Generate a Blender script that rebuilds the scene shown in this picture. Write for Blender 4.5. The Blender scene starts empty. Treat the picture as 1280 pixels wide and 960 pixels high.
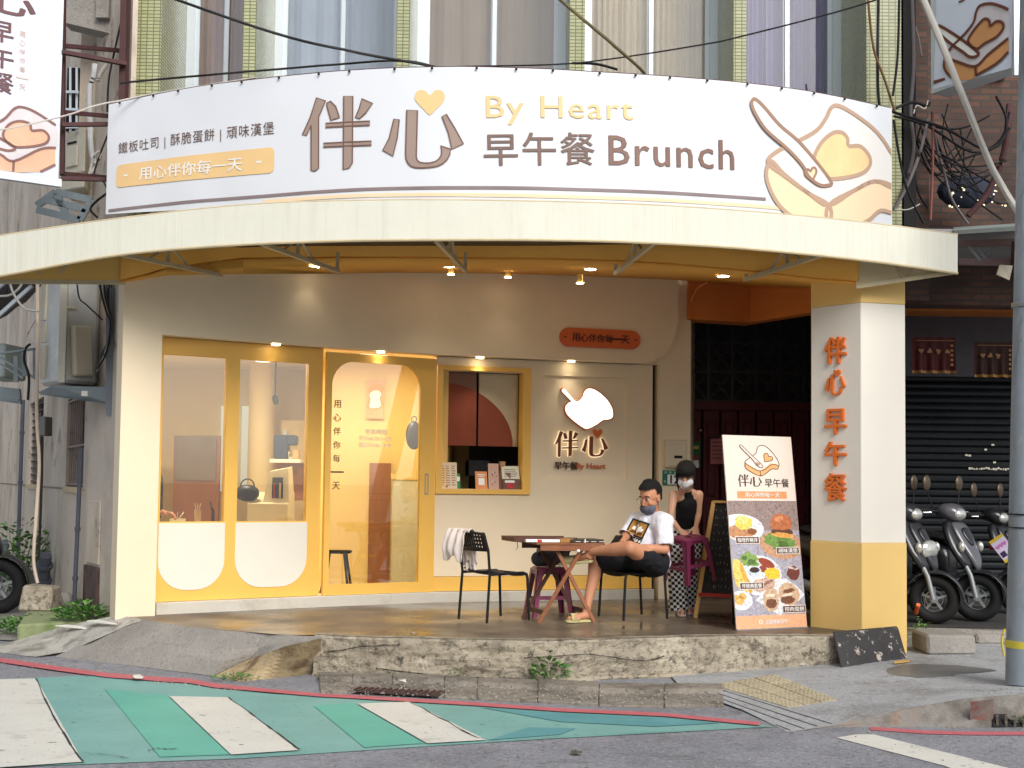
import bpy, bmesh, math, random
from mathutils import Vector, Matrix
from mathutils.bvhtree import BVHTree
random.seed(7)
SC = bpy.context.scene
COL = SC.collection
V = Vector
R = math.radians

# ---------------------------------------------------------------- camera
F_PX, CX, CY, CAM_H = 1600.0, 640.0, 520.0, 1.55
_p, _r = R(3.0), .012
_f = V((0, math.cos(_p), math.sin(_p))); _u0 = V((0, -math.sin(_p), math.cos(_p))); _r0 = V((1, 0, 0))
_R = _r0*math.cos(_r)+_u0*math.sin(_r); _U = -_r0*math.sin(_r)+_u0*math.cos(_r)
cd = bpy.data.cameras.new('camera'); cam = bpy.data.objects.new('camera', cd); COL.objects.link(cam)
cd.sensor_width = 36; cd.lens = 36*F_PX/1280; cd.shift_y = 40/1280; cd.clip_start = .05; cd.clip_end = 2000
cam.matrix_world = Matrix(((_R.x, _U.x, -_f.x, 0), (_R.y, _U.y, -_f.y, 0), (_R.z, _U.z, -_f.z, CAM_H), (0, 0, 0, 1)))
SC.camera = cam
EYE = V((0, 0, CAM_H))

# ---------------------------------------------------------------- light
W = bpy.data.worlds.new('World'); SC.world = W; W.use_nodes = True
wn = W.node_tree; wn.nodes.clear()
SUN_EL, SUN_AZ = R(36), R(155)          # behind the camera, a little to the left
sky = wn.nodes.new('ShaderNodeTexSky'); sky.sky_type = 'NISHITA'; sky.sun_disc = False
sky.sun_elevation = SUN_EL; sky.sun_rotation = SUN_AZ; sky.air_density = 1.0; sky.dust_density = 2.0; sky.ozone_density = 1.0
bgn = wn.nodes.new('ShaderNodeBackground'); bgn.inputs['Strength'].default_value = .125
wo = wn.nodes.new('ShaderNodeOutputWorld')
hs = wn.nodes.new('ShaderNodeHueSaturation'); hs.inputs['Saturation'].default_value = .4; wn.links.new(sky.outputs[0], hs.inputs['Color']); wn.links.new(hs.outputs[0], bgn.inputs[0]); wn.links.new(bgn.outputs[0], wo.inputs[0])
sl = bpy.data.lights.new('sun', 'SUN'); sl.energy = 1.9; sl.angle = R(32); sl.color = (1, .975, .94)
so = bpy.data.objects.new('sun', sl); COL.objects.link(so)
sd = V((math.sin(SUN_AZ)*math.cos(SUN_EL), math.cos(SUN_AZ)*math.cos(SUN_EL), math.sin(SUN_EL)))
so.rotation_euler = sd.to_track_quat('Z', 'Y').to_euler()
SC.view_settings.view_transform = 'Standard'; SC.view_settings.look = 'None'
SC.view_settings.exposure = 0.38; SC.view_settings.gamma = 1

# ---------------------------------------------------------------- measuring helpers
def ray(u, v): return _f+_R*((u-CX)/F_PX)-_U*((v-CY)/F_PX)
def G(u, v, z=0.0):                     # where that sight line meets level z
    d = ray(u, v); t = (z-CAM_H)/d.z; return V((d.x*t, d.y*t, z))
def P(u, v, Y):                         # where it meets the vertical plane y = Y
    d = ray(u, v); t = Y/d.y; return EYE+d*t

class Surf:                             # upright sheet over a plan polyline: (s along, z up, out towards the street)
    def __init__(self, pts):
        self.p = [V((a[0], a[1])) for a in pts]
        self.s = [0.0]
        for a, b in zip(self.p, self.p[1:]): self.s.append(self.s[-1]+(b-a).length)
        self.L = self.s[-1]
    def plan(self, s):
        i = 0
        while i < len(self.p)-2 and s > self.s[i+1]: i += 1
        a, b = self.p[i], self.p[i+1]; d = (b-a).normalized()
        return a+d*(s-self.s[i]), V((d.y, -d.x))
    def pt(self, s, z, out=0.0):
        q, n = self.plan(s); q = q+n*out; return V((q.x, q.y, z))
    def hit(self, u, v):
        d = ray(u, v); best = None
        for i, (a, b) in enumerate(zip(self.p, self.p[1:])):
            e = b-a; den = d.x*e.y-d.y*e.x
            if abs(den) < 1e-9: continue
            t = (a.x*e.y-a.y*e.x)/den
            k = ((V((d.x, d.y))*t-a).dot(e))/e.length_squared
            lo = -9 if i == 0 else -1e-6; hi = 9 if i == len(self.p)-2 else 1+1e-6
            if t > 0 and lo <= k <= hi:
                ex = max(0, -k, k-1)
                if best is None or ex < best[0]: best = (ex, self.s[i]+k*e.length, CAM_H+d.z*t)
        return best[1], best[2]
    def off(self, o):                   # parallel sheet
        n = Surf.__new__(Surf); q = []
        for i, a in enumerate(self.p):
            ds = []
            if i > 0: ds.append((a-self.p[i-1]).normalized())
            if i < len(self.p)-1: ds.append((self.p[i+1]-a).normalized())
            d = sum(ds, V((0, 0))).normalized(); k = o/max(.3, V((ds[0].y, -ds[0].x)).dot(V((d.y, -d.x))))
            q.append(a+V((d.y, -d.x))*k)
        n.__init__(q); return n

class Plane:                            # any flat sheet: origin, unit along, unit up
    def __init__(self, o, a, b):
        self.o = V(o); self.a = V(a).normalized(); self.b = (V(b)-self.a*self.a.dot(V(b))).normalized(); self.n = self.a.cross(self.b)
        self.L = 1e9; self.s = [0, 1e9]; self.p = [0, 0]
        if self.n.dot(EYE-self.o) < 0: self.n = -self.n
    def pt(self, s, z, out=0.0): return self.o+self.a*s+self.b*z+self.n*out
    def hit(self, u, v):
        d = ray(u, v); t = (self.o-EYE).dot(self.n)/d.dot(self.n); q = EYE+d*t-self.o
        return q.dot(self.a), q.dot(self.b)

# ---------------------------------------------------------------- materials
def lin(c):
    c = c/255.0; return c/12.92 if c <= .04045 else ((c+.055)/1.055)**2.4
def rgb(c): return (lin(c[0]), lin(c[1]), lin(c[2]), 1)
_M = {}
def mat(name, col, rough=.6, var=.12, scale=3.0, bump=.15, bscale=60, metal=0.0, stain=None, spec=.4, emit=None, vec='Object', stretch=None, coat=0.0, rvar=0.0):
    if name in _M: return _M[name]
    m = bpy.data.materials.new(name); m.use_nodes = True; t = m.node_tree; n = t.nodes; L = t.links.new
    b = n['Principled BSDF']; b.inputs['Roughness'].default_value = rough; b.inputs['Metallic'].default_value = metal
    b.inputs['Specular IOR Level'].default_value = spec; b.inputs['Coat Weight'].default_value = coat
    tc = n.new('ShaderNodeTexCoord'); src = tc.outputs['Object']
    if vec == 'World':
        g = n.new('ShaderNodeNewGeometry'); src = g.outputs['Position']
    if stretch:
        mp = n.new('ShaderNodeMapping'); mp.inputs['Scale'].default_value = stretch; L(src, mp.inputs[0]); ssrc = mp.outputs[0]
    else: ssrc = src
    nz = n.new('ShaderNodeTexNoise'); nz.inputs['Scale'].default_value = scale; nz.inputs['Detail'].default_value = 6; nz.inputs['Roughness'].default_value = .65
    L(ssrc, nz.inputs['Vector'])
    c = rgb(col)
    mx = n.new('ShaderNodeMix'); mx.data_type = 'RGBA'
    mr = n.new('ShaderNodeMapRange'); mr.inputs[1].default_value = .3; mr.inputs[2].default_value = .7; L(nz.outputs[0], mr.inputs[0]); L(mr.outputs[0], mx.inputs[0])
    mx.inputs[6].default_value = (c[0]*(1-var), c[1]*(1-var), c[2]*(1-var), 1)
    mx.inputs[7].default_value = (min(1, c[0]*(1+var)), min(1, c[1]*(1+var)), min(1, c[2]*(1+var)), 1)
    out = mx.outputs[2]
    for st in (stain or []):            # (colour, scale, threshold, softness, strength, stretch)
        n2 = n.new('ShaderNodeTexNoise'); n2.inputs['Scale'].default_value = st[1]; n2.inputs['Detail'].default_value = 9; n2.inputs['Roughness'].default_value = .7
        mp = n.new('ShaderNodeMapping'); mp.inputs['Scale'].default_value = st[5] if len(st) > 5 else (1, 1, 1); mp.inputs['Location'].default_value = (st[1], 3*st[2], 7.3)
        L(src, mp.inputs[0]); L(mp.outputs[0], n2.inputs['Vector'])
        r2 = n.new('ShaderNodeMapRange'); r2.inputs[1].default_value = st[2]; r2.inputs[2].default_value = st[2]+st[3]; r2.inputs[4].default_value = st[4]
        L(n2.outputs[0], r2.inputs[0])
        m2 = n.new('ShaderNodeMix'); m2.data_type = 'RGBA'; L(r2.outputs[0], m2.inputs[0]); L(out, m2.inputs[6]); m2.inputs[7].default_value = rgb(st[0]); out = m2.outputs[2]
    L(out, b.inputs['Base Color'])
    if rvar:
        rr = n.new('ShaderNodeMapRange'); rr.inputs[1].default_value = .35; rr.inputs[2].default_value = .65; rr.inputs[3].default_value = rough; rr.inputs[4].default_value = min(1, rough+rvar)
        n3 = n.new('ShaderNodeTexNoise'); n3.inputs['Scale'].default_value = scale*.7; n3.inputs['Detail'].default_value = 5; L(ssrc, n3.inputs['Vector']); L(n3.outputs[0], rr.inputs[0]); L(rr.outputs[0], b.inputs['Roughness'])
    if bump:
        nb = n.new('ShaderNodeTexNoise'); nb.inputs['Scale'].default_value = bscale; nb.inputs['Detail'].default_value = 4; L(src, nb.inputs['Vector'])
        bp = n.new('ShaderNodeBump'); bp.inputs['Strength'].default_value = bump; bp.inputs['Distance'].default_value = .01; L(nb.outputs[0], bp.inputs['Height']); L(bp.outputs[0], b.inputs['Normal'])
    if emit: b.inputs['Emission Color'].default_value = rgb(col); b.inputs['Emission Strength'].default_value = emit
    _M[name] = m; return m

def brickmat(name, c1, c2, mortar, w, h, ms, offset=.5, rough=.6, bump=.4, stain=None):
    m = bpy.data.materials.new(name); m.use_nodes = True; t = m.node_tree; n = t.nodes; L = t.links.new; b = n['Principled BSDF']
    g = n.new('ShaderNodeNewGeometry'); sp = n.new('ShaderNodeSeparateXYZ'); L(g.outputs['Position'], sp.inputs[0])
    ad = n.new('ShaderNodeMath'); L(sp.outputs[0], ad.inputs[0]); L(sp.outputs[1], ad.inputs[1])
    cb = n.new('ShaderNodeCombineXYZ'); L(ad.outputs[0], cb.inputs[0]); L(sp.outputs[2], cb.inputs[1])
    bt = n.new('ShaderNodeTexBrick'); L(cb.outputs[0], bt.inputs['Vector']); bt.offset = offset
    for k, v in (('Color1', rgb(c1)), ('Color2', rgb(c2)), ('Mortar', rgb(mortar)), ('Scale', 1.0), ('Mortar Size', ms), ('Brick Width', w), ('Row Height', h), ('Bias', 0.0)): bt.inputs[k].default_value = v
    nz = n.new('ShaderNodeTexNoise'); nz.inputs['Scale'].default_value = 1.7; nz.inputs['Detail'].default_value = 7; L(g.outputs['Position'], nz.inputs['Vector'])
    mr = n.new('ShaderNodeMapRange'); mr.inputs[1].default_value = .38; mr.inputs[2].default_value = .7; mr.inputs[4].default_value = .7 if stain else .2; L(nz.outputs[0], mr.inputs[0])
    mx = n.new('ShaderNodeMix'); mx.data_type = 'RGBA'; L(mr.outputs[0], mx.inputs[0]); L(bt.outputs[0], mx.inputs[6]); mx.inputs[7].default_value = rgb(stain or mortar)
    L(mx.outputs[2], b.inputs['Base Color']); b.inputs['Roughness'].default_value = rough
    bp = n.new('ShaderNodeBump'); bp.inputs['Strength'].default_value = bump; bp.inputs['Distance'].default_value = .01; bp.invert = True; L(bt.outputs[1], bp.inputs['Height']); L(bp.outputs[0], b.inputs['Normal'])
    _M[name] = m; return m

def glassmat(name, tint=(235, 240, 238), refl=.09):
    m = bpy.data.materials.new(name); m.use_nodes = True; t = m.node_tree; n = t.nodes; L = t.links.new; n.clear()
    o = n.new('ShaderNodeOutputMaterial'); tr = n.new('ShaderNodeBsdfTransparent'); tr.inputs[0].default_value = rgb(tint)
    gl = n.new('ShaderNodeBsdfGlossy'); gl.inputs['Roughness'].default_value = .01; mx = n.new('ShaderNodeMixShader')
    lw = n.new('ShaderNodeLayerWeight'); lw.inputs[0].default_value = .35
    mr = n.new('ShaderNodeMapRange'); mr.inputs[3].default_value = refl; mr.inputs[4].default_value = .9; L(lw.outputs['Fresnel'], mr.inputs[0])
    L(mr.outputs[0], mx.inputs[0]); L(tr.outputs[0], mx.inputs[1]); L(gl.outputs[0], mx.inputs[2]); L(mx.outputs[0], o.inputs[0])
    _M[name] = m; return m

def emimat(name, col, s):
    m = bpy.data.materials.new(name); m.use_nodes = True; n = m.node_tree.nodes; n.clear()
    o = n.new('ShaderNodeOutputMaterial'); e = n.new('ShaderNodeEmission'); e.inputs[0].default_value = rgb(col); e.inputs[1].default_value = s
    m.node_tree.links.new(e.outputs[0], o.inputs[0]); _M[name] = m; return m

# ---------------------------------------------------------------- object helpers
def tag(o, label=None, cat=None, group=None, kind=None):
    if label: o['label'] = label
    if cat: o['category'] = cat
    if group: o['group'] = group
    if kind: o['kind'] = kind
    return o
def thing(name, label, cat, loc=(0, 0, 0), rz=0, group=None):
    o = bpy.data.objects.new(name, None); o.empty_display_size = .1; COL.objects.link(o); o.location = loc; o.rotation_euler = (0, 0, rz)
    return tag(o, label, cat, group)
def wloc(o):
    v = V((0, 0, 0))
    while o: v += V(o.location); o = o.parent
    return v
class MB:
    def __init__(self): self.b = bmesh.new()
    def face(self, pts):
        return self.b.faces.new([self.b.verts.new(V(p)) for p in pts])
    def hexa(self, q):                  # 8 corners: bottom 4, top 4
        v = [self.b.verts.new(V(p)) for p in q]
        for f in ((3, 2, 1, 0), (4, 5, 6, 7), (0, 1, 5, 4), (1, 2, 6, 5), (2, 3, 7, 6), (3, 0, 4, 7)): self.b.faces.new([v[i] for i in f])
        return self
    def box(self, c, s, rz=0, rot=None):
        M = Matrix.Rotation(rz, 3, 'Z') if rot is None else rot
        q = [V(c)+M@V((x*s[0]/2, y*s[1]/2, z*s[2]/2)) for z in (-1, 1) for x, y in ((-1, -1), (1, -1), (1, 1), (-1, 1))]
        return self.hexa(q)
    def bar(self, a, b, w, h=None, up=(0, 0, 1)):
        a, b = V(a), V(b); h = h or w; d = (b-a).normalized(); up = V(up)
        if abs(d.dot(up)) > .98: up = V((0, 1, 0))
        s = d.cross(up).normalized(); t = s.cross(d)
        q = [p+s*x*w/2+t*y*h/2 for p in (a, b) for x, y in ((-1, -1), (1, -1), (1, 1), (-1, 1))]
        return self.hexa(q)
    def ring(self, c, ax, r, n, up=None, r2=None):
        ax = V(ax).normalized(); up = V(up or (0, 0, 1))
        if abs(ax.dot(up)) > .95: up = V((1, 0, 0)) if abs(ax.x) < .9 else V((0, 1, 0))
        s = ax.cross(up).normalized(); t = s.cross(ax); r2 = r2 or r
        return [self.b.verts.new(V(c)+s*math.cos(2*math.pi*k/n)*r+t*math.sin(2*math.pi*k/n)*r2) for k in range(n)]
    def bridge(self, A, B):
        n = len(A)
        for k in range(n): self.b.faces.new((A[k], A[(k+1) % n], B[(k+1) % n], B[k]))
    def tube(self, pts, r, n=8, caps=True, up=None):
        pts = [V(p) for p in pts]; rs = r if isinstance(r, (list, tuple)) else [r]*len(pts); prev = None
        for i, p in enumerate(pts):
            d = (pts[min(i+1, len(pts)-1)]-pts[max(i-1, 0)])
            R_ = self.ring(p, d, rs[i], n, up)
            if prev: self.bridge(prev, R_)
            elif caps: self.b.faces.new(R_)
            prev = R_
        if caps: self.b.faces.new(list(reversed(prev)))
        return self
    def cyl(self, a, b, r, n=16, r2=None): return self.tube([a, b], [r, r if r2 is None else r2], n)
    def lathe(self, c, prof, n=24, ax=(0, 0, 1)):
        ax = V(ax).normalized(); prev = None
        for (r, h) in prof:
            R_ = self.ring(V(c)+ax*h, ax, max(r, .0005), n)
            if prev: self.bridge(prev, R_)
            else: self.b.faces.new(R_)
            prev = R_
        self.b.faces.new(list(reversed(prev))); return self
    def sphere(self, c, r, u=16, v=10, rot=None):
        r = r if isinstance(r, (tuple, list)) else (r, r, r)
        M = Matrix.Translation(V(c)) @ ((rot.to_4x4()) if rot else Matrix()) @ Matrix.Diagonal((r[0], r[1], r[2], 1))
        q = []
        for j in range(v+1):
            a = math.pi*j/v; rr = max(math.sin(a), 1e-3); q.append([self.b.verts.new(M @ V((rr*math.cos(2*math.pi*i/u), rr*math.sin(2*math.pi*i/u), math.cos(a)))) for i in range(u)])
        for a, b in zip(q, q[1:]): self.bridge(a, b)
        self.b.faces.new(q[0]); self.b.faces.new(list(reversed(q[-1]))); return self
    def torus(self, c, ax, Rr, r, n=32, k=10):
        ax = V(ax).normalized(); up = V((0, 0, 1)) if abs(ax.z) < .9 else V((1, 0, 0)); s = ax.cross(up).normalized(); t = s.cross(ax); rings = []
        for i in range(n):
            a = 2*math.pi*i/n; d = s*math.cos(a)+t*math.sin(a)
            rings.append([self.b.verts.new(V(c)+d*(Rr+r*math.cos(2*math.pi*j/k))+ax*r*math.sin(2*math.pi*j/k)) for j in range(k)])
        for i in range(n): self.bridge(rings[i], rings[(i+1) % n])
        return self
    def prism(self, poly, vec):
        vec = V(vec); a = [self.b.verts.new(V(p)) for p in poly]; b = [self.b.verts.new(V(p)+vec) for p in poly]; n = len(a)
        self.b.faces.new(a); self.b.faces.new(list(reversed(b)))
        for k in range(n): self.b.faces.new((a[k], b[k], b[(k+1) % n], a[(k+1) % n]))
        return self
    def panel(self, sf, s0, s1, z0, z1, out, th, step=.12):      # slab that follows a sheet; z0, z1 may be functions of s
        n = max(1, int(abs(s1-s0)/step)) if len(sf.p) > 2 else 1; prev = None
        if callable(z0) or callable(z1): n = max(n, int(abs(s1-s0)/step))
        ss = [s0+(s1-s0)*i/n for i in range(n+1)]
        ss = sorted(set(ss+[q for q in sf.s if s0 < q < s1]))
        for s in ss:
            a = z0(s) if callable(z0) else z0; b = z1(s) if callable(z1) else z1
            q = [self.b.verts.new(p) for p in (sf.pt(s, a, out), sf.pt(s, b, out), sf.pt(s, b, out-th), sf.pt(s, a, out-th))]
            if prev: self.bridge(prev, q)
            else: self.b.faces.new(q)
            prev = q
        self.b.faces.new(list(reversed(prev))); return self
    def grid(self, rows, closed=False):
        vs = [[self.b.verts.new(V(p)) for p in r] for r in rows]
        for a, b in zip(vs, vs[1:]):
            m = len(a)
            for k in range(m if closed else m-1): self.b.faces.new((a[k], a[(k+1) % m], b[(k+1) % m], b[k]))
        return vs
    def build(self, name, m, parent=None, smooth=None, bevel=0, sub=0, solid=0, tagv=None, org=None, kind=None):
        b = self.b; bmesh.ops.recalc_face_normals(b, faces=b.faces[:])
        if bevel: bmesh.ops.bevel(b, geom=[e for e in b.edges if len(e.link_faces) == 2 and e.calc_face_angle(0) > .5], offset=bevel, segments=1, affect='EDGES', clamp_overlap=True)
        if org is None and parent is None:
            vs = [v.co for v in b.verts]
            org = V(((min(v.x for v in vs)+max(v.x for v in vs))/2, (min(v.y for v in vs)+max(v.y for v in vs))/2, min(v.z for v in vs)))
        off = V(org) if org is not None and parent is None else wloc(parent)
        bmesh.ops.translate(b, verts=b.verts[:], vec=-off)
        me = bpy.data.meshes.new(name); b.to_mesh(me); b.free()
        o = bpy.data.objects.new(name, me); COL.objects.link(o)
        if parent is None: o.location = off
        else: o.parent = parent
        if m is not None: me.materials.append(m)
        if smooth: 
            for p in me.polygons: p.use_smooth = True
            try: me.set_sharp_from_angle(angle=R(smooth if smooth > 1 else 40))
            except Exception: pass
        if sub:
            md = o.modifiers.new('s', 'SUBSURF'); md.levels = sub; md.render_levels = sub
        if solid:
            md = o.modifiers.new('t', 'SOLIDIFY'); md.thickness = solid
        if kind: o['kind'] = kind
        if tagv: tag(o, *tagv)
        return o
def struct(o): o['kind'] = 'structure'; return o
def copy_tree(o, parent=None):
    c = o.copy(); COL.objects.link(c)
    if parent: c.parent = parent
    for ch in list(o.children): copy_tree(ch, c)
    return c

# ---------------------------------------------------------------- lettering and print
_tc = {}; SPACING = [1.0]
def glyphs(txt, off=0.0, ext=0.0):
    k = (txt, off, ext, SPACING[0])
    if k in _tc: return _tc[k]
    cu = bpy.data.curves.new('t', 'FONT'); cu.body = txt; cu.size = 1; cu.offset = off; cu.resolution_u = 2; cu.extrude = ext; cu.space_character = SPACING[0]
    ob = bpy.data.objects.new('t', cu); COL.objects.link(ob); dg = bpy.context.evaluated_depsgraph_get(); dg.update()
    me = bpy.data.meshes.new_from_object(ob.evaluated_get(dg))
    vs = [v.co.copy() for v in me.vertices]; fs = [tuple(p.vertices) for p in me.polygons]
    bpy.data.objects.remove(ob); bpy.data.curves.remove(cu); bpy.data.meshes.remove(me)
    x0 = min(v.x for v in vs); x1 = max(v.x for v in vs); y0 = min(v.y for v in vs); y1 = max(v.y for v in vs)
    vs = [V((v.x-(x0+x1)/2, v.y-(y0+y1)/2, v.z)) for v in vs]
    _tc[k] = (vs, fs, x1-x0, y1-y0); return _tc[k]
def lay(mb, verts2, faces, sf, out, cut=.12, clip=None):   # flat art (s, z) laid on a sheet, cut so that it can follow its curve
    t = bmesh.new(); vv = [t.verts.new((a, b, c)) for a, b, c in verts2]
    for f in faces:
        try: t.faces.new([vv[i] for i in f])
        except ValueError: pass
    if clip is not None:
        bmesh.ops.bisect_plane(t, geom=t.verts[:]+t.edges[:]+t.faces[:], plane_co=(clip, 0, 0), plane_no=(1, 0, 0), clear_outer=True)
    if len(sf.p) > 2 and t.verts:
        lo = min(v.co.x for v in t.verts); hi = max(v.co.x for v in t.verts); x = lo+cut
        while x < hi:
            bmesh.ops.bisect_plane(t, geom=t.verts[:]+t.edges[:]+t.faces[:], plane_co=(x, 0, 0), plane_no=(1, 0, 0)); x += cut
    ix = {}
    for v in t.verts: ix[v] = mb.b.verts.new(sf.pt(v.co.x, v.co.y, out+v.co.z))
    for f in t.faces:
        try: mb.b.faces.new([ix[v] for v in f.verts])
        except ValueError: pass
    t.free()
def text(mb, txt, sf, s, z, w=None, h=None, bold=0.0, ext=0.0, out=.004, rot=0, clip=None):
    if bold:                             # heavier strokes: the same glyph set side by side, each copy a hair proud of the last
        for k, (dx, dy) in enumerate(((-1, 0), (1, 0), (0, .55), (0, -.55), (.5, .3), (-.5, -.3), (0, 0))):
            vs, fs, tw, th = glyphs(txt, 0, 0); kx = (w/tw) if w else h/th; q = bold*kx*.75
            text(mb, txt, sf, s+dx*q, z+dy*q, w, h, 0, (ext+.0004*k) if ext else 0, out if ext else out+.0004*k, rot, clip)
        return mb
    vs, fs, tw, th = glyphs(txt, bold, 0.0)
    kx = (w/tw) if w else h/th; ky = (h/th) if h else kx
    c, sn = math.cos(rot), math.sin(rot)
    q = [(s+v.x*kx*c-v.y*ky*sn, z+v.x*kx*sn+v.y*ky*c, 0) for v in vs]
    if ext:
        n = len(q); t = bmesh.new(); vv = [t.verts.new((a, b, 0)) for a, b, c_ in q]
        for f in fs:
            try: t.faces.new([vv[i] for i in f])
            except ValueError: pass
        r = bmesh.ops.extrude_face_region(t, geom=t.faces[:])
        bmesh.ops.translate(t, verts=[e for e in r['geom'] if isinstance(e, bmesh.types.BMVert)], vec=(0, 0, ext))
        t.verts.index_update(); q = [tuple(v.co) for v in t.verts]; fs = [tuple(v.index for v in f.verts) for f in t.faces]; t.free()
    lay(mb, q, fs, sf, out, clip=clip)
    return mb
def smooth_poly(pts, k=5, closed=True):
    n = len(pts); o = []
    rng = range(n) if closed else range(n-1)
    for i in rng:
        if closed: a, b, c, d = pts[i-1], pts[i], pts[(i+1) % n], pts[(i+2) % n]
        else: a, b, c, d = pts[max(i-1, 0)], pts[i], pts[i+1], pts[min(i+2, n-1)]
        for j in range(k):
            t = j/k; o.append(tuple(.5*((2*b[m])+(-a[m]+c[m])*t+(2*a[m]-5*b[m]+4*c[m]-d[m])*t*t+(-a[m]+3*b[m]-3*c[m]+d[m])*t**3) for m in (0, 1)))
    if not closed: o.append(tuple(pts[-1][:2]))
    return o
def tess(pts):
    from mathutils.geometry import tessellate_polygon
    return tessellate_polygon([[V((p[0], p[1], 0)) for p in pts]])
def fill(mb, pts, sf, out, clip=None, th=0):
    lay(mb, [(p[0], p[1], 0) for p in pts], tess(pts), sf, out, clip=clip)
def stroke(mb, pts, w, sf, out, closed=False, clip=None):
    n = len(pts); L_, R__ = [], []
    for i in range(n):
        a = V(pts[i-1] if (closed or i > 0) else pts[i]); b = V(pts[(i+1) % n] if (closed or i < n-1) else pts[i]); d = (b-a)
        d = d.normalized() if d.length > 1e-9 else V((1, 0)); nn = V((-d.y, d.x))*w/2; L_.append(V(pts[i])+nn); R__.append(V(pts[i])-nn)
    vs = [(p.x, p.y, 0) for p in L_]+[(p.x, p.y, 0) for p in R__]; fs = []
    for i in range(n if closed else n-1): j = (i+1) % n; fs.append((i, j, n+j, n+i))
    lay(mb, vs, fs, sf, out, clip=clip)
HEART = [(0, .30), (.22, .52), (.5, .5), (.62, .22), (.5, -.05), (.25, -.32), (0, -.58), (-.25, -.32), (-.5, -.05), (-.62, .22), (-.5, .5), (-.22, .52)]
def heart(cx, cy, r, rot=0):
    h = smooth_poly(HEART, 3); c, s = math.cos(rot), math.sin(rot)
    return [(cx+(x*c-y*s)*r, cy+(x*s+y*c)*r) for x, y in h]
# the toast emblem in unit coordinates (x right, y up, about 1 wide)
B_TOP = [(.10, .36), (.17, .46), (.32, .56), (.42, .66), (.46, .80), (.55, .86), (.68, .84), (.84, .68), (.97, .46), (1.0, .30), (.90, .33), (.76, .30), (.64, .20), (.48, .14), (.32, .20)]
B_LEFT = [(.10, .36), (.32, .22), (.48, .14), (.48, .0), (.30, .07), (.12, .20)]
B_RIGHT = [(.48, .14), (.64, .24), (.78, .36), (.92, .34), (1.0, .30), (.95, .20), (.78, .20), (.62, .08), (.48, .0)]
KNIFE = [(.0, .80), (.04, .84), (.30, .56), (.50, .36), (.56, .26), (.50, .23), (.40, .30), (.32, .42), (.26, .50)]
def emblem(sf, place, parent, lw, mats, out=.004, clip=None, prefix='print'):
    mt = lambda q: [place(x, y) for x, y in q]
    a = MB(); fill(a, mt(smooth_poly(B_TOP, 4)), sf, out, clip); fill(a, mt(smooth_poly(KNIFE, 4)), sf, out+.0032, clip); a.build('toast_print', mats[0], parent)
    a = MB(); fill(a, mt(B_LEFT), sf, out+.0008, clip); fill(a, mt(B_RIGHT), sf, out+.0008, clip)
    hb = [(x, y) for x, y in heart(.70, .50, .21, R(-38))]; fill(a, mt(hb), sf, out+.0016, clip)
    fill(a, mt(heart(.43, .33, .07, R(-30))), sf, out+.0048, clip); a.build('toast_crust_print', mats[1], parent)
    a = MB()
    top = smooth_poly(B_TOP, 4); stroke(a, mt(top), lw, sf, out+.0024, True, clip)
    stroke(a, mt(smooth_poly([(.10, .36), (.10, .22), (.28, .08), (.48, 0), (.64, .08), (.80, .20), (.95, .20), (1.0, .30)], 4, False)), lw, sf, out+.0024, False, clip)
    stroke(a, mt([(.48, .14), (.48, 0)]), lw, sf, out+.0028, False, clip)
    stroke(a, mt(hb), lw, sf, out+.0024, True, clip); stroke(a, mt(smooth_poly(KNIFE, 4)), lw, sf, out+.0040, True, clip)
    stroke(a, mt(heart(.43, .33, .07, R(-30))), lw*.7, sf, out+.0056, True, clip)
    a.build('toast_outline', mats[2], parent)

# bold two-character name, drawn stroke by stroke (unit box 205 x 100, y up); the last stroke's dot is the heart
def _q(l): return [((x-176)/290.0*1.0, (640-y)/290.0) for x, y in l]
NAME_STROKES = [_q(l) for l in (
    [(228, 367), (262, 378), (236, 440), (236, 632), (222, 642), (208, 640), (208, 470), (190, 508), (175, 506), (205, 440)],
    [(280, 380), (300, 400), (314, 442), (296, 446), (282, 452), (268, 402), (266, 388)],
    [(398, 371), (438, 388), (412, 425), (388, 446), (374, 440), (388, 408)],
    [(330, 361), (364, 361), (362, 612), (350, 630), (328, 637)],
    [(262, 463), (428, 455), (428, 470), (262, 478)],
    [(254, 538), (434, 530), (434, 545), (254, 552)],
    [(518, 447), (538, 449), (530, 520), (514, 586), (476, 564), (500, 520)],
    [(566, 413), (606, 415), (602, 590), (606, 603), (616, 610), (634, 613), (655, 612), (675, 606), (688, 596), (696, 580), (697, 563), (692, 548), (730, 560), (727, 580), (718, 598), (703, 613), (684, 623), (660, 628), (630, 630), (600, 630), (582, 624), (570, 612), (563, 595), (562, 570)],
    [(698, 437), (714, 429), (745, 480), (778, 540), (735, 560), (722, 500)])]
NAME_HEART = ((652-176)/290.0, (640-383)/290.0)
def name_text(mb, mbh, sf, s, z, h, out, ext=0, clip=None, grow=0):
    # s, z: lower-left; h: height of one character
    for st in NAME_STROKES:
        pts = [(s+x*h, z+y*h) for x, y in st]
        if ext:
            tv = [(a, b, 0) for a, b in pts]+[(a, b, ext) for a, b in pts]; n = len(pts); tt = tess(pts)
            fs = [tuple(f) for f in tt]+[tuple(n+i for i in f) for f in tt]+[(i, (i+1) % n, n+(i+1) % n, n+i) for i in range(n)]
            lay(mb, tv, fs, sf, out, clip=clip)
        else: fill(mb, pts, sf, out, clip)
    if mbh is not None:
        hp = heart(s+NAME_HEART[0]*h, z+NAME_HEART[1]*h, .31*h)
        fill(mbh, hp, sf, out+ext, clip)

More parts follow.
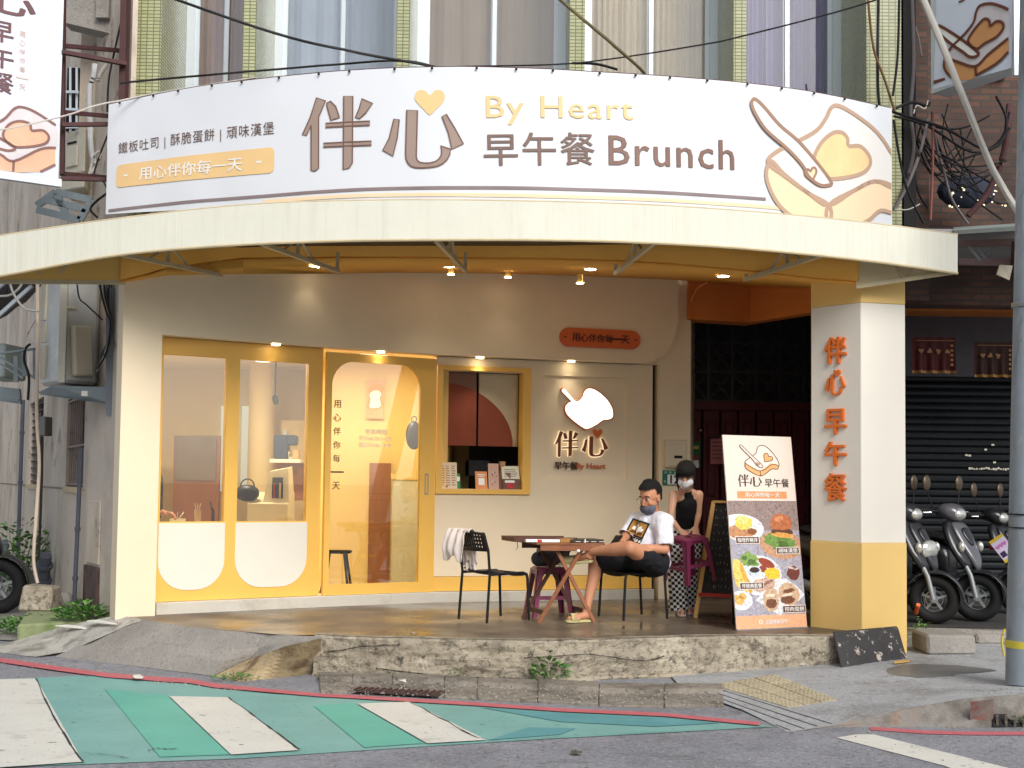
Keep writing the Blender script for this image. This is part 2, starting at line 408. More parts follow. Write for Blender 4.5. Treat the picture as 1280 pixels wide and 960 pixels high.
# remeshed bodies: tapered limbs merged into one skin
def limbs(chains, name, m, parent, voxel=.007, smooth=4, extra=None):
    mb = MB()
    for ch in chains:
        for (a, ra), (b, rb) in zip(ch, ch[1:]):
            a, b = V(a), V(b); mb.sphere(a, ra, 14, 10); mb.sphere(b, rb, 14, 10)
            if (b-a).length > 1e-4: mb.tube([a, b], [ra, rb], 16)
    if extra: extra(mb)
    o = mb.build(name, m, parent)
    md = o.modifiers.new('r', 'REMESH'); md.mode = 'VOXEL'; md.voxel_size = voxel; md.use_smooth_shade = True
    sm = o.modifiers.new('m', 'SMOOTH'); sm.iterations = smooth; sm.factor = .5
    dg = bpy.context.evaluated_depsgraph_get(); dg.update()
    me = bpy.data.meshes.new_from_object(o.evaluated_get(dg)); old = o.data; o.modifiers.clear(); o.data = me; bpy.data.meshes.remove(old)
    for p in me.polygons: p.use_smooth = True
    if m and not me.materials: me.materials.append(m)
    return o
def bvh_of(o):
    off = wloc(o); me = o.data
    return BVHTree.FromPolygons([v.co+off for v in me.vertices], [tuple(p.vertices) for p in me.polygons])
class Decal:                            # print on a body: art coordinates are sight lines, landed on the cloth or skin
    p = [0, 0, 0]; s = [0, 1e9]; L = 1e9
    def __init__(self, bvh, uv): self.b = bvh; self.uv = uv
    def pt(self, s, z, out=0):
        u, v = self.uv(s, z); d = ray(u, v).normalized(); h = self.b.ray_cast(EYE, d)
        q = h[0] if h[0] is not None else EYE+d*12
        return q-d*(out+.002)
# ================================================================ MATERIALS
m_asph = mat('asphalt', (142, 142, 147), .85, .16, 1.6, 1.0, 55, vec='World', stain=[((96, 96, 100), .5, .5, .14, .6), ((176, 176, 178), 34, .55, .06, .55), ((72, 72, 76), 27, .55, .06, .6), ((108, 104, 100), 7, .56, .08, .5), ((84, 82, 84), 3.5, .62, .06, .5)])
m_conc = mat('weathered concrete', (166, 155, 136), .85, .15, 2.5, 1.0, 34, vec='World', stain=[((96, 88, 74), 1.6, .5, .16, .8), ((70, 64, 54), 6, .56, .08, .75), ((196, 186, 166), 5, .56, .06, .6), ((96, 90, 80), 22, .54, .06, .7), ((60, 56, 48), 11, .6, .04, .8)])
m_conc2 = mat('grey concrete', (150, 145, 138), .85, .14, 2.0, 1.0, 40, vec='World', stain=[((112, 106, 98), 1.2, .5, .2, .6), ((100, 96, 90), 24, .56, .06, .45), ((176, 172, 166), 30, .57, .06, .4), ((106, 100, 92), 4.5, .60, .06, .35)])
m_side = mat('pavement concrete', (168, 169, 170), .8, .1, 2.2, .8, 45, vec='World', stain=[((128, 126, 122), 1.3, .5, .16, .7), ((112, 108, 102), 11, .57, .06, .5), ((196, 196, 196), 24, .55, .06, .5), ((110, 108, 104), 30, .56, .05, .5)])
m_wet = mat('wet deck concrete', (108, 95, 80), .1, .3, 1.6, .06, 30, vec='World', spec=.6, rvar=.45, stain=[((62, 54, 44), 1.1, .5, .12, .8), ((146, 136, 120), 5, .62, .08, .6), ((40, 34, 28), 7, .64, .05, .6)])
m_kerb = mat('kerb stone', (138, 130, 118), .85, .15, 4, 1.0, 40, vec='World', stain=[((92, 84, 74), 2.5, .5, .12, .7), ((84, 78, 70), 18, .55, .06, .7), ((170, 162, 150), 25, .57, .05, .5)])
m_red = mat('red road paint', (196, 104, 110), .7, .12, 8, .2, 90, vec='World', stain=[((110, 96, 98), 7, .6, .07, .7)])
m_green = mat('faded green paint', (124, 172, 164), .65, .1, 2.0, .15, 80, vec='World', stain=[((96, 152, 148), 1.4, .55, .2, .6), ((86, 104, 104), 14, .63, .03, .9), ((150, 190, 184), 30, .6, .05, .5)])
m_green2 = mat('fresh green paint', (94, 178, 158), .6, .08, 2.0, .15, 80, vec='World', stain=[((110, 180, 170), 2.4, .56, .2, .5), ((76, 108, 104), 16, .64, .03, .9)])
m_blue = mat('blue green paint', (92, 152, 156), .6, .08, 2.0, .15, 80, vec='World', stain=[((120, 180, 178), 2.4, .55, .2, .6)])
m_wpaint = mat('white road paint', (218, 215, 204), .6, .05, 3, .2, 80, vec='World', stain=[((176, 172, 162), 3.5, .55, .12, .6), ((112, 112, 112), 11, .63, .03, .95), ((120, 118, 112), 34, .62, .04, .8)])
m_tact = mat('tactile ochre tile', (178, 166, 138), .8, .12, 5, .2, 70, vec='World', stain=[((140, 126, 104), 3, .52, .15, .7)])
m_cream = mat('cream wall paint', (244, 225, 192), .55, .03, 1.5, .05, 25, vec='World', stain=[((228, 208, 174), .8, .55, .3, .5)])
m_white = mat('warm white panel', (236, 230, 214), .5, .02, 2, .03, 30)
m_yel = mat('yellow painted timber', (246, 194, 94), .42, .04, 2, .05, 40)
m_yelp = mat('soft yellow paint', (240, 202, 124), .5, .03, 2, .05, 30)
m_ora = mat('orange ceiling paint', (252, 188, 88), .6, .05, 1.5, .06, 30)
m_orad = mat('deep orange beam paint', (222, 132, 60), .6, .06, 1.5, .1, 20, stain=[((196, 110, 46), 1.5, .55, .2, .6)])
m_fas = mat('canopy sheet metal', (224, 222, 206), .5, .03, 3, 0, 30, stain=[((196, 192, 170), 3, .52, .3, .6, (4, 4, .25)), ((120, 104, 80), 12, .70, .04, .6, (1, 1, .4))])
m_steel = mat('cream bracket steel', (204, 188, 152), .5, .1, 6, .1, 60)
m_tile = brickmat('green glazed tile', (186, 188, 142), (168, 172, 126), (116, 116, 90), .062, .034, .005, 0, .22, .5)
m_brick = brickmat('old brick', (112, 80, 66), (84, 60, 52), (78, 70, 64), .21, .07, .012, .5, .85, .8, stain=(58, 46, 42))
m_old = mat('stained plaster', (216, 203, 186), .85, .06, 1.2, .3, 25, vec='World', stain=[((166, 148, 128), .8, .45, .2, .7, (.8, .8, .5)), ((124, 108, 94), 1.8, .54, .16, .5, (.8, .8, .2)), ((116, 100, 86), 2.6, .58, .05, .6), ((176, 168, 166), .5, .5, .2, .6)])
m_dark = mat('dark opening', (26, 24, 24), .8, .1)
m_alu = mat('aluminium frame', (214, 222, 228), .35, .03, 3, .02, metal=.3)
m_ban = mat('banner vinyl', (229, 232, 236), .45, .01, 1, .04, 3, vec='World')
m_brown = mat('brown print', (166, 144, 132), .5, .03, 2, 0)
m_dbrown = mat('dark brown print', (104, 78, 68), .5, .03, 2, 0)
m_tan = mat('tan print', (244, 206, 146), .5, .03, 2, 0)
m_tan2 = mat('pale crust print', (250, 222, 184), .5, .03, 2, 0)
m_bread = mat('pale crumb print', (238, 234, 228), .5, .02, 2, 0)
m_line = mat('outline print', (192, 160, 136), .5, .03, 2, 0)
m_line2 = mat('dark outline print', (112, 62, 46), .5, .03, 2, 0)
m_wprint = mat('white print', (250, 248, 242), .5, .01, 2, 0)
m_black = mat('black metal', (22, 22, 24), .4, .1, 6, .05)
m_blackp = mat('black plastic', (30, 30, 33), .45, .1, 6, .05)
m_rubber = mat('tyre rubber', (24, 24, 25), .75, .1, 8, .2, 80)
m_chrome = mat('bright metal', (200, 200, 200), .2, .03, 4, 0, metal=1)
m_grey = mat('grey metal', (150, 154, 156), .45, .08, 5, .1, 50, metal=.4)
m_galv = mat('galvanised steel', (136, 146, 150), .55, .12, 6, .2, 40, metal=.3, stain=[((110, 90, 76), 5, .6, .1, .6)])
m_glass = glassmat('shop glass', (248, 248, 244), .08)
m_uglass = glassmat('upstairs glass', (246, 248, 250), .05)
m_rust = mat('rusted steel', (78, 48, 48), .7, .2, 5, .3, 50)
m_cable = mat('cable rubber', (34, 32, 34), .6, .1, 5, 0)
m_lampw = emimat('lamp glow', (255, 240, 205), 14)

# ================================================================ GROUND
def sheet(name, pts, m, z=None, up=0, label=None):
    mb = MB(); q = [V(p) for p in pts]
    tt = tess([(p.x, p.y) for p in q]); vs = [mb.b.verts.new(p+V((0, 0, up))) for p in q]
    for f in tt: mb.b.faces.new([vs[i] for i in f])
    o = mb.build(name, m); return struct(o)
sheet('road', [(-400, -300, 0), (400, -300, 0), (400, 900, 0), (-400, 900, 0)], m_asph)
g4 = lambda L, z: [G(u, v, z) for u, v in L]
red_top = [(-60, 815), (0, 822), (67, 832), (134, 841), (200, 846), (235, 848), (269, 854), (336, 861), (400, 866.5), (430, 868), (600, 878), (700, 885), (830, 891), (950, 902.5)]
red_bot = [(u, v+(5.5 if u < 300 else 4.2)) for u, v in red_top]
sheet('green_crossing_paint', g4([(-80, 962), (-80, 850), (0, 849), (118, 844), (200, 849), (269, 860), (336, 867), (430, 873), (600, 883), (700, 890), (830, 896), (972, 908), (640, 926), (300, 948)], .004), m_green)
for poly, m in (([(131, 861), (208, 869), (287, 943), (200, 946)], m_green2), ([(392, 882), (440, 878.5), (530, 929), (455, 934)], m_green2), ([(600, 884), (700, 891), (830, 897), (900, 903.5), (820, 908), (700, 902)], m_blue), ([(610, 925), (700, 918), (720, 910), (660, 909)], m_blue)):
    sheet('green_paint_patch', g4(poly, .008), m)
for poly in ([(-70, 852), (0, 849), (45, 848), (104, 952), (0, 959), (-70, 962)], [(211.6, 870), (285.5, 871.5), (372.9, 937.5), (288.9, 943)], [(447, 879.4), (512.5, 877), (608, 924.8), (534, 929)]):
    sheet('white_crossing_stripe', g4(poly, .012), m_wpaint)
sheet('white_lane_line', g4([(1045.6, 922), (1070, 918), (1092.5, 918), (1261, 960), (1420, 1010), (1330, 1010), (1180, 957)], .004), m_wpaint)
sheet('red_kerb_line', g4(red_top, .012)+list(reversed(g4(red_bot, .012))), m_red)
rt2 = [(1088, 908.5), (1096, 908.6), (1156, 913), (1220, 914.5), (1280, 914.5), (1400, 913)]
sheet('red_kerb_line', g4(rt2, .004)+list(reversed(g4([(u, v+4.2) for u, v in rt2], .004))), m_red)
crk = MB()                               # cracks and tar joints in the paint
for L in ([(45, 848), (60, 880), (78, 915), (104, 952)], [(285, 871), (318, 895), (345, 915), (374, 937)], [(512, 877), (560, 902), (608, 924), (700, 921), (800, 916), (960, 908)], [(104, 940), (150, 945), (160, 947)], [(185, 938), (195, 935), (210, 936), (222, 935)]):
    L = [(u+random.uniform(-1, 1), v+random.uniform(-.5, .5)) for u, v in smooth_poly(L, 5, False)]
    g = g4(L, .0135)
    for a, b in zip(g, g[1:]):
        w = random.uniform(.003, .010); crk.face([a-V((w, 0, 0)), a+V((w, 0, 0)), b+V((w, 0, 0)), b-V((w, 0, 0))])
struct(crk.build('road_cracks', mat('tar', (52, 56, 58), .8, .1)))

# ---- raised deck
D = [(-1.56, 10.27), (-1.2, 10.19), (-.86, 10.143), (-.23, 10.10), (.397, 10.11), (1.047, 10.33), (1.725, 10.52), (2.3, 10.6), (2.66, 10.62), (2.92, 10.78), (3.05, 10.95)]
DP = smooth_poly(D, 22, False); ZD = .32
mb = MB(); rows = []
from mathutils import noise
for i, (x, y) in enumerate(DP):
    a = V(DP[max(i-1, 0)]); b = V(DP[min(i+1, len(DP)-1)]); d = (b-a).normalized(); n = V((d.y, -d.x)); r = []
    for j in range(23):
        z = -.02+.34*j/22; ds = noise.noise(V((x*3, z*9, 1)))*.022+noise.noise(V((x*14, z*20, 5)))*.012+abs(noise.noise(V((x*34, z*40, 8))))*.010
        if j < 3: ds += .02
        ds -= .04*min(1, max(0, (noise.noise(V((x*1.7, z*3, 9)))-.08)*6))*max(0, 1-j/9)
        lip = .0
        if j == 22: lip = -.025+.02*noise.noise(V((x*9, 3, 2)))
        q = V((x, y))+n*(ds+lip); r.append((q.x, q.y, z if j < 22 else ZD+.002*noise.noise(V((x*7, 1, 1)))))
    rows.append(r)
mb.grid(rows); struct(mb.build('deck_edge', m_conc))
top = [V((r[-1][0], r[-1][1], ZD)) for r in rows]
deckpoly = [p for p in top]+[V((3.5, 11.1, ZD)), V((3.6, 16, ZD)), (V((-4.9, 16.4, ZD))), V((-3.6, 11.9, ZD)), G(148, 770, ZD), G(235, 783.7, ZD), G(300, 789, ZD), G(356, 793.7, ZD)]
sheet('deck_floor', deckpoly, m_wet)
mb = MB()                                # a worn concrete lip along the front of the deck
for i in range(len(rows)-1):
    a, b = V(rows[i][-1]), V(rows[i+1][-1]); w0 = .10+.06*noise.noise(V((a.x*2.2, 0, 0)))+.03*noise.noise(V((a.x*9, 0, 0))); w1 = .10+.06*noise.noise(V((b.x*2.2, 0, 0)))+.03*noise.noise(V((b.x*9, 0, 0)))
    mb.face([(a.x, a.y, ZD+.004), (b.x, b.y, ZD+.004), (b.x, b.y+w1, ZD+.004), (a.x, a.y+w0, ZD+.004)])
struct(mb.build('deck_lip', m_conc))
# crack lines in the deck face
mb = MB()
def crackline(pts):
    L = smooth_poly(pts, 6, False); pr = None
    for k, (u, v) in enumerate(L):
        v += 1.2*noise.noise(V((u*.15, v*.1, 0))); w = .9 if k % 3 else 1.6
        Yd = min((abs((p[0]/p[1])-(u-640)/1600), p[1]) for p in DP)[1]-.028
        a, b = P(u, v-w*.5, Yd), P(u, v+w*.5, Yd)
        if pr: mb.face([pr[0], a, b, pr[1]])
        pr = (a, b)
crackline([(655, 823), (700, 820), (740, 818), (800, 826), (830, 820)]); crackline([(404, 815), (430, 812), (455, 808), (500, 806)]); crackline([(470, 835), (500, 839), (560, 846), (640, 848), (690, 851)])
struct(mb.build('deck_cracks', mat('crack', (50, 44, 38), .9, .1)))

# ---- ramp at the left of the deck
back = [(178, 775, .32), (235, 783.7, .32), (300, 789, .32), (340, 792, .32), (370, 794.5, .32), (401, 795.4, .32)]
front = [(67, 820.5, .0), (160, 832, 0), (266, 845.5, .0), (312, 824, .10), (356, 808, .27), (401, 798, .315)]
mb = MB(); rw = []
for a, b in zip(back, front):
    A, B = G(*a), G(*b); rw.append([A.lerp(B, t/7)+V((0, 0, .012*noise.noise(V((A.x*4, t*.8, 3))))) for t in range(8)])
mb.grid(rw); struct(mb.build('ramp', m_conc2, smooth=60))
mb = MB(); up = [G(*f) for f in front[2:]]; lo = [G(268, 847, -.01), G(296, 855, -.01), G(345, 849, -.01), G(401, 842, -.01)]; dn_ = lambda L: [L[min(i//5, 2)].lerp(L[min(i//5, 2)+1], (i-5*min(i//5, 2))/5) for i in range(16)]; up, lo = dn_(up), dn_(lo)
rw = [[u_.lerp(l_, k/8)+V((0, .03*noise.noise(V((u_.x*5, k*.4, 2)))*min(1, k, 8-k), 0)) for k in range(9)] for u_, l_ in zip(up, lo)]
mb.grid(rw); struct(mb.build('ramp_side', mat('yellowed concrete', (178, 158, 122), .85, .15, 3, .6, 45, vec='World', stain=[((104, 78, 54), 3, .52, .12, .8), ((196, 190, 176), 4, .58, .1, .6)])))
sb = [(148, 769, .322), (125, 774, .29), (101, 779, .24), (57, 790, .12), (7, 805, .03), (-30, 812, .0)]
sf_ = [(178, 775, .318), (160, 782, .27), (140, 791, .21), (112, 803, .13), (82, 815, .03), (44, 822, 0)]
mb = MB(); rw = []
for a, b in zip(sb, sf_):
    A, B = G(*a), G(*b); rw.append([A.lerp(B, t/6)+V((0, 0, .004+.007*noise.noise(V((A.x*6, t*.9, 3))))) for t in range(7)])
mb.grid(rw); struct(mb.build('broken_ramp', mat('pale rubble concrete', (178, 174, 164), .85, .15, 5, .7, 40, vec='World', stain=[((126, 120, 110), 4, .48, .12, .8)])))
for (u, v, z, l) in ((128, 777, .285, .34), (92, 783, .215, .4), (62, 797, .09, .36)):
    mb = MB(); c = G(u, v, z)
    mb.b.free(); mb.b = bmesh.new(); rows_ = []
    for k in range(9):
        t = k/8; w = .018*math.sin(math.pi*min(1, t*1.0+.02))+.008; p = c+V((-l/2+l*t, .10-.22*t, -.01)); rows_.append([p+V((0, math.cos(a)*w, abs(math.sin(a))*w*(.7+.3*random.random()))) for a in [math.pi*j/6 for j in range(7)]])
    mb.grid(rows_); mb.build('concrete_lump', m_wpaint, tagv=('white cement ridge across the broken ramp, '+{128: 'the one highest up by the cream jamb', 92: 'the middle one', 62: 'the lowest one by the red line'}[u], 'cement lump', 'white ridges on the broken ramp'))

# ---- gutter stones at the foot of the deck
k = 0; base = [G(u, v, 0) for u, v in ((398, 847), (440, 848), (490, 849), (555, 851), (596, 853), (672, 856), (748, 860), (830, 861), (905, 862))]
outer = [G(u, v, 0) for u, v in ((400, 866), (440, 867), (490, 869), (555, 873), (596, 875), (672, 879), (748, 883), (830, 885), (905, 884))]
gut = thing('gutter', 'row of grey gutter stones and rounded kerb at the foot of the deck', 'gutter', base[4])
for i in range(len(base)-1):
    a, b, c, d = base[i], base[i+1], outer[i+1], outer[i]; e = .006
    a2, b2 = a.lerp(b, e), b.lerp(a, e); m1, m2 = a.lerp(d, .38), b.lerp(c, .38)
    dz = random.uniform(0, .01)
    mb = MB(); mb.hexa([(*p.xy, -.02) for p in (m1, m2, b2, a2)]+[(*p.xy, .04+dz) for p in (m1.lerp(a2, .12), m2.lerp(b2, .12), b2, a2)]); mb.build('kerb_stone', m_kerb, gut, bevel=.01)
    mb = MB(); mb.hexa([(*p.xy, -.02) for p in (d.lerp(c, .008), c.lerp(d, .008), m2.lerp(c, .04), m1.lerp(d, .04))]+[(*p.xy, .012+dz) for p in (d.lerp(c, .008), c.lerp(d, .008), m2.lerp(c, .04), m1.lerp(d, .04))]); mb.build('gutter_slab', m_kerb, gut, bevel=.006)
gr = thing('drain_cover', 'dark rusty drain cover in the gutter left of centre', 'drain cover', G(500, 860, .03))
mb = MB(); q = g4([(447, 859), (555, 864), (548, 868), (440, 862)], .036); q2 = [V((p.x, p.y, .02)) for p in q]
mb.hexa(q2+q); mb.build('cover_plate', mat('drain iron', (74, 60, 54), .7, .2, 8, .4, 60), gr)
mb = MB()
for i in range(14):
    a = q[0].lerp(q[1], (i+.5)/14); b = q[3].lerp(q[2], (i+.5)/14); mb.bar(a+V((0, 0, .004)), b+V((0, 0, .004)), .012, .008)
mb.build('cover_ribs', m_rust, gr)

# ---- pavement on the right
A_ = G(985, 915, 0)
fr = [(985, 915, 0), (1047, 905, .02), (1085, 896, .06), (1130, 886, .11), (1205, 873, .18), (1285, 867, .20), (1500, 858, .2)]
mid = [(930, 888, .012), (1000, 880, .03), (1050, 872, .07), (1110, 862, .10), (1200, 852, .13), (1290, 846, .15), (1500, 838, .15)]
bk = [(850, 858, .015), (940, 850, .04), (1040, 838, .09), (1100, 832, .12), (1160, 822, .14), (1260, 818, .15), (1500, 812, .15)]
mb = MB(); mb.grid([[G(*q) for q in r] for r in (fr, mid, bk)]+[[G(q[0], q[1], q[2])+V((0, 1.2, -.002)) for q in bk]]); PV_ = struct(mb.build('pavement', m_side, smooth=60)); _pv = bvh_of(PV_); DP_ = Decal(_pv, lambda a, b: (a, b))
mb = MB(); lo = [(985, 915.5), (1049, 910), (1090, 910), (1130, 910), (1205, 910.5), (1285, 910), (1500, 905)]
mb.grid([[G(*q).lerp(G(*l, -.005), k/4)+V((0, .01*noise.noise(V((q[0]*.05, k, 1))), 0)) for q, l in zip(fr, lo)] for k in range(5)]); struct(mb.build('pavement_kerb', mat('dark kerb stone', (132, 128, 122), .85, .15, 4, .5, 60, vec='World', stain=[((92, 86, 78), 2.5, .5, .12, .8), ((150, 120, 96), 4, .6, .08, .5)]), smooth=60))
sheet('red_kerb_patch', [G(1211, 876, .185)+V((0, -.03, 0)), G(1240, 873, .19)+V((0, -.03, 0)), G(1240, 902, .03)+V((0, -.02, 0)), G(1211, 902, .03)+V((0, -.02, 0))], mat('worn red paint', (140, 96, 88), .8, .2, 6, .3, vec='World', stain=[((136, 128, 120), 6, .42, .1, .9)]))
gd = thing('kerb_drain', 'dark drain slot with short bars in the right-hand kerb', 'drain', G(1262, 900, 0))
mb = MB()
mb.hexa([G(1241, 909, .004), G(1300, 908, .004), G(1300, 908, .004)+V((0, .1, 0)), G(1241, 909, .004)+V((0, .1, 0)), G(1241, 893, .08), G(1300, 891, .08), G(1300, 891, .08)+V((0, .1, 0)), G(1241, 893, .08)+V((0, .1, 0))]); mb.build('slot', m_dark, gd)
for k in range(5):
    mb = MB(); u = 1246+k*11; mb.bar(G(u, 908, .004)+V((0, -.01, 0)), G(u, 894, .08)+V((0, -.01, 0)), .016, .012); mb.build('slot_bar', m_kerb, gd)
mb = MB()                                # ramp grooves
for (a, b) in (((845, 858), (988, 913)), ((856, 857), (1005, 911)), ((868, 857), (1022, 908)), ((884, 857), (1040, 905))):
    za, zb = .018, .012; L_ = [DP_.pt(a[0]+(b[0]-a[0])*k/8, a[1]+(b[1]-a[1])*k/8) for k in range(9)]; mb.tube(L_, .005, 5)
struct(mb.build('ramp_grooves', mat('groove', (98, 96, 94), .85, .1)))
def sid(u, v):                           # pavement height under a pixel
    t = min(1, max(0, (u-960)/250)); return .028+.085*t
tp = thing('tactile_paving', 'patch of ochre tactile tiles set in the pavement beside the deck corner', 'tactile paving', G(965, 865, .05))
C4 = [(888, 856), (968, 843), (1048, 875), (985, 885)]
def bil(a, b):
    A, B, C, D_ = [V(c) for c in C4]; return (A.lerp(B, a)).lerp(D_.lerp(C, a), b)
def tg(a, b, up):
    q = bil(a, b); return DP_.pt(q.x, q.y)+V((0, 0, up+.004))
NA, NB = 3, 4
for i in range(NA):
    for j in range(NB):
        a0, a1, b0, b1 = (i+.03)/NA, (i+.97)/NA, (j+.03)/NB, (j+.97)/NB
        mb = MB(); q = [tg(a0, b1, 0), tg(a1, b1, 0), tg(a1, b0, 0), tg(a0, b0, 0)]; mb.hexa([p-V((0, 0, .03)) for p in q]+q)
        for x in range(4):
            for y in range(4):
                c = tg(a0+(a1-a0)*(x+.5)/4, b0+(b1-b0)*(y+.5)/4, 0); mb.tube([c, c+V((0, 0, .005))], [.014, .009], 6)
        mb.build('tile', m_tact, tp)

# ---- stone step under the scooters, puddle stain
st = thing('stone_step', 'broken concrete kerb blocks in front of the scooters', 'stone step', G(1200, 815, .14))
for (u0, u1, v0, v1) in ((1160, 1221, 790, 819), (1222, 1262, 794, 806)):
    mb = MB(); a, b = G(u0, v1, .14), G(u1, v1, .14); h = .17 if u0 == 1160 else .09
    mb.hexa([a, b, b+V((0, .45, 0)), a+V((0, .45, 0)), a+V((0, .02, h)), b+V((0, .02, h-.01)), b+V((0, .45, h)), a+V((0, .45, h))]); mb.build('block', m_conc2, st, bevel=.02)
sheet('scooter_parking_floor', [(3.55, 11.75, .285), (9, 11.6, .285), (9, 16.0, .285), (3.4, 16.0, .285)], mat('dark dirty floor', (70, 68, 66), .6, .2, 2, .2, 40, vec='World'))
struct(MB().box((6.3, 11.8, .13), (5.4, .1, .3)).build('parking_floor_edge', m_conc2))

mb = MB(); dp = Decal(_pv, lambda a, b: (a, b)); rings = []
for k in range(6):
    rings.append([mb.b.verts.new(dp.pt(1158+(54+46*noise.noise(V((math.cos(j*.26)*1.5, math.sin(j*.26)*1.5, 4))))*(k+.2)/5*math.cos(j*2*math.pi/24), 838+(8+2*noise.noise(V((j*.5, 1, 1))))*(k+.2)/5*math.sin(j*2*math.pi/24), .006)) for j in range(24)])
mb.b.faces.new(rings[0])
for a, b in zip(rings, rings[1:]): mb.bridge(a, b)
struct(mb.build('damp_patch', mat('damp concrete', (118, 117, 115), .4, .2, 4, .1, vec='World')))
# ================================================================ THE SHOP
WP = [(-3.233, 11.72), (-1.86, 12.63), (-.80, 13.25), (1.524, 13.956), (1.93, 14.08)]
WS = Surf(WP); J0 = (-3.495, 11.42)
HSo = WS.off(.14); HS = Surf([J0]+[(p.x, p.y) for p in HSo.p])
shop = thing('shop_building', 'corner brunch shop with cream walls, yellow sliding doors and green tiled storey above', 'shop', (-.5, 13, .32))
def part(mb, name, m, parent=shop, **k): return mb.build(name, m, parent, **k)
ZF = ZD
s_j = HS.hit(203, 419)[0]; s_e = HS.hit(848, 400)[0]
def ztop(s, L_=[(HS.hit(u, v)) for u, v in ((150, 349), (207, 343.7), (423, 338.3), (500, 337), (650, 339), (848, 346.6))]):
    for (a, za), (b, zb) in zip(L_, L_[1:]):
        if s <= b: return za+(zb-za)*max(0, (s-a))/(b-a)
    return L_[-1][1]
RC = .46
def zbot(s):
    if s < s_e-RC: return 2.86
    t = (s-(s_e-RC))/RC; return 2.86+RC*(1-math.sqrt(max(0, 1-t*t)))
mb = MB(); mb.panel(HS, s_j, s_e, zbot, lambda s: ztop(s)+.05, 0, .14, step=.04); part(mb, 'header_wall', m_cream, smooth=50)
mb = MB(); mb.panel(HS, 0, s_j, ZF-.02, lambda s: ztop(s)+.05, .0, .24, step=.1); part(mb, 'end_jamb', m_cream)
mb = MB(); mb.panel(WS, .05, WS.s[3]+.02, 2.86, 3.0, .02, .30); part(mb, 'door_head', m_cream)
# wall right of the service window (window opening and sign recess are left open)
def rect(sf, tl, tr, br, bl):
    a, b, c, d = [sf.hit(*q) for q in (tl, tr, br, bl)]
    return (a[0]+d[0])/2, (b[0]+c[0])/2, (c[1]+d[1])/2, (a[1]+b[1])/2
def holed(mb, sf, outer, holes, out, th):  # flat panel with holes, one flat stretch of the sheet
    from mathutils.geometry import tessellate_polygon
    loops = [outer]+holes; flat = [p for l in loops for p in l]
    tt = tessellate_polygon([[V((p[0], p[1], 0)) for p in l] for l in loops])
    F_ = [mb.b.verts.new(sf.pt(p[0], p[1], out)) for p in flat]; B_ = [mb.b.verts.new(sf.pt(p[0], p[1], out-th)) for p in flat]
    for f in tt:
        mb.b.faces.new([F_[i] for i in f]); mb.b.faces.new([B_[i] for i in reversed(f)])
    k = 0
    for l in loops:
        n = len(l)
        for i in range(n):
            a, b = k+i, k+(i+1) % n; mb.b.faces.new((F_[a], F_[b], B_[b], B_[a]))
        k += n
    return mb
def rc(x0, x1, z0, z1): return [(x0, z0), (x1, z0), (x1, z1), (x0, z1)]
def rrect(x0, x1, z0, z1, r, top=True, bot=True, n=8):
    o = []
    if bot: o += [(x1-r+r*math.sin(a), z0+r-r*math.cos(a)) for a in [math.pi/2*i/n for i in range(n+1)]]
    else: o += [(x1, z0)]
    if top: o += [(x1-r+r*math.cos(a), z1-r+r*math.sin(a)) for a in [math.pi/2*i/n for i in range(n+1)]]; o += [(x0+r-r*math.sin(a), z1-r+r*math.cos(a)) for a in [math.pi/2*i/n for i in range(n+1)]]
    else: o += [(x1, z1), (x0, z1)]
    if bot: o += [(x0+r-r*math.cos(a), z0+r-r*math.sin(a)) for a in [math.pi/2*i/n for i in range(n+1)]]
    else: o += [(x0, z0)]
    return o
sC0, sC1 = WS.s[2]+.012, WS.hit(815, 600)[0]
wx0, wx1, wz0, wz1 = rect(WS, (539.5, 456), (664, 461), (661, 618), (537, 617)); wx0 = max(wx0, sC0+.004)
px0, px1, pz0, pz1 = rect(WS, (681, 468), (785, 473.7), (783.7, 600), (680, 598.7))
zy = WS.hit(600, 720)[1]
mb = MB(); holed(mb, WS, rc(sC0, sC1, zy, 2.855), [rc(wx0+.05, wx1-.05, wz0+.05, wz1-.05), rc(px0, px1, pz0, pz1)], 0, .12); part(mb, 'service_wall', m_cream)
mb = MB(); mb.panel(WS, px0-.02, px1+.02, pz0-.02, pz1+.02, -.022, .05); part(mb, 'sign_recess', m_cream)
mb = MB(); mb.panel(WS, sC0, sC1, ZF+.11, zy-.004, .006, .12); part(mb, 'yellow_skirting', m_yel)
mb = MB(); mb.panel(WS, .0, WS.s[3]+.02, ZF-.01, ZF+.105, .06, .3); part(mb, 'plinth', mat('light stone plinth', (206, 200, 186), .6, .06, 4, .15, 50, vec='World', stain=[((150, 140, 122), 2.2, .55, .15, .5)]), bevel=.006)
mb = MB(); mb.panel(WS, WS.s[3]-.0, WS.s[3]+.055, ZF+.1, 2.858, -.06, .1); part(mb, 'dark_gap', m_dark)
px_s0 = WS.hit(821, 600)[0]; px_s1 = WS.hit(858, 560)[0]
mb = MB(); mb.panel(WS, px_s0, px_s1, ZF, 3.95, .06, .2); part(mb, 'side_post', m_cream)
mb = MB(); a = WS.pt(px_s1-.01, ZF, .05); mb.hexa([a, a+V((.03, 0, 0)), a+V((.35, 1.9, 0)), a+V((.32, 1.9, 0))]+[p+V((0, 0, 3.6)) for p in (a, a+V((.03, 0, 0)), a+V((.35, 1.9, 0)), a+V((.32, 1.9, 0)))]); part(mb, 'passage_wall', m_cream)
mb = MB(); mb.panel(WS, sC1-.005, px_s0+.003, 2.86, 3.6, .02, .16); part(mb, 'corner_head', m_cream)

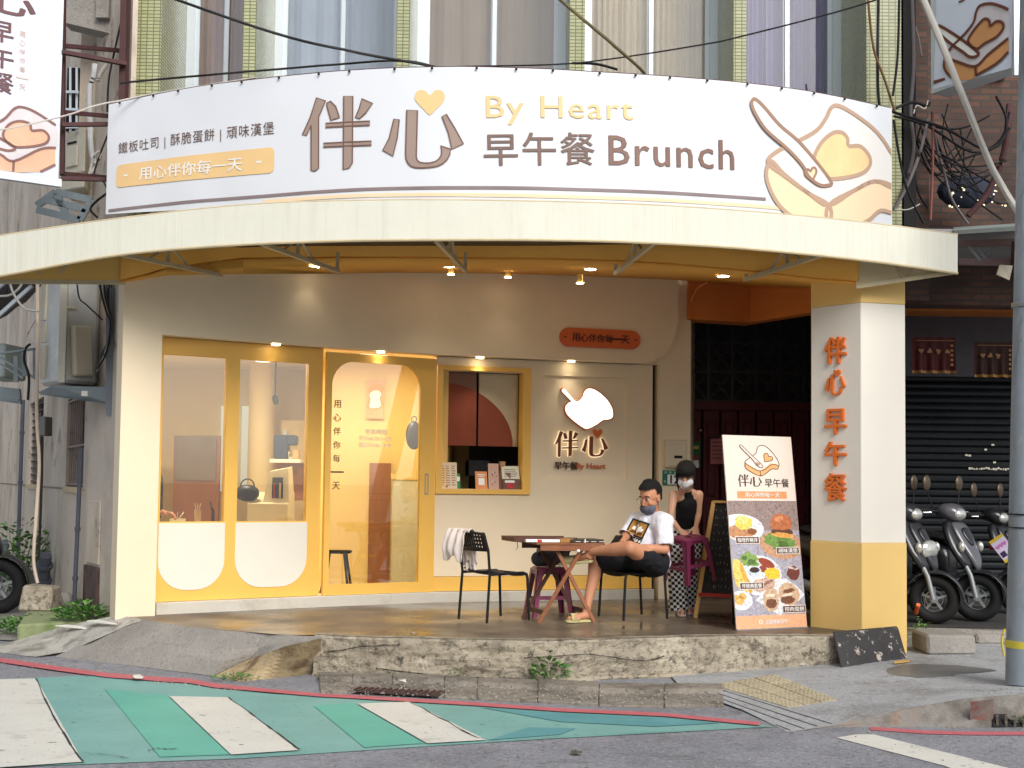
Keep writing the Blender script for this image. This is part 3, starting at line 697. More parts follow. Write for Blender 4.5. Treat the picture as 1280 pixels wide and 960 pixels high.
# ---- left glass front, two panes
gf = thing('glass_front', 'yellow framed fixed glazing with two panes and rounded white lower panels', 'shop window', (-2.6, 12.2, ZF+.1))
A0, A1 = .0, WS.s[1]-.008; zb0, zt0 = ZF+.108, 2.855
p1 = rect(WS, (202, 441), (285, 444), (281, 652.5), (196, 652)); p2 = rect(WS, (302, 445), (387.8, 449), (383, 653), (296, 653))
p1 = (.035, p1[1], p1[2], 2.70); p2 = (p2[0], p2[1], p1[2], 2.70)
mb = MB(); holed(mb, WS, rc(A0, A1, zb0, zt0), [rc(*p1), rc(*p2)], -.02, .07); part(mb, 'frame', m_yel, gf)
zu = WS.hit(250, 737)[1]
for p in (p1, p2):
    mb = MB(); mb.panel(WS, p[0], p[1], p[2], p[3], -.045, .008); part(mb, 'pane', m_glass, gf)
    mb = MB(); q = rrect(p[0]-.01, p[1]+.012, zu, p[2]-.012, .27, top=False); holed(mb, WS, q, [], -.012, .02); part(mb, 'lower_panel', m_white, gf)
# ---- sliding door
dr = thing('sliding_door', 'tall yellow sliding door with one arched glass panel and a recessed pull', 'door', WS.pt((WS.s[1]+WS.s[2])/2, ZF+.1))
B0, B1 = WS.s[1]+.012, WS.s[2]-.004
po = rect(WS, (414, 455), (526, 455), (520, 729), (409, 729)); po = (po[0], po[1], WS.hit(465, 729)[1], WS.hit(465, 454)[1])
mb = MB(); holed(mb, WS, rc(B0, B1, zb0, zt0-.03), [rrect(po[0], po[1], po[2], po[3], .24, bot=False)], .035, .05); part(mb, 'door_leaf', m_yel, dr)
mb = MB(); mb.panel(WS, po[0]-.01, po[1]+.01, po[2]-.01, po[3]+.01, .012, .008); part(mb, 'pane', m_glass, dr)
mb = MB(); h = rect(WS, (529, 592), (533.5, 592), (533.5, 618), (529, 618)); holed(mb, WS, rc(h[0], h[1], h[2], h[3]), [rc(h[0]+.008, h[1]-.008, h[2]+.012, h[3]-.012)], .04, .01); part(mb, 'door_pull', m_grey, dr)
mb = MB(); y0 = WS.hit(420, 505)[1]; sx = WS.hit(420, 560)[0]
for k, ch in enumerate('用心伴你每一天'):
    text(mb, ch, WS, sx, WS.hit(420, 505+k*17)[1], h=.075 if ch != '一' else .014, bold=.02, out=.018)
part(mb, 'door_lettering', m_dbrown, dr)
mb = MB()
text(mb, '營業時間', WS, WS.hit(469, 540)[0], WS.hit(469, 540)[1], h=.055, bold=.01, out=.018)
text(mb, '平日06:30-14:00', WS, WS.hit(468, 548.5)[0], WS.hit(468, 548.5)[1], w=.36, bold=.01, out=.018)
text(mb, '假日07:00-14:30', WS, WS.hit(468, 556.5)[0], WS.hit(468, 556.5)[1], w=.36, bold=.01, out=.018)
part(mb, 'opening_hours', m_wprint, dr)
# ---- service window
sw = thing('service_window', 'square yellow framed service window beside the sliding door', 'window', WS.pt((wx0+wx1)/2, wz0))
ix = rect(WS, (547, 462), (654, 466), (651, 612.5), (544, 611))
mb = MB(); holed(mb, WS, rc(wx0, wx1, wz0, wz1), [rc(wx0+.065, ix[1], ix[2], ix[3])], .03, .16); part(mb, 'frame', m_yel, sw)
mb = MB(); mb.panel(WS, wx0+.05, wx1-.06, wz0+.03, wz0+.052, -.10, .30); part(mb, 'sill', m_yel, sw)
sa, sb_, ia0, ia1 = wx0+.065, ix[1], ix[2], ix[3]
# noren curtain
nr = thing('door_curtain', 'split brown cloth curtain with a rust quarter circle hanging in the service window', 'curtain', WS.pt((sa+sb_)/2, ia1, -.14))
zc = WS.hit(600, 557)[1]; ssl = WS.hit(601, 500)[0]
cx_, rz_ = sa-.02, (WS.hit(550, 476)[1]-zc); rx_ = WS.hit(645.5, 557)[0]-cx_
m_beige = mat('beige cloth', (206, 190, 160), .9, .06, 8, .25, 160); m_terra = mat('rust cloth', (146, 76, 56), .9, .06, 8, .25, 160); m_tau = mat('taupe cloth', (142, 106, 92), .9, .06, 8, .25, 160)
def cloth_pt(s, z): return WS.pt(s, z, -.13+.012*math.sin(s*14)*(1-(z-zc)/(ia1-zc)))
for (a, b, mb_m) in ((sa+.005, ssl-.012, m_tau), (ssl+.012, sb_-.01, m_beige)):
    mb = MB(); n = 14
    mb.grid([[cloth_pt(a+(b-a)*i/n, zc+(ia1+.03-zc)*j/10) for i in range(n+1)] for j in range(11)]); part(mb, 'cloth_panel', mb_m, nr, smooth=60, solid=.004)
    mb = MB(); cols = []
    for i in range(25):
        s = a+(b-a)*i/24; t = (s-cx_)/rx_
        if t >= 1: break
        zt = zc+rz_*math.sqrt(1-t*t); cols.append([cloth_pt(s, zc+(zt-zc)*j/10)+V((0, -.006, 0)) for j in range(11)])
    mb.grid(cols); part(mb, 'rust_arc', m_terra, nr, smooth=60)
mb = MB(); mb.tube([WS.pt(sa, ia1+.0, -.13), WS.pt(sb_, ia1+.0, -.13)], .012); part(mb, 'curtain_rod', m_dark, nr)
# small things on the window ledge
def card(u0, u1, v0, v1, out, m, name, label, cat, lean=.04, th=.006, art=None):
    a, z1 = WS.hit(u0, v0); b, _ = WS.hit(u1, v0); z0 = wz0+.053; h = WS.hit(u0, v0)[1]-WS.hit(u0, v1)[1]; a2, b2 = a, b
    t = thing(name, label, cat, WS.pt((a+b)/2, z0, out))
    A = WS.pt(a, z0, out); B = WS.pt(b, z0, out); n = (B-A).normalized(); nn = V((n.y, -n.x, 0))
    up = V((-nn.x*lean/h, -nn.y*lean/h, 1)); mb = MB(); T = up*h
    mb.hexa([A, B, B-nn*th, A-nn*th, A+T, B+T, B+T-nn*th, A+T-nn*th]); part(mb, 'board', m, t)
    pl = Plane(A, B-A, T); 
    if art: art(t, pl, (B-A).length, T.length)
    return t
def art_menu(t, pl, w, h):
    mb = MB()
    for i in range(4):
        for k in range(9):
            y = h*.86-h*.72*k/8-.004; x0 = w*(.06+.235*i); fill(mb, rc(x0, x0+w*.19*random.uniform(.6, 1), y, y+.006), pl, .002)
    part(mb, 'menu_lines', m_line2, t)
    mb = MB()
    for i in range(3): fill(mb, heart(w*(.15+.2*i), h*.93, .013), pl, .003)
    fill(mb, rc(w*.42, w*.58, .012, h*.8), pl, .001); part(mb, 'menu_colour', m_tan, t)
    mb = MB()
    for x in (.15, .55): fill(mb, heart(w*x, h*.07, .02), pl, .003)
    part(mb, 'food_picture', mat('food brown', (150, 84, 46), .6), t)
card(543.5, 573, 579, 612, -.03, mat('paper cream', (236, 214, 184), .7, .03), 'menu_card', 'cream price list card standing at the left of the service window', 'menu card', art=art_menu)
def art_grn(t, pl, w, h): mb = MB(); fill(mb, rc(w*.1, w*.9, h*.5, h*.8), pl, .002); part(mb, 'print', m_wprint, t)
card(573.5, 578.5, 593, 612, -.08, mat('green plastic', (40, 140, 74), .5), 'green_pamphlet', 'small green pamphlet behind the price list card', 'pamphlet', art=art_grn)
def art_qr(t, pl, w, h):
    mb = MB(); fill(mb, rc(w*.24, w*.76, h*.22, h*.62), pl, .002); part(mb, 'blank_square', m_wprint, t)
    mb = MB(); fill(mb, rc(w*.15, w*.85, h*.78, h*.84), pl, .002); fill(mb, rc(w*.25, w*.75, h*.69, h*.73), pl, .002); part(mb, 'print_lines', m_wprint, t)
card(596, 611, 583, 605, -.03, mat('orange card', (232, 152, 92), .6, .03), 'orange_card', 'orange card with a pale square in the middle of the window ledge', 'card', art=art_qr)
def art_leaf(t, pl, w, h):
    for c in ((206, 120, 96), (236, 224, 196), (120, 84, 64), (222, 172, 90)):
        mb = MB()
        for k in range(3): fill(mb, heart(random.uniform(.2, .8)*w, random.uniform(.12, .9)*h, .016, random.random()*6), pl, .002+.0006*k)
        part(mb, 'picture', mat('leaflet %d' % c[0], c, .6), t)
card(612, 625, 579, 611, -.02, mat('leaflet paper', (214, 176, 160), .6, .05), 'photo_leaflet', 'tall pictured leaflet between the orange card and the notice', 'leaflet', art=art_leaf)
def art_note(t, pl, w, h):
    mb = MB()
    for k in range(5): fill(mb, rc(w*.14, w*random.uniform(.7, .9), h*(.2+.13*k), h*(.2+.13*k)+.005), pl, .002)
    part(mb, 'lines', m_dbrown, t)
t_ = card(629, 651, 582, 598.5, -.03, mat('notice paper', (228, 226, 206), .6, .03), 'paper_notice', 'pale notice with lines of text at the right end of the window ledge', 'notice', art=art_note)
t_.location.z += .105
def art_mug(t, pl, w, h):
    mb = MB(); fill(mb, rrect(w*.22, w*.66, h*.1, h*.62, .02), pl, .002); part(mb, 'red_mug_picture', mat('red print', (198, 44, 44), .5), t)
    mb = MB(); fill(mb, rrect(w*.1, w*.7, h*.62, h*.86, .012), pl, .003); part(mb, 'milk_picture', m_wprint, t)
card(629, 650, 598.5, 611.5, .0, mat('dark card', (120, 84, 74), .6, .2), 'mug_card', 'small brown card with a red mug picture below the pale notice', 'card', art=art_mug, lean=.01)
cup = thing('paper_cup', 'tan paper cup standing on the box at the right of the window', 'cup', WS.pt(WS.hit(631, 590)[0], wz0+.23, -.1))
c = V(cup.location); MB().lathe(c, [(.026, 0), (.036, .11), (.038, .115), (.033, .112), (.024, .004)], 20).build('cup_body', mat('kraft cup', (214, 170, 124), .6), cup, smooth=40)
MB().lathe(c+V((0, 0, .02)), [(.029, 0), (.0335, .05), (.0335, .051), (.028, .051)], 20).build('cup_print', mat('cup print', (180, 112, 70), .6), cup, smooth=40)
bxs = MB().box(c+V((0.03, .0, -.09)), (.12, .09, .17)).build('box', mat('ledge box', (150, 112, 84), .7), None, tagv=('small brown box behind the notice, carrying the paper cup', 'box'))

# ---- interior
m_iyel = mat('interior yellow wall', (232, 202, 128), .6, .05, 1.5, .05, vec='World')
m_icr = mat('interior cream wall', (236, 216, 168), .6, .04, 1.5, .05, vec='World')
m_wood = mat('interior wood panel', (150, 100, 66), .5, .15, 3, .1, 60, stretch=(1, 1, .2), vec='World')
inn = thing('shop_interior', 'warm lit interior with yellow and cream walls seen through the glass', 'interior', (-2, 14, ZF))
RP = [(-3.28, 11.98), (-1.86, 12.88), (-.72, 13.52), (1.5, 14.16), (1.9, 14.3), (2.0, 16.6), (-5.5, 16.7)]
MB().prism([(x, y, 2.97) for x, y in RP], (0, 0, .04)).build('ceiling', m_icr, inn)
def wallp(a, b, z0, z1, m, name, th=.05):
    mb = MB(); a, b = V(a), V(b); d = (b-a).normalized(); n = V((-d.y, d.x))*th
    q = [(a.x, a.y), (b.x, b.y), (b.x+n.x, b.y+n.y), (a.x+n.x, a.y+n.y)]; mb.hexa([(x, y, z0) for x, y in q]+[(x, y, z1) for x, y in q]); return mb.build(name, m, inn)
MB().prism([(x, y, ZF+.004) for x, y in RP], (0, 0, .02)).build('tiled_floor', mat('pale interior floor', (196, 182, 152), .4, .06, 2, 0), inn)
wallp((-3.35, 11.95), (-5.6, 17), ZF, 3, m_icr, 'left_wall'); wallp((-5.6, 16.6), (-2.0, 16.6), ZF, 3, m_icr, 'back_wall')
wallp((-2.36, 15.0), (-.5, 15.0), ZF, 3, m_iyel, 'yellow_wall'); wallp((-2.36, 16.6), (-2.36, 15.0), ZF, 3, m_iyel, 'yellow_return')
wallp((-.72, 15.0), (-.72, 13.38), ZF, 3, m_iyel, 'kitchen_partition')
a, b = P(216, 640, 15.6), P(276, 545, 15.6); MB().box(((a.x+b.x)/2, 15.6, (ZF+b.z)/2), (b.x-a.x, .06, b.z-ZF)).build('wood_panel', m_wood, inn)
a, b = P(220, 600, 15.55), P(271, 545, 15.55); MB().box(((a.x+b.x)/2, 15.55, (a.z+b.z)/2), (b.x-a.x, .03, b.z-a.z)).build('chalk_panel', mat('grey menu board', (118, 104, 96), .6, .15, 5), inn)
for (u0, u1, v1) in ((275, 281, 510), (301, 309, 508)):
    pts = []; a, b = P(u0, 600, 16.5), P(u1, 600, 16.5)
    MB().box(((a.x+b.x)/2, 16.5, 1.95), (b.x-a.x, .05, 1.1)).build('glowing_arch', emimat('arch painted glow', (255, 244, 214), .55) if 'arch painted glow' not in _M else _M['arch painted glow'], inn)  # strip glows by itself, in place of daylight falling on the arch
a, b = P(316, 700, 15.8), P(330, 450, 15.8); MB().cyl((a.x+.07, 15.8, ZF), (a.x+.07, 15.8, 3), .16, 20).build('round_column', m_icr, inn, smooth=40)
wallp((P(352, 500, 16.0).x, 16.0), (P(389, 500, 16.0).x, 16.0), ZF, 2.3, m_icr, 'cabinet')
a = P(345, 574, 14.9); b = P(372, 574, 14.9)
MB().box(((a.x+b.x)/2, 14.95, a.z-.02), (b.x-a.x+.1, .35, .04)).build('wall_shelf', m_white, inn)
MB().box(((a.x+b.x)/2, 15.15, a.z-.25), (b.x-a.x+.1, .05, .46)).build('shelf_back', m_wood, inn)
cm = thing('coffee_machine', 'dark blue coffee machine standing on the shelf behind the second pane', 'coffee machine', ((a.x+b.x)/2, 14.9, a.z))
c = V(cm.location); mblue = mat('dark blue enamel', (44, 62, 92), .35)
MB().box(c+V((-.06, 0, .14)), (.16, .2, .28)).build('body', mblue, cm, bevel=.02); MB().box(c+V((.06, 0, .22)), (.12, .18, .12)).build('brew_head', mblue, cm, bevel=.02)
MB().lathe(c+V((.05, -.04, .0)), [(.03, 0), (.05, .05), (.045, .09), (.03, .1)], 14).build('jug', m_chrome, cm, smooth=40); MB().box(c+V((-.02, 0, .31)), (.05, .05, .05)).build('hopper', m_grey, cm)
MB().box(c+V((.11, -.02, .06)), (.07, .1, .1)).build('cup_box', mat('tan box', (200, 160, 110), .6), cm)
rg = thing('order_stand', 'beige sloping counter cabinet with open shelves behind the second pane', 'cabinet', P(340, 652, 13.7)); c = V((rg.location.x, 13.7, ZF))
mq = mat('beige laminate', (214, 204, 170), .5)
MB().hexa([c+V(q) for q in ((-.22, -.2, 0), (.2, -.2, 0), (.2, .2, 0), (-.22, .2, 0), (-.22, -.2, .98), (.2, -.2, .98), (.2, .2, 1.1), (-.22, .2, 1.1))]).build('counter', mq, rg)
MB().hexa([c+V(q) for q in ((-.08, -.14, .98), (.2, -.14, .98), (.2, .18, 1.06), (-.08, .18, 1.06), (-.02, -.1, 1.32), (.18, -.1, 1.36), (.18, .14, 1.38), (-.02, .14, 1.34))]).build('sloped_top', mq, rg)
MB().box(c+V((.08, -.155, 1.15)), (.11, .03, .22)).build('shelf_opening', m_dark, rg)
for k in range(3): MB().box(c+V((.05+.03*k, -.17, 1.12)), (.02, .02, .16)).build('book', mat('book %d' % k, [(170, 60, 40), (60, 80, 110), (200, 180, 120)][k], .6), rg)
hb = thing('handbag', 'dark bag on the counter at the left of the order stand', 'bag', c+V((-.25, -.1, 1.0)))
MB().sphere(V(hb.location)+V((0, 0, .09)), (.13, .09, .09)).build('bag_body', m_blackp, hb, smooth=40); MB().torus(V(hb.location)+V((0, 0, .17)), (0, 1, 0), .07, .008).build('bag_handle', m_blackp, hb, smooth=40)
ct = thing('long_counter', 'pale counter with bottles and plates behind the first pane', 'counter', (-3.05, 12.9, ZF))
zc_ = P(230, 655, 13.0).z
mb = MB(); a, b = P(196, 655, 12.5), P(292, 655, 13.3); mb.hexa([(a.x, a.y, zc_-.05), (b.x, b.y, zc_-.05), (b.x-.15, b.y+.5, zc_-.05), (a.x-.3, a.y+.4, zc_-.05), (a.x, a.y, zc_), (b.x, b.y, zc_), (b.x-.15, b.y+.5, zc_), (a.x-.3, a.y+.4, zc_)]); mb.build('counter_top', m_white, ct)
mb = MB(); mb.hexa([(a.x, a.y+.02, ZF), (b.x, b.y+.02, ZF), (b.x-.15, b.y+.5, ZF), (a.x-.3, a.y+.4, ZF), (a.x, a.y+.02, zc_-.05), (b.x, b.y+.02, zc_-.05), (b.x-.15, b.y+.5, zc_-.05), (a.x-.3, a.y+.4, zc_-.05)]); mb.build('counter_front', mq, ct)
for k, (u, col, h, r, lb) in enumerate(((222, (200, 190, 150), .05, .08, 'shallow pale dish of cutlery on the counter behind the first pane'), (247, (180, 150, 110), .14, .035, 'tan jar with spoons on the counter behind the first pane'), (266, (60, 56, 50), .16, .02, 'slim dark bottle on the counter behind the first pane'))):
    c = P(u, 650, 13.1); c.z = zc_; t = thing(['dish', 'jar', 'bottle'][k], lb, ['dish', 'jar', 'bottle'][k], c)
    MB().lathe(c, [(r*.8, 0), (r, h*.5), (r*(.5 if k == 2 else 1), h), (r*.4, h*.98)], 18).build('vessel', mat('vessel %d' % k, col, .35), t, smooth=40)
    mb = MB()
    for q in range(3 if k < 2 else 1): mb.tube([c+V((0, 0, h*.5)), c+V((.03*(q-1)*(2 if k == 0 else 1), 0, h+.07))], .006)
    mb.build('spoon' if k < 2 else 'cap', m_chrome if k < 2 else m_dark, t)
# hanging lamp
hl = thing('pendant_lamp', 'white pendant lamp hanging behind the top of the second pane', 'lamp', P(329, 452, 14.2)); c = V(hl.location)
MB().lathe(c, [(.02, .14), (.07, .1), (.085, 0), (.08, 0), (.06, .09), (.01, .12)], 24).build('shade', mat('lamp white', (250, 244, 224), .4, emit=1.2), hl, smooth=40); MB().cyl(c+V((0, 0, .13)), (c.x, c.y, 2.97), .004, 6).build('cord', m_dark, hl)
sp = thing('spotlight', 'black spotlight on the ceiling behind the second pane', 'spotlight', P(344, 497, 15)); c = V(sp.location)
MB().cyl(c, c+V((.03, -.12, -.06)), .035).build('spot_head', m_dark, sp); MB().cyl(c, (c.x, c.y, 2.97), .01, 6).build('spot_stem', m_dark, sp)
# poster and stool seen through the door
po_ = thing('toast_poster', 'tan wall poster of a slice of toast seen through the sliding door', 'poster', P(471, 522, 14.95))
a, b = P(457.5, 523, 14.95), P(480, 475, 14.95); MB().box(((a.x+b.x)/2, 14.96, (a.z+b.z)/2), (b.x-a.x, .02, b.z-a.z)).build('poster_sheet', mat('poster tan', (226, 170, 120), .6), po_)
pl = Plane((a.x, 14.95, a.z), (1, 0, 0), (0, 0, 1)); w, h = b.x-a.x, b.z-a.z
sl_ = smooth_poly([(.1, .15), (.15, .55), (.05, .75), (.3, .92), (.75, .95), (1.0, .8), (.88, .6), (.95, .2)], 4)
mb = MB(); fill(mb, [(x*w, y*h*.8+.06) for x, y in sl_], pl, .004); mb.build('toast_crust', mat('toast orange', (232, 150, 74), .6), po_)
mb = MB(); fill(mb, [(w*.5+(x-.5)*w*.7, h*.5+(y-.55)*h*.55) for x, y in sl_], pl, .007); mb.build('toast_face', m_wprint, po_)
a, b = P(459, 730, 14.93), P(488, 579, 14.93); MB().box(((a.x+b.x)/2, 14.97, (ZF+b.z)/2), (b.x-a.x, .04, b.z-ZF)).build('brown_door', m_wood, inn)
a, b = P(491, 606, 14.6), P(522, 606, 14.6); MB().box(((a.x+b.x)/2, 14.6, (ZF+a.z)/2+.06), (b.x-a.x, .05, a.z-ZF)).build('pale_cabinet', mat('pale green cabinet', (206, 204, 176), .4), inn)
MB().box(((a.x+b.x)/2, 14.6, a.z+.1), (b.x-a.x+.04, .08, .06)).build('cabinet_trim', m_iyel, inn)
a, b = P(497, 570, 14.7), P(512, 485, 14.7)
stl = thing('bar_stool', 'dark wooden stool standing inside behind the sliding door', 'stool', P(423, 718, 14.0)); c = V((stl.location.x, 14.0, ZF)); stl.location = c
MB().box(c+V((-.02, 0, .46)), (.30, .28, .03)).build('seat', m_dark, stl, bevel=.01)
for x in (-1, 1):
    for y in (-1, 1): MB().tube([c+V((x*.09-.02, y*.09, .45)), c+V((x*.15-.02, y*.14, 0))], .014).build('leg', m_dark, stl)
bk_ = thing('backpack', 'dark backpack hanging on the wall at the right of the door glass', 'backpack', P(517, 560, 14.2)); c = V(bk_.location)
MB().sphere(c+V((0, 0, .14)), (.09, .06, .16)).build('pack', m_blackp, bk_, smooth=40); MB().torus(c+V((0, 0, .32)), (0, 1, 0), .03, .006).build('strap', m_blackp, bk_)
for k, (x, y) in enumerate(((-3.1, 13.6), (-1.5, 13.9))):
    t = thing('ceiling_lamp', ['round ceiling lamp over the counter inside the shop', 'round ceiling lamp just behind the sliding door'][k], 'lamp', (x, y, 2.93), 0, 'ceiling lamps inside the shop')
    MB().cyl((x, y, 2.93), (x, y, 2.965), .16, 28).build('diffuser', emimat('ceiling lamp glow', (255, 232, 190), 6) if 'ceiling lamp glow' not in _M else _M['ceiling lamp glow'], t)
    ld = bpy.data.lights.new('lamp_light', 'AREA'); ld.shape = 'DISK'; ld.size = .3; ld.energy = 44 if k == 0 else 26; ld.color = (1, .90, .72)
    lo = bpy.data.objects.new('lamp_light', ld); COL.objects.link(lo); lo.parent = t; lo.location = (0, 0, -.03)
# kitchen behind the service window
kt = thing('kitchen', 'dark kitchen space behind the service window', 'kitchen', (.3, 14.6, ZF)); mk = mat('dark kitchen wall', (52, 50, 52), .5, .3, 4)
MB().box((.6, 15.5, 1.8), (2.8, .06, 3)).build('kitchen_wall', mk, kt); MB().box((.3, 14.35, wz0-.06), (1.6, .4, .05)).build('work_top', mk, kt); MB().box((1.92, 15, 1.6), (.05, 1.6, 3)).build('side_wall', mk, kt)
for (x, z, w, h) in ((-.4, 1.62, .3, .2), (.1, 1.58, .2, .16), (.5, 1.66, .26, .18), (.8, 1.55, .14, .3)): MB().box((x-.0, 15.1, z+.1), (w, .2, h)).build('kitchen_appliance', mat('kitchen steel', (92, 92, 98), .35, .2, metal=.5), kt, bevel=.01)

# ---- sign recess emblem, lettering and glow
lg = thing('lit_toast_sign', 'glowing white toast emblem over brown raised characters on the cream recess', 'sign', WS.pt((px0+px1)/2, pz0+.3))
def cpx(L, d=(660, 380, 4.0)): return [WS.hit(d[0]+x/d[2], d[1]+y/d[2]) for x, y in L]
br = cpx(smooth_poly([(178, 425), (205, 455), (238, 488), (268, 470), (280, 440), (300, 424), (335, 432), (385, 472), (416, 520), (420, 562), (402, 576), (372, 580), (340, 602), (300, 622), (278, 620), (225, 582), (192, 548), (186, 515), (205, 492), (218, 490), (190, 460), (168, 436)], 4))
ctr = (sum(p[0] for p in br)/len(br), sum(p[1] for p in br)/len(br))
mb = MB(); holed(mb, WS, [(ctr[0]+(a-ctr[0])*1.05, ctr[1]+(b-ctr[1])*1.06) for a, b in br], [], .012, .034); part(mb, 'emblem_back', mat('amber acrylic', (200, 110, 40), .4), lg)
mb = MB(); holed(mb, WS, br, [], .02, .008); part(mb, 'emblem_face', emimat('white glow', (255, 250, 232), 1.7), lg)
mb = MB()
for L in ([(190, 520), (240, 545), (285, 565), (330, 545), (400, 530)], [(285, 565), (285, 615)], [(240, 488), (300, 520), (320, 525)]): stroke(mb, cpx(smooth_poly(L, 4, False)), .006, WS, .022)
part(mb, 'emblem_lines', mat('faint line', (240, 214, 160), .4, emit=.7), lg)
a = WS.hit(693, 571); b = WS.hit(693, 537)
mb = MB(); mh = MB(); name_text(mb, mh, WS, a[0], a[1], (b[1]-a[1])*1.0, .012, ext=.02); part(mb, 'raised_characters', mat('brown acrylic', (132, 62, 30), .4), lg); part(mh, 'raised_heart', mat('orange acrylic', (216, 104, 38), .4), lg)
mb = MB()
for st in NAME_STROKES:
    q = [(a[0]+x*(b[1]-a[1]), a[1]+y*(b[1]-a[1])) for x, y in st]; stroke(mb, q, .022, WS, .006, True)
part(mb, 'halo_backing', emimat('halo glow', (255, 226, 180), .85), lg)
s1, z1 = WS.hit(707.5, 582); s2, z2 = WS.hit(738.5, 583.5)
mb = MB(); text(mb, '早午餐', WS, s1, z1, w=.26, bold=.03, out=.002, ext=.01); part(mb, 'small_characters', mat('dark raised', (60, 34, 28), .5), lg)
mb = MB(); text(mb, 'By Heart', WS, s2, z2, w=.33, h=.075, bold=.03, out=.002, ext=.01); part(mb, 'small_latin', mat('orange raised', (206, 106, 50), .5), lg)
# ---- orange plaque
pc = HS.hit(749.5, 423.5); pw = HS.hit(799, 425)[0]-HS.hit(699, 421)[0]
pq = thing('slogan_plaque', 'orange rounded plaque with dark slogan on the cream header wall', 'sign', HS.pt(pc[0], pc[1]-.1))
mb = MB(); holed(mb, HS, rrect(pc[0]-pw/2, pc[0]+pw/2, pc[1]-.1, pc[1]+.1, .098), [], .035, .035); part(mb, 'plate', mat('plaque orange', (222, 106, 50), .4, .03), pq)
mb = MB()
for k, ch in enumerate('用心伴你每一天'):
    text(mb, ch, HS, pc[0]+(k-3)*.094, pc[1], h=.085 if ch != '一' else .016, bold=.03, out=.038)
text(mb, '-', HS, pc[0]-pw*.44, pc[1], h=.012, out=.038); text(mb, '-', HS, pc[0]+pw*.44, pc[1], h=.012, out=.038)
part(mb, 'slogan', mat('plaque text', (82, 36, 26), .5), pq)

# ---- orange ceiling, beam, box beam, pillar
frn = [(150, 350, 11.36), (180, 343, 11.45), (207, 335, 11.6), (303, 322.5, 12.0), (423, 321, 12.08), (500, 321, 12.05), (685, 322.6, 11.95), (789, 326, 11.8), (850, 330, 11.65), (945, 338.5, 11.35), (1017, 347, 11.1), (1067, 351, 10.9), (1074, 352, 10.86)]
bks = [HS.pt(HS.hit(u, v)[0], HS.hit(u, v)[1]) for u, v in ((152, 349), (180, 346), (207, 343.7), (303, 341), (423, 338.3), (500, 337), (650, 339), (740, 342), (848, 346.6))]
bks += [P(937, 355, 14.15), P(1015, 357.5, 13.3), P(1040, 357, 13.1), P(1080, 357, 13.1)]
mb = MB(); rw = []
for f, b in zip(frn, bks): rw.append([P(*f), P(*f).lerp(b, .5), b+(b-P(*f)).normalized()*.1*V((1, 1, 0)) if False else b])
mb.grid(rw); part(mb, 'orange_ceiling', m_ora, smooth=30, solid=.03)
mb = MB(); mb.grid([[P(*f)+V((0, 0, -.0)), P(*f)+V((0, .0, .34))] for f in frn]); part(mb, 'front_beam', m_ora, smooth=30, solid=.03)
c1, c2, c3 = P(861, 348, 13.9), P(938, 353, 14.15), P(1040, 356, 13.0)
b1 = P(861, 398.5, 13.9).z; mb = MB()
for p, q in ((c1, c2), (c2, c3)):
    mb.hexa([(p.x, p.y, b1), (q.x, q.y, b1), (q.x, q.y+.3, b1), (p.x, p.y+.3, b1), (p.x, p.y, p.z+.1), (q.x, q.y, p.z+.1), (q.x, q.y+.3, p.z+.1), (p.x, p.y+.3, p.z+.1)])
part(mb, 'box_beam', m_orad)
mb = MB(); L = [P(861, 396, 13.87), P(864, 375, 13.87), P(872, 360, 13.8), (P(885, 352, 13.7))]; mb.tube([V(p) for p in L], .012); part(mb, 'conduit', m_orad)

pil = thing('corner_pillar', 'tall pillar with cream shaft, yellow base and orange characters at the deck corner', 'pillar', (3.05, 11.2, ZF))
PA, PB, PC = (2.66, 11.364), (2.997, 10.974), (3.41, 11.08); PS = Surf([PA, PB, PC])
def pil_block(z0, z1, o, m, name):
    mb = MB(); q = [PS.pt(0, 0, o), V((PB[0]-.0, PB[1]-o*1.2, 0)), PS.pt(PS.L, 0, o), V((3.48+o, 11.75, 0)), V((2.85-o, 11.85, 0))]
    mb.prism([(p.x, p.y, z0(p) if callable(z0) else z0) for p in q], (0, 0, (z1 if not callable(z0) else 0)-(z0 if not callable(z0) else 0))) if not callable(z0) else None
    return mb.build(name, m, pil, bevel=.004)
zl, zy1 = P(1077, 679, 10.974).z, P(1077, 378, 10.974).z
pil_block(.10, zl, .012, m_yelp, 'yellow_base'); pil_block(zl+.001, zy1, 0, m_white if False else m_cream2 if False else mat('pillar cream', (238, 232, 218), .5, .02, 1.5, .04), 'cream_shaft'); pil_block(zy1+.001, 3.55, .004, m_yelp, 'yellow_capital')
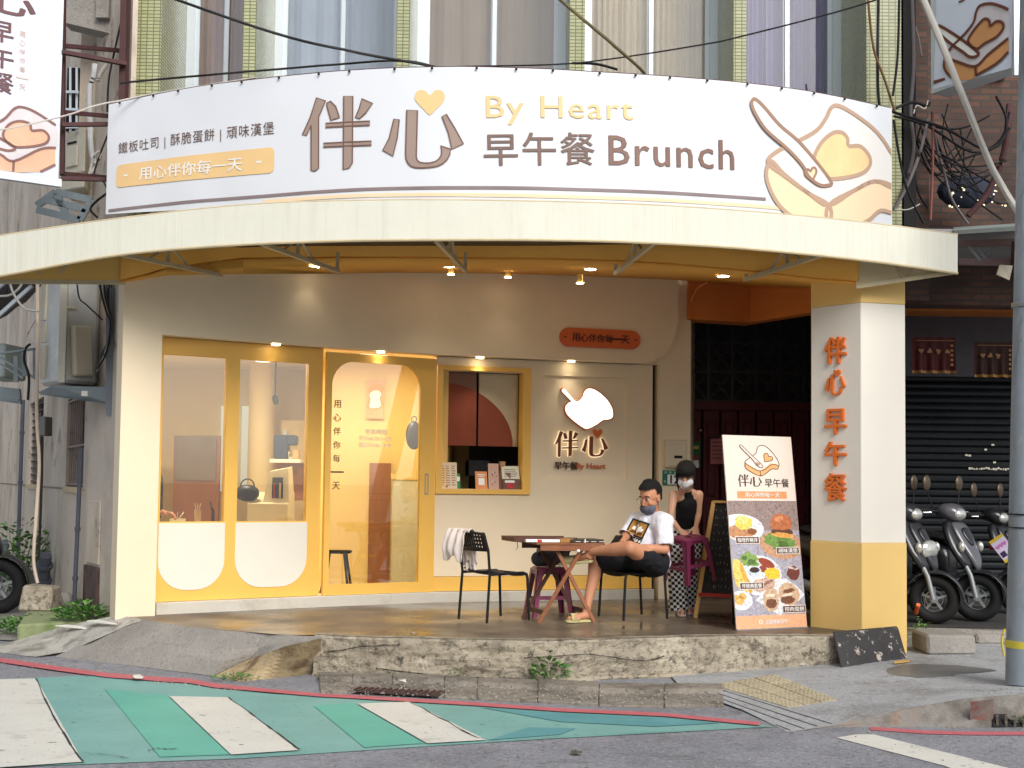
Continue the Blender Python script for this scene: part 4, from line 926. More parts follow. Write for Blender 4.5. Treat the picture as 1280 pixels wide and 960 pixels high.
for k, (ch, v, h) in enumerate((('伴', 438, 33), ('心', 483, 33), ('早', 527, 31), ('午', 567, 29), ('餐', 609, 34))):
    s, z = PS.hit(1045.5, v); zh = PS.hit(1045.5, v-h/2)[1]-PS.hit(1045.5, v+h/2)[1]; mb = MB()
    if ch == '心':
        hh = zh*1.05; x0 = s-.25*hh*3.2+.05
        for st in NAME_STROKES[6:]:
            q = [(s+(x-1.57)*hh*.83, z+(y-.36)*hh) for x, y in st]; tv = [(a, b, 0) for a, b in q]+[(a, b, .025) for a, b in q]; n = len(q); tt = tess(q)
            lay(mb, tv, [tuple(f) for f in tt]+[tuple(n+i for i in f) for f in tt]+[(i, (i+1) % n, n+(i+1) % n, n+i) for i in range(n)], PS, .0)
        hp = heart(s+.02, z+.47*hh, .22*hh); tv = [(a, b, 0) for a, b in hp]+[(a, b, .028) for a, b in hp]; n = len(hp); tt = tess(hp)
        lay(mb, tv, [tuple(f) for f in tt]+[tuple(n+i for i in f) for f in tt]+[(i, (i+1) % n, n+(i+1) % n, n+i) for i in range(n)], PS, .0)
    else: text(mb, ch, PS, s, z, w=.215, h=zh, bold=.035, ext=.025, out=.0)
    mb.build('raised_letter', mat('orange letter', (226, 118, 44), .4, .04), pil)

# ---- lamps
def downlight(c, k, label, r=.045, cyl=0, n=V((0, 0, -1)), e=11):
    e = e*(.25 if 'nearest the left' in label else 1)
    t = thing('downlight', label, 'downlight', c, 0, 'lit downlights of the shop front')
    if cyl: MB().cyl(c, c+V((0, 0, cyl)), r*.8, 18).build('lamp_body', m_yelp, t, smooth=40)
    MB().lathe(c-V((0, 0, .006)), [(r*1.25, 0), (r*1.25, .008), (r, .008), (r, 0)], 22).build('trim_ring', m_white, t)
    MB().cyl(c-V((0, 0, .009)), c-V((0, 0, .003)), r, 20).build('lens', m_lampw, t)
    ld = bpy.data.lights.new('downlight_light', 'SPOT'); ld.energy = e; ld.color = (1, .88, .70); ld.spot_size = R(96); ld.spot_blend = 1; ld.energy = e; ld.shadow_soft_size = .04
    lo = bpy.data.objects.new('downlight_light', ld); COL.objects.link(lo); lo.parent = t; lo.location = (0, 0, -.03)
W2 = WS.off(.10)
for k, (u, v) in enumerate(((345, 428), (476, 436), (600, 443.5), (714, 450.5))):
    s, z = W2.hit(u, v); c = W2.pt(s, 2.853); downlight(c, k, ['small lit downlight in the door head above the second pane', 'small lit downlight in the door head above the sliding door', 'small lit downlight in the door head above the service window', 'small lit downlight in the door head above the toast emblem'][k], .04, e=8 if k < 3 else 4)
def on_ceiling(u, v, drop=0.0):
    for (fa, fb, ba, bb) in zip(frn, frn[1:], bks, bks[1:]):
        A, B, C, D_ = P(*fa), P(*fb), bb, ba
        for tri in ((A, B, C), (A, C, D_)):
            from mathutils.geometry import intersect_ray_tri
            h = intersect_ray_tri(tri[0], tri[1], tri[2], ray(u, v), EYE, True)
            if h: return h
    return P(u, v, 12.5)
for k, (u, v, lb) in enumerate(((392, 328.5, 'round lit downlight in the orange ceiling nearest the left end'), (561, 328, 'round lit downlight in the orange ceiling behind the middle bracket'), (738, 331.5, 'round lit downlight in the orange ceiling above the toast emblem'), (904, 340, 'round lit downlight in the orange ceiling above the maroon door'))):
    downlight(on_ceiling(u, v)-V((0, 0, .035)), k, lb, .055, e=9)
for k, (u, v, lb) in enumerate(((564, 334, 'small cylinder spotlight by the middle bracket, lit'), (635, 338, 'small cylinder spotlight right of the middle bracket, lit'), (725, 345, 'small cylinder spotlight hanging on a short stem above the plaque, lit'))):
    c = on_ceiling(u, v-3)-V((0, 0, .09)); downlight(c, k, lb, .035, cyl=.08, e=2.5)
# ================================================================ CANOPY
def px_curve(fn, us, vs):               # interpolated pixel height along a curve
    def f(u):
        for (a, b), (c, d) in zip(zip(us, vs), list(zip(us, vs))[1:]):
            if u <= c: t = (u-a)/(c-a); return b+(d-b)*t
        return vs[-1]
    return f
import bisect
def interp(tab):
    xs = [t[0] for t in tab]; ys = [t[1] for t in tab]; n = len(xs)
    def f(x):                            # smooth (Catmull-Rom in x)
        i = min(max(bisect.bisect(xs, x)-1, 0), n-2); h = xs[i+1]-xs[i]; t = (x-xs[i])/h
        m0 = (ys[i+1]-ys[max(i-1, 0)])/(xs[i+1]-xs[max(i-1, 0)]); m1 = (ys[min(i+2, n-1)]-ys[i])/(xs[min(i+2, n-1)]-xs[i])
        return (2*t**3-3*t*t+1)*ys[i]+(t**3-2*t*t+t)*h*m0+(-2*t**3+3*t*t)*ys[i+1]+(t**3-t*t)*h*m1
    return f
ctop = interp([(-60, 306), (0, 295), (160, 272), (320, 255.5), (487, 250.5), (640, 251.5), (800, 256), (960, 266.5), (1090, 279.5), (1197, 293.5)])
cbot = interp([(-60, 356), (0, 345), (150, 318.5), (280, 307), (400, 301.8), (500, 300), (702, 300.2), (850, 305.3), (960, 313), (1090, 326.5), (1197, 341.5)])
cY = lambda u: 10.1+(u-600)**2*(1.9e-6 if u > 600 else 2.2e-6)
US = [-60+1257*i/72 for i in range(73)]
can = thing('canopy', 'long curved cream sheet metal canopy on thin steel brackets over the shop front', 'canopy', (0, 11, 3.4))
mb = MB()
prev = None
for u in US:
    a = P(u, cbot(u), cY(u)); b = P(u, ctop(u), cY(u)); q = [mb.b.verts.new(p) for p in (a, b, b+V((0, .02, 0)), a+V((0, .02, 0)))]
    if prev: mb.bridge(prev, q)
    else: mb.b.faces.new(q)
    prev = q
mb.b.faces.new(list(reversed(prev))); mb.build('fascia_sheet', m_fas, can, smooth=30)
mb = MB()
for u in US[::1]:
    if 0: pass
for i in range(150):                     # standing seams pressed in the sheet
    u = -60+1257*(i+.5)/150; a = P(u, cbot(u)-.5, cY(u)); b = P(u, ctop(u)+.8, cY(u)); mb.bar(a, b, .003, .0012)
o = mb.build('sheet_seams', m_fas, can); o['kind'] = 'stuff'
mb = MB(); mb.tube([P(u, cbot(u)+.1, cY(u)+.006) for u in US], .012, 6); mb.build('bottom_edge_tube', m_steel, can)
mb = MB(); mb.tube([P(u, ctop(u)-.2, cY(u)+.01) for u in US], .010, 6); mb.build('top_edge_trim', m_steel, can)
mb = MB(); rw = []
for u in US:
    b = P(u, ctop(u), cY(u))+V((0, .02, -.01)); x = b.x*1.0; yb = 12.25 if abs(x) < 3.3 else 12.0
    rw.append([b, V((x*.985, (b.y+yb)/2, b.z-.0)), V((x*.97, max(yb, b.y+.3), b.z+.02))])
mb.grid(rw); mb.build('roof_sheet', mat('canopy underside', (96, 84, 66), .7, .1, 3, .1), can, smooth=30, solid=.02)
for (uf, vf, ub, vb, st, nm) in ((150, 318.5, 277, 344, [(214, 312), (279, 331)], 'a'), (326, 305, 423, 339, [(372, 307), (423, 326)], 'b'), (545, 301, 582, 339, [(564, 303), (582, 323)], 'c'), (817, 304.5, 769, 342, [(795, 304), (768, 328)], 'd'), (1029, 319, 931, 349.5, [(974, 314), (932, 336)], 'e')):
    Yf = cY(uf)+.03; A = P(uf, vf-1, Yf); Bk = P(ub, vb, 11.9 if uf < 900 else 11.5)
    br_ = MB().bar(A, Bk, .035, .035).build('bracket_arm', m_steel, can)
    zt = P(ub, vb, 11.9).z
    for t in (.45, 1.0):
        p = A.lerp(Bk, t*.985); MB().bar(p, p+V((0, 0, .17)), .03, .03, up=(0, 1, 0)).build('bracket_stub', m_steel, br_)
    MB().bar(A.lerp(Bk, .45)+V((0, 0, .16)), A.lerp(Bk, .25), .022, .012).build('bracket_diagonal', m_steel, br_)
    MB().bar(A.lerp(Bk, .45)+V((0, 0, .16)), A.lerp(Bk, .68), .022, .012).build('bracket_diagonal', m_steel, br_)
# end sheets
def endsheet(fu, fv_top, fv_bot, fY, bu, bvt, bvb, bY, name, m):
    a, b, c, d = P(fu, fv_bot, fY), P(fu, fv_top, fY), P(bu, bvt, bY), P(bu, bvb, bY)
    mb = MB(); mb.face([a, b, c, d]); o = mb.build(name, m, can, solid=.015)
    MB().bar(a, d, .035, .035).build('end_rail', m_steel, o)
    m0 = a.lerp(d, .5)
    for t in (.3, .72): MB().bar(m0, b.lerp(c, t)+V((0, -.02, -.01)), .02, .02).build('end_brace', m_steel, o)
endsheet(1194, 300, 340, cY(1194)+.03, 1070, 322, 358.5, 10.86, 'end_sheet', mat('pale inner sheet', (226, 210, 168), .55, .05, 3, .1))
endsheet(-40, 310, 352, cY(-40)+.05, 157, 318, 353, 11.40, 'end_sheet', mat('yellow inner sheet', (240, 196, 110), .55, .05, 3, .1))

# ================================================================ BANNER
bt = interp([(100, 140), (137, 130), (230, 111), (320, 99), (430, 88.5), (533, 84), (640, 85), (760, 91), (860, 97.5), (960, 107), (1040, 119.5), (1115, 135.5), (1150, 142)])
bb = interp([(100, 272), (133, 268), (320, 258), (487, 251.5), (640, 252.5), (800, 257.5), (960, 267.5), (1060, 276), (1115, 282), (1150, 287)])
bY = lambda u: 10.55+(u-610)**2*(5.0e-6 if u < 610 else 3.9e-6)
class BanSurf(Surf):                     # z runs 0..1 from the lower to the upper hem
    def __init__(self):
        self.u0 = [134+981*i/60 for i in range(61)]
        Surf.__init__(self, [tuple(P(u, 200, bY(u)).xy) for u in self.u0])
        self.zt = [P(u, bt(u), bY(u)).z for u in self.u0]; self.zb = [P(u, bb(u), bY(u)).z for u in self.u0]
    def lim(self, s):
        i = min(max(bisect.bisect(self.s, s)-1, 0), 59); t = (s-self.s[i])/(self.s[i+1]-self.s[i]); return self.zb[i]+(self.zb[i+1]-self.zb[i])*t, self.zt[i]+(self.zt[i+1]-self.zt[i])*t
    def pt(self, s, z, out=0.0):
        a, b = self.lim(s); return Surf.pt(self, s, a+(b-a)*z/1.1, out+.010*math.sin(s*5.1+z*2)*noise.noise(V((s*1.3, z*2, 0))))
    def hit(self, u, v):
        s, z = Surf.hit(self, u, v); a, b = self.lim(s); return s, (z-a)/(b-a)*1.1
BS = BanSurf()
ban = thing('shop_banner', 'long white curved vinyl banner with brown and tan lettering above the canopy', 'banner', (0, 11, 4))
mb = MB(); prev = None
for s in [BS.L*i/120 for i in range(121)]:
    q = []
    for j in range(9):
        z = 1.1*j/8; q.append(BS.pt(s, z, 0))
    q = [mb.b.verts.new(p) for p in q]
    if prev:
        for a, b, c, d in zip(prev, prev[1:], q[1:], q): mb.b.faces.new((a, b, c, d))
    prev = q
mb.build('vinyl_sheet', m_ban, ban, smooth=60)
OB = .0055
def bt_text(t, u0, v0, u1, v1, h=None, bold=.0, m=m_brown, name='lettering', wpx=None, hpx=None):
    (s0, z0), (s1, z1) = BS.hit(u0, v0), BS.hit(u1, v1); hz = None
    if hpx: hz = BS.hit(u0, v0-hpx/2)[1]-BS.hit(u0, v0+hpx/2)[1]
    mb = MB(); text(mb, t, BS, (s0+s1)/2, (z0+z1)/2, w=s1-s0, h=hz, bold=bold, out=OB, rot=0 if abs(z1-z0) < .001 else math.atan2(z1-z0, s1-s0)); return mb.build(name, m, ban)
SPACING[0] = 1.12
bt_text('鐵板吐司 | 酥脆蛋餅 | 頑味漢堡', 149, 187, 343, 161, m=m_dbrown, name='menu_lettering', bold=.0, hpx=16)
SPACING[0] = 1.0
# tan ribbon
(s0, z0), (s1, z1) = BS.hit(146, 221), BS.hit(343, 200)
mb = MB(); n = 24; hh = (BS.hit(150, 207)[1]-BS.hit(150, 235)[1])/2
q = rrect(s0, s1, -hh, hh, .05); q = [(a, b+z0+(z1-z0)*(a-s0)/(s1-s0)) for a, b in q]; fill(mb, q, BS, OB); mb.build('tan_ribbon', m_tan, ban)
OB = .0075
bt_text('-用心伴你每一天-'.replace('-', ''), 175, 217.5, 303, 205, m=m_wprint, name='ribbon_lettering', bold=.014, hpx=16)
for u, v in ((158, 219.5), (324, 202.5)):
    s, z = BS.hit(u, v); mb = MB(); fill(mb, rc(s-.025, s+.025, z-.008, z+.008), BS, OB); mb.build('ribbon_dash', m_wprint, ban)
OB = .0055
# big name, traced strokes
bx = lambda L: [BS.hit(320+x/3, y/3) for x, y in L]
mb = MB(); mo = MB()
for st in NAME_STROKES:
    px = [(x*290+176, 640-y*290) for x, y in st]; q = bx(px); fill(mb, q, BS, OB); stroke(mo, q, .012, BS, OB+.002, True)
mb.build('big_characters', m_brown, ban); mo.build('character_outline', mat('character edge', (120, 92, 80), .5), ban)
hb_ = bx([(652+x*92, 383-y*84) for x, y in smooth_poly(HEART, 3)]); mb = MB(); fill(mb, hb_, BS, OB); mb.build('tan_heart', m_tan, ban)
SPACING[0] = 1.1
bt_text('By Heart', 608, 138, 791, 141, m=m_tan, name='tan_lettering', bold=.008, hpx=36)
bt_text('早午餐', 605, 187, 743, 186.5, m=mat('taupe characters', (122, 98, 88), .5), name='dark_characters', bold=.016, hpx=41)
bt_text('Brunch', 761, 188, 917, 194.5, m=mat('mid brown print', (132, 100, 88), .5), name='brunch_lettering', bold=.014, hpx=37)
SPACING[0] = 1.0
# lines along the lower hem
mb = MB(); L = [BS.hit(u, v) for u, v in ((136, 263.5), (230, 253), (320, 246), (420, 238.5), (530, 235), (640, 235), (760, 238), (860, 242.5), (957, 249))]; stroke(mb, smooth_poly(L, 6, False), .026, BS, OB); mb.build('brown_rule', mat('rule brown', (142, 126, 126), .5), ban)
mb = MB(); L = [BS.hit(u, v) for u, v in ((330, 252), (420, 246), (530, 243.5), (640, 244.5), (760, 247.5), (860, 252), (960, 259), (985, 262))]; stroke(mb, smooth_poly(L, 6, False), .03, BS, OB); mb.build('tan_rule', m_tan2, ban)
# emblem on the banner
sE = BS.hit(1113.5, 200)[0]
o_ = (943.0, 262.0)
def place_b(x, y):
    tab = V((x, y)); 
    # unit emblem to photograph pixels of the banner
    u = 937+x*212-max(0, y-.9)*20; v = 279-y*184
    return BS.hit(u, v)
BT = cpx0 = [(960+x/3, y/3) for x, y in []]
def bz(L): return [BS.hit(960+x/3, y/3) for x, y in L]
top_ = smooth_poly([(-2, 610), (30, 570), (110, 530), (180, 490), (215, 445), (235, 405), (265, 398), (330, 435), (410, 500), (470, 590), (520, 690), (470, 705), (400, 680), (320, 715), (225, 770), (150, 725), (60, 660)], 4)
lef = smooth_poly([(10, 605), (60, 655), (150, 725), (225, 770), (228, 825), (150, 838), (70, 800), (20, 740), (-8, 660)], 4)
rig = smooth_poly([(225, 770), (320, 715), (400, 680), (480, 705), (530, 760), (480, 800), (420, 790), (370, 830), (300, 850), (228, 840)], 4)
hrt = smooth_poly([(168, 600), (195, 540), (240, 500), (275, 498), (296, 520), (300, 548), (345, 550), (380, 590), (375, 630), (330, 658), (235, 672), (200, 655), (185, 625)], 4)
kni = smooth_poly([(-62, 378), (-50, 374), (-20, 400), (40, 470), (110, 530), (180, 610), (232, 682), (225, 695), (190, 695), (150, 665), (125, 620), (70, 560), (-10, 490), (-50, 430), (-64, 395)], 4)
sht = heart(0, 0, 1); sht = [(158+x*34-y*8, 655-y*40-x*10) for x, y in sht]
mb = MB(); fill(mb, bz(top_), BS, OB, sE); mb.build('toast_crumb', m_bread, ban)
mb = MB(); fill(mb, bz(lef), BS, OB+.002, sE); fill(mb, bz(rig), BS, OB+.002, sE); mb.build('toast_crust', m_tan2, ban)
mb = MB(); fill(mb, bz(hrt), BS, OB+.004, sE); mb.build('toast_heart', mat('heart print', (252, 214, 158), .5), ban)
mb = MB()
for q in (top_, lef, rig, hrt): stroke(mb, bz(q), .036, BS, OB+.006, True, sE)
mb.build('toast_outline', m_line, ban)
mb = MB(); fill(mb, bz(kni), BS, OB+.008, sE); mb.build('knife_print', m_bread, ban)
mb = MB(); fill(mb, bz(sht), BS, OB+.010, sE); mb.build('knife_heart', m_tan2, ban)
mb = MB(); stroke(mb, bz(kni), .030, BS, OB+.012, True, sE); stroke(mb, bz(sht), .02, BS, OB+.014, True, sE); mb.build('knife_outline', mat('knife outline', (164, 128, 108), .5), ban)
# eyelets, hem tube and struts
mb = MB(); mb.tube([BS.pt(BS.L*i/60, 1.1, -.02) for i in range(61)], .014, 6); mb.tube([BS.pt(BS.L*i/60, 0.02, -.02) for i in range(61)], .014, 6); o = mb.build('hem_tubes', m_rust, ban); o['kind'] = 'stuff'
for i in range(22):
    s = BS.L*(i+.5)/22+random.uniform(-.04, .04); c = BS.pt(s, 1.085, .012); MB().lathe(c, [(.008, 0), (.012, .006), (.004, .007)], 8, ax=(0, -1, 0)).build('eyelet', m_dark, ban)
for s in (.3, 2.0, 3.8, 5.6, BS.L-.3):
    for z in (.08, 1.05):
        a = BS.pt(s, z, -.03); MB().bar(a, (a.x*.98, 12.3, a.z), .03).build('support_strut', m_rust, ban)

# ================================================================ STOREY ABOVE
up_ = thing('upper_storey', 'storey above the shop with green tiled fins and sliding windows with curtains', 'facade', (0, 12.6, 3.9))
YF, YW = 12.2, 13.2
MB().hexa([(-3.66, 12.30, 3.75), (3.72, 12.30, 3.75), (3.72, 12.6, 3.75), (-3.66, 12.6, 3.75), (-3.66, 12.30, 4.75), (3.72, 12.30, 4.75), (3.72, 12.6, 4.75), (-3.66, 12.6, 4.75)]).build('spandrel', m_tile, up_)
MB().box((0, 13.45, 4.9), (7.3, .3, .5)).build('window_sill_wall', m_tile, up_)
fins = [(162, 201), (304, 320), (495, 512), (712, 731), (917, 933), (1083, 1129)]
fx = []
for u0, u1 in fins:
    a, b = P(u0, 60, YF), P(u1, 60, YF); fx.append((a.x, b.x)); MB().box(((a.x+b.x)/2, YF+.55, 6.4), (b.x-a.x, 1.1, 5.3)).build('tiled_fin', m_tile, up_)
m_cur = {0: (200, 164, 148), 1: (222, 230, 240), 2: (200, 176, 148), 3: (246, 230, 198), 4: (196, 184, 218)}
for i in range(5):
    x0, x1 = fx[i][1]+.0, fx[i+1][0]-.0
    w = MB(); w.box(((x0+x1)/2, YW, 4.96), (x1-x0, .1, .06)); w.box((x0+.04, YW, 6.9), (.08, .1, 3.9)); w.box((x1-.04, YW, 6.9), (.08, .1, 3.9)); wo_ = w.build('window_frame', m_alu, up_); wo_['kind'] = 'part' if False else wo_.get('kind', '') or 'part'
    del wo_['kind']
    xm = (x0+x1)/2+(.02 if i else .0)
    for (a, b, dy) in ((x0+.08, xm+.03, 0), (xm-.03, x1-.08, .035)):
        s = MB(); s.box((a+.022, YW+dy, 6.9), (.045, .03, 3.8)); s.box((b-.022, YW+dy, 6.9), (.045, .03, 3.8)); s.box(((a+b)/2, YW+dy, 5.02), (b-a-.09, .03, .05)); o = s.build('sash', m_alu, wo_)
        s = MB(); s.box(((a+b)/2, YW+dy, 6.9), (b-a-.09, .006, 3.8)); s.build('pane', m_uglass, wo_)
        c = m_cur[i]; mb = MB(); rows_ = []
        n = 60; amp = .03 if i in (3, 4) else .003
        mb.grid([[(a+(b-a)*k/n, YW+.16+amp*math.sin(k*1.15+.6*math.sin(k*.37))+(.02*math.sin(k*.3)), z) for k in range(n+1)] for z in (4.9, 6.2, 8.8)]); mb.build('curtain', mat('curtain %d' % i, c, .9, .05, 2, .05, 30), wo_, smooth=80)
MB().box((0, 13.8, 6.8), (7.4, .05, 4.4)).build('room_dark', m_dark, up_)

# ================================================================ LIGHTBOX SIGNS
def lightbox(name, label, A, B, z0, z1, th, m_face, frame=m_alu):
    A, B = V(A), V(B); d = (B-A).normalized(); n = V((d.y, -d.x, 0)); n = n if n.y < 0 else -n
    t = thing(name, label, 'sign', (A+B)/2); w = (B-A).length
    q = [A, B, B-n*th, A-n*th]; MB().hexa([(p.x, p.y, z0) for p in q]+[(p.x, p.y, z1) for p in q]).build('box_body', frame, t)
    pl = Plane((A.x, A.y, z0), B-A, (0, 0, 1)); e = .03
    mb = MB(); fill(mb, rc(e, w-e, e, z1-z0-e), pl, .004); mb.build('sign_face', m_face, t)
    return t, pl, w
m_sface = mat('sign acrylic', (226, 232, 246), .35, .01, 1, 0)
RA, RB = P(1164, 117, 12.0), P(1268, 88, 11.15); zR = RA.z
t, pl, w = lightbox('hanging_sign', 'white lightbox sign with a toast emblem hanging at the top right', RA, RB, zR, zR+2.2, .22, m_sface)
def place_r(x, y):
    return pl.hit(1178+x*96-0*y, 114-y*98-x*8)
L4 = lambda L: [pl.hit(960+x/3, y/3) for x, y in L]
mb = MB(); fill(mb, L4(smooth_poly([(668, 215), (690, 180), (740, 130), (775, 85), (785, 45), (800, 22), (840, 15), (880, 26), (905, 38), (905, 145), (830, 205), (782, 250), (720, 235)], 4)), pl, .008); mb.build('toast_crumb', mat('sign crumb', (222, 214, 216), .5), t)
mb = MB(); fill(mb, L4([(668, 218), (720, 240), (782, 252), (784, 285), (765, 300), (712, 303), (680, 275), (666, 250)]), pl, .010); fill(mb, L4([(782, 252), (830, 205), (905, 145), (905, 196), (860, 240), (784, 285)]), pl, .010); fill(mb, L4(smooth_poly([(755, 160), (765, 130), (800, 85), (818, 72), (834, 80), (838, 98), (860, 82), (882, 86), (886, 108), (860, 140), (815, 165), (785, 185)], 4)), pl, .010); mb.build('toast_crust', mat('sign orange', (222, 160, 104), .5), t)
mb = MB()
for L, c in (([(668, 215), (690, 180), (740, 130), (775, 85), (785, 45), (800, 22), (840, 15), (880, 26), (905, 38)], False), ([(668, 215), (720, 235), (782, 250), (830, 205), (905, 145)], False), ([(668, 215), (664, 250), (680, 280), (712, 304)], False), ([(782, 252), (784, 285)], False), ([(784, 284), (860, 240), (905, 196)], False), ([(755, 160), (765, 130), (800, 85), (818, 72), (834, 80), (838, 98), (860, 82), (882, 86), (886, 108), (860, 140), (815, 165), (785, 185)], True), ([(640, 103), (652, 100), (720, 142), (790, 196), (786, 212), (760, 214), (735, 196), (690, 165), (642, 122)], True)):
    q = smooth_poly(L, 4, c) if len(L) > 2 else L; stroke(mb, L4(q), .028, pl, .016, c)
mb.build('toast_outline', m_line2, t)
mb = MB(); fill(mb, L4(smooth_poly([(640, 103), (652, 100), (720, 142), (790, 196), (786, 212), (760, 214), (735, 196), (690, 165), (642, 122)], 4)), pl, .013); mb.build('knife_print', m_wprint, t)
mb = MB(); fill(mb, L4([(622, 303), (665, 292), (668, 300), (624, 316)]), pl, .010); fill(mb, L4([(716, 5), (740, -3), (742, 2), (720, 12)]), pl, .010); mb.build('corner_marks', m_line2, t)
MB().bar(RB+V((.02, 0, -.05)), RB+V((.02, 0, 2.2)), .06, .06, up=(0, 1, 0)).build('corner_post', m_alu, t)

LA, LB = P(-75, 207, 11.0), P(73, 222, 11.6); LA.z = LB.z
t, pl, w = lightbox('vertical_sign', 'tall white lightbox sign with brown characters hanging at the top left', LA, LB, LB.z-.03, LB.z+2.6, .2, m_sface)
L1 = lambda L: [pl.hit(x/3, y/3) for x, y in L]
for ch, v, h in (('早', 40, 26), ('午', 72.5, 26), ('餐', 103.5, 26), ('心', 2, 32)):
    s, z = pl.hit(2.5 if ch != '心' else 12, v); zh = pl.hit(0, v-h/2)[1]-pl.hit(0, v+h/2)[1]; mb = MB(); text(mb, ch, pl, s, z, w=zh*1.02 if ch != '心' else zh*1.9, h=zh, bold=.03, out=.008); mb.build('sign_character', mat('sign brown', (112, 76, 78), .5), t)
for k, ch in enumerate('用心伴你每一天'):
    s, z = pl.hit(27.5, 43+k*11); mb = MB(); text(mb, ch, pl, s, z, h=.052 if ch != '一' else .01, bold=.01, out=.008); mb.build('small_character', mat('sign pale tan', (226, 196, 184), .5), t)
mb = MB(); fill(mb, L1(smooth_poly([(-60, 480), (10, 450), (50, 410), (80, 402), (130, 420), (208, 470), (208, 560), (150, 575), (50, 605), (0, 575), (-60, 520)], 4)), pl, .008); mb.build('toast_crumb', mat('sign crumb', (222, 214, 216), .5), t)
mb = MB(); fill(mb, L1(smooth_poly([(10, 510), (30, 470), (70, 455), (110, 465), (118, 490), (160, 490), (182, 515), (165, 540), (100, 552), (45, 548)], 4)), pl, .010); fill(mb, L1([(50, 605), (150, 560), (206, 555), (206, 620), (160, 645), (50, 648)]), pl, .010); fill(mb, L1([(-60, 560), (0, 580), (48, 605), (48, 645), (-60, 630)]), pl, .010); mb.build('toast_crust', mat('sign pink tan', (232, 184, 152), .5), t)
mb = MB()
for L, c in (([(-60, 480), (10, 450), (50, 410), (80, 402), (130, 420), (208, 470)], False), ([(10, 510), (30, 470), (70, 455), (110, 465), (118, 490), (160, 490), (182, 515), (165, 540), (100, 552), (45, 548)], True), ([(-60, 560), (0, 580), (50, 605), (150, 560), (208, 555)], False), ([(50, 605), (48, 645)], False), ([(150, 645), (206, 618)], False), ([(-50, 500), (10, 525), (55, 555), (40, 565), (10, 562), (-50, 540)], True)):
    q = smooth_poly(L, 4, c) if len(L) > 2 else L; stroke(mb, L1(q), .022, pl, .014, c)
mb.build('toast_outline', mat('sign line', (140, 100, 92), .5), t)
MB().bar(LA+V((0, -.02, -.06)), LB+V((.03, -.02, -.06)), .06, .07).build('lower_rail', m_alu, t)
# steel frame that carries the left sign
fr_ = thing('sign_frame', 'dark rusty steel frame joining the left sign to the tiled storey', 'steel frame', P(120, 220, 11.9))
for (v0, v1, v2, v3) in ((58, 70, 64, 80), (141, 151, 155, 163), (218, 229, 222, 233)):
    MB().bar(P(77, v0-1, 11.75), P(158, v0+6, 12.5), .05, .035).build('cross_bar', m_rust, fr_); MB().bar(P(77, v2+1, 11.6), P(158, v3-8 if v0 != 58 else 80, 11.9), .05, .035).build('cross_bar', m_rust, fr_)
MB().bar(P(153, 125, 11.95), P(156, -40, 11.95), .06, .05, up=(0, 1, 0)).build('upright', m_rust, fr_); MB().bar(P(161, 125, 12.1), P(163, -40, 12.1), .05, .05, up=(0, 1, 0)).build('upright', m_rust, fr_); MB().bar(P(78, 218, 11.7), P(80, -40, 11.7), .035, .04, up=(0, 1, 0)).build('upright', m_rust, fr_)
# ================================================================ LEFT NEIGHBOUR
LWp = [(-3.68, 12.03), (-4.41, 13.23), (-7.61, 20.0), (-12.3, 30)]; LW = Surf(LWp)
lb = thing('stained_building', 'old stained plaster building along the side street at the left', 'building', (-6, 16, 0))
def panel_lw(u0, u1, v0, v1, out, m, name, parent=lb, th=.03):
    a, b = LW.hit(u0, (v0+v1)/2)[0], LW.hit(u1, (v0+v1)/2)[0]; um = (u0+u1)/2
    mb = MB(); mb.panel(LW, min(a, b), max(a, b), LW.hit(um, v1)[1], LW.hit(um, v0)[1], out, th); return mb.build(name, m, parent)
# LW runs away from the camera, so outward is flipped for this sheet
class LWS(Surf):
    def plan(self, s): q, n = Surf.plan(self, s); return q, -n
LW = LWS(LWp)
wins = [(85, 107, 495, 609, 'bars'), (38, 55, 500, 606, 'louvre'), (77, 97, 84, 165, 'grid')]
def lwrect(u0, u1, v0, v1):
    s0, s1 = sorted((LW.hit(u0, 500)[0], LW.hit(u1, 500)[0])); um = (u0+u1)/2; return s0, s1, LW.hit(um, v1)[1], LW.hit(um, v0)[1]
rects = [lwrect(*w[:4]) for w in wins[:2]]
rects[0] = (rects[0][0], rects[0][1], rects[0][2], rects[0][3])
holes1 = [rc(r[0], r[1], r[2], r[3]) for r in rects if r[1] < LW.s[2] and r[0] > LW.s[1]]
mb = MB(); mb.panel(LW, -.02, LW.s[1], .0, 9.5, 0, .05); mb.build('near_wall', m_old, lb)
mb = MB(); holed(mb, LW, rc(LW.s[1]+.002, LW.s[2], 0, 9.5), holes1, 0, .25); mb.panel(LW, LW.s[2]+.002, LW.L, 0, 9.5, 0, .25); mb.build('side_wall', m_old, lb)
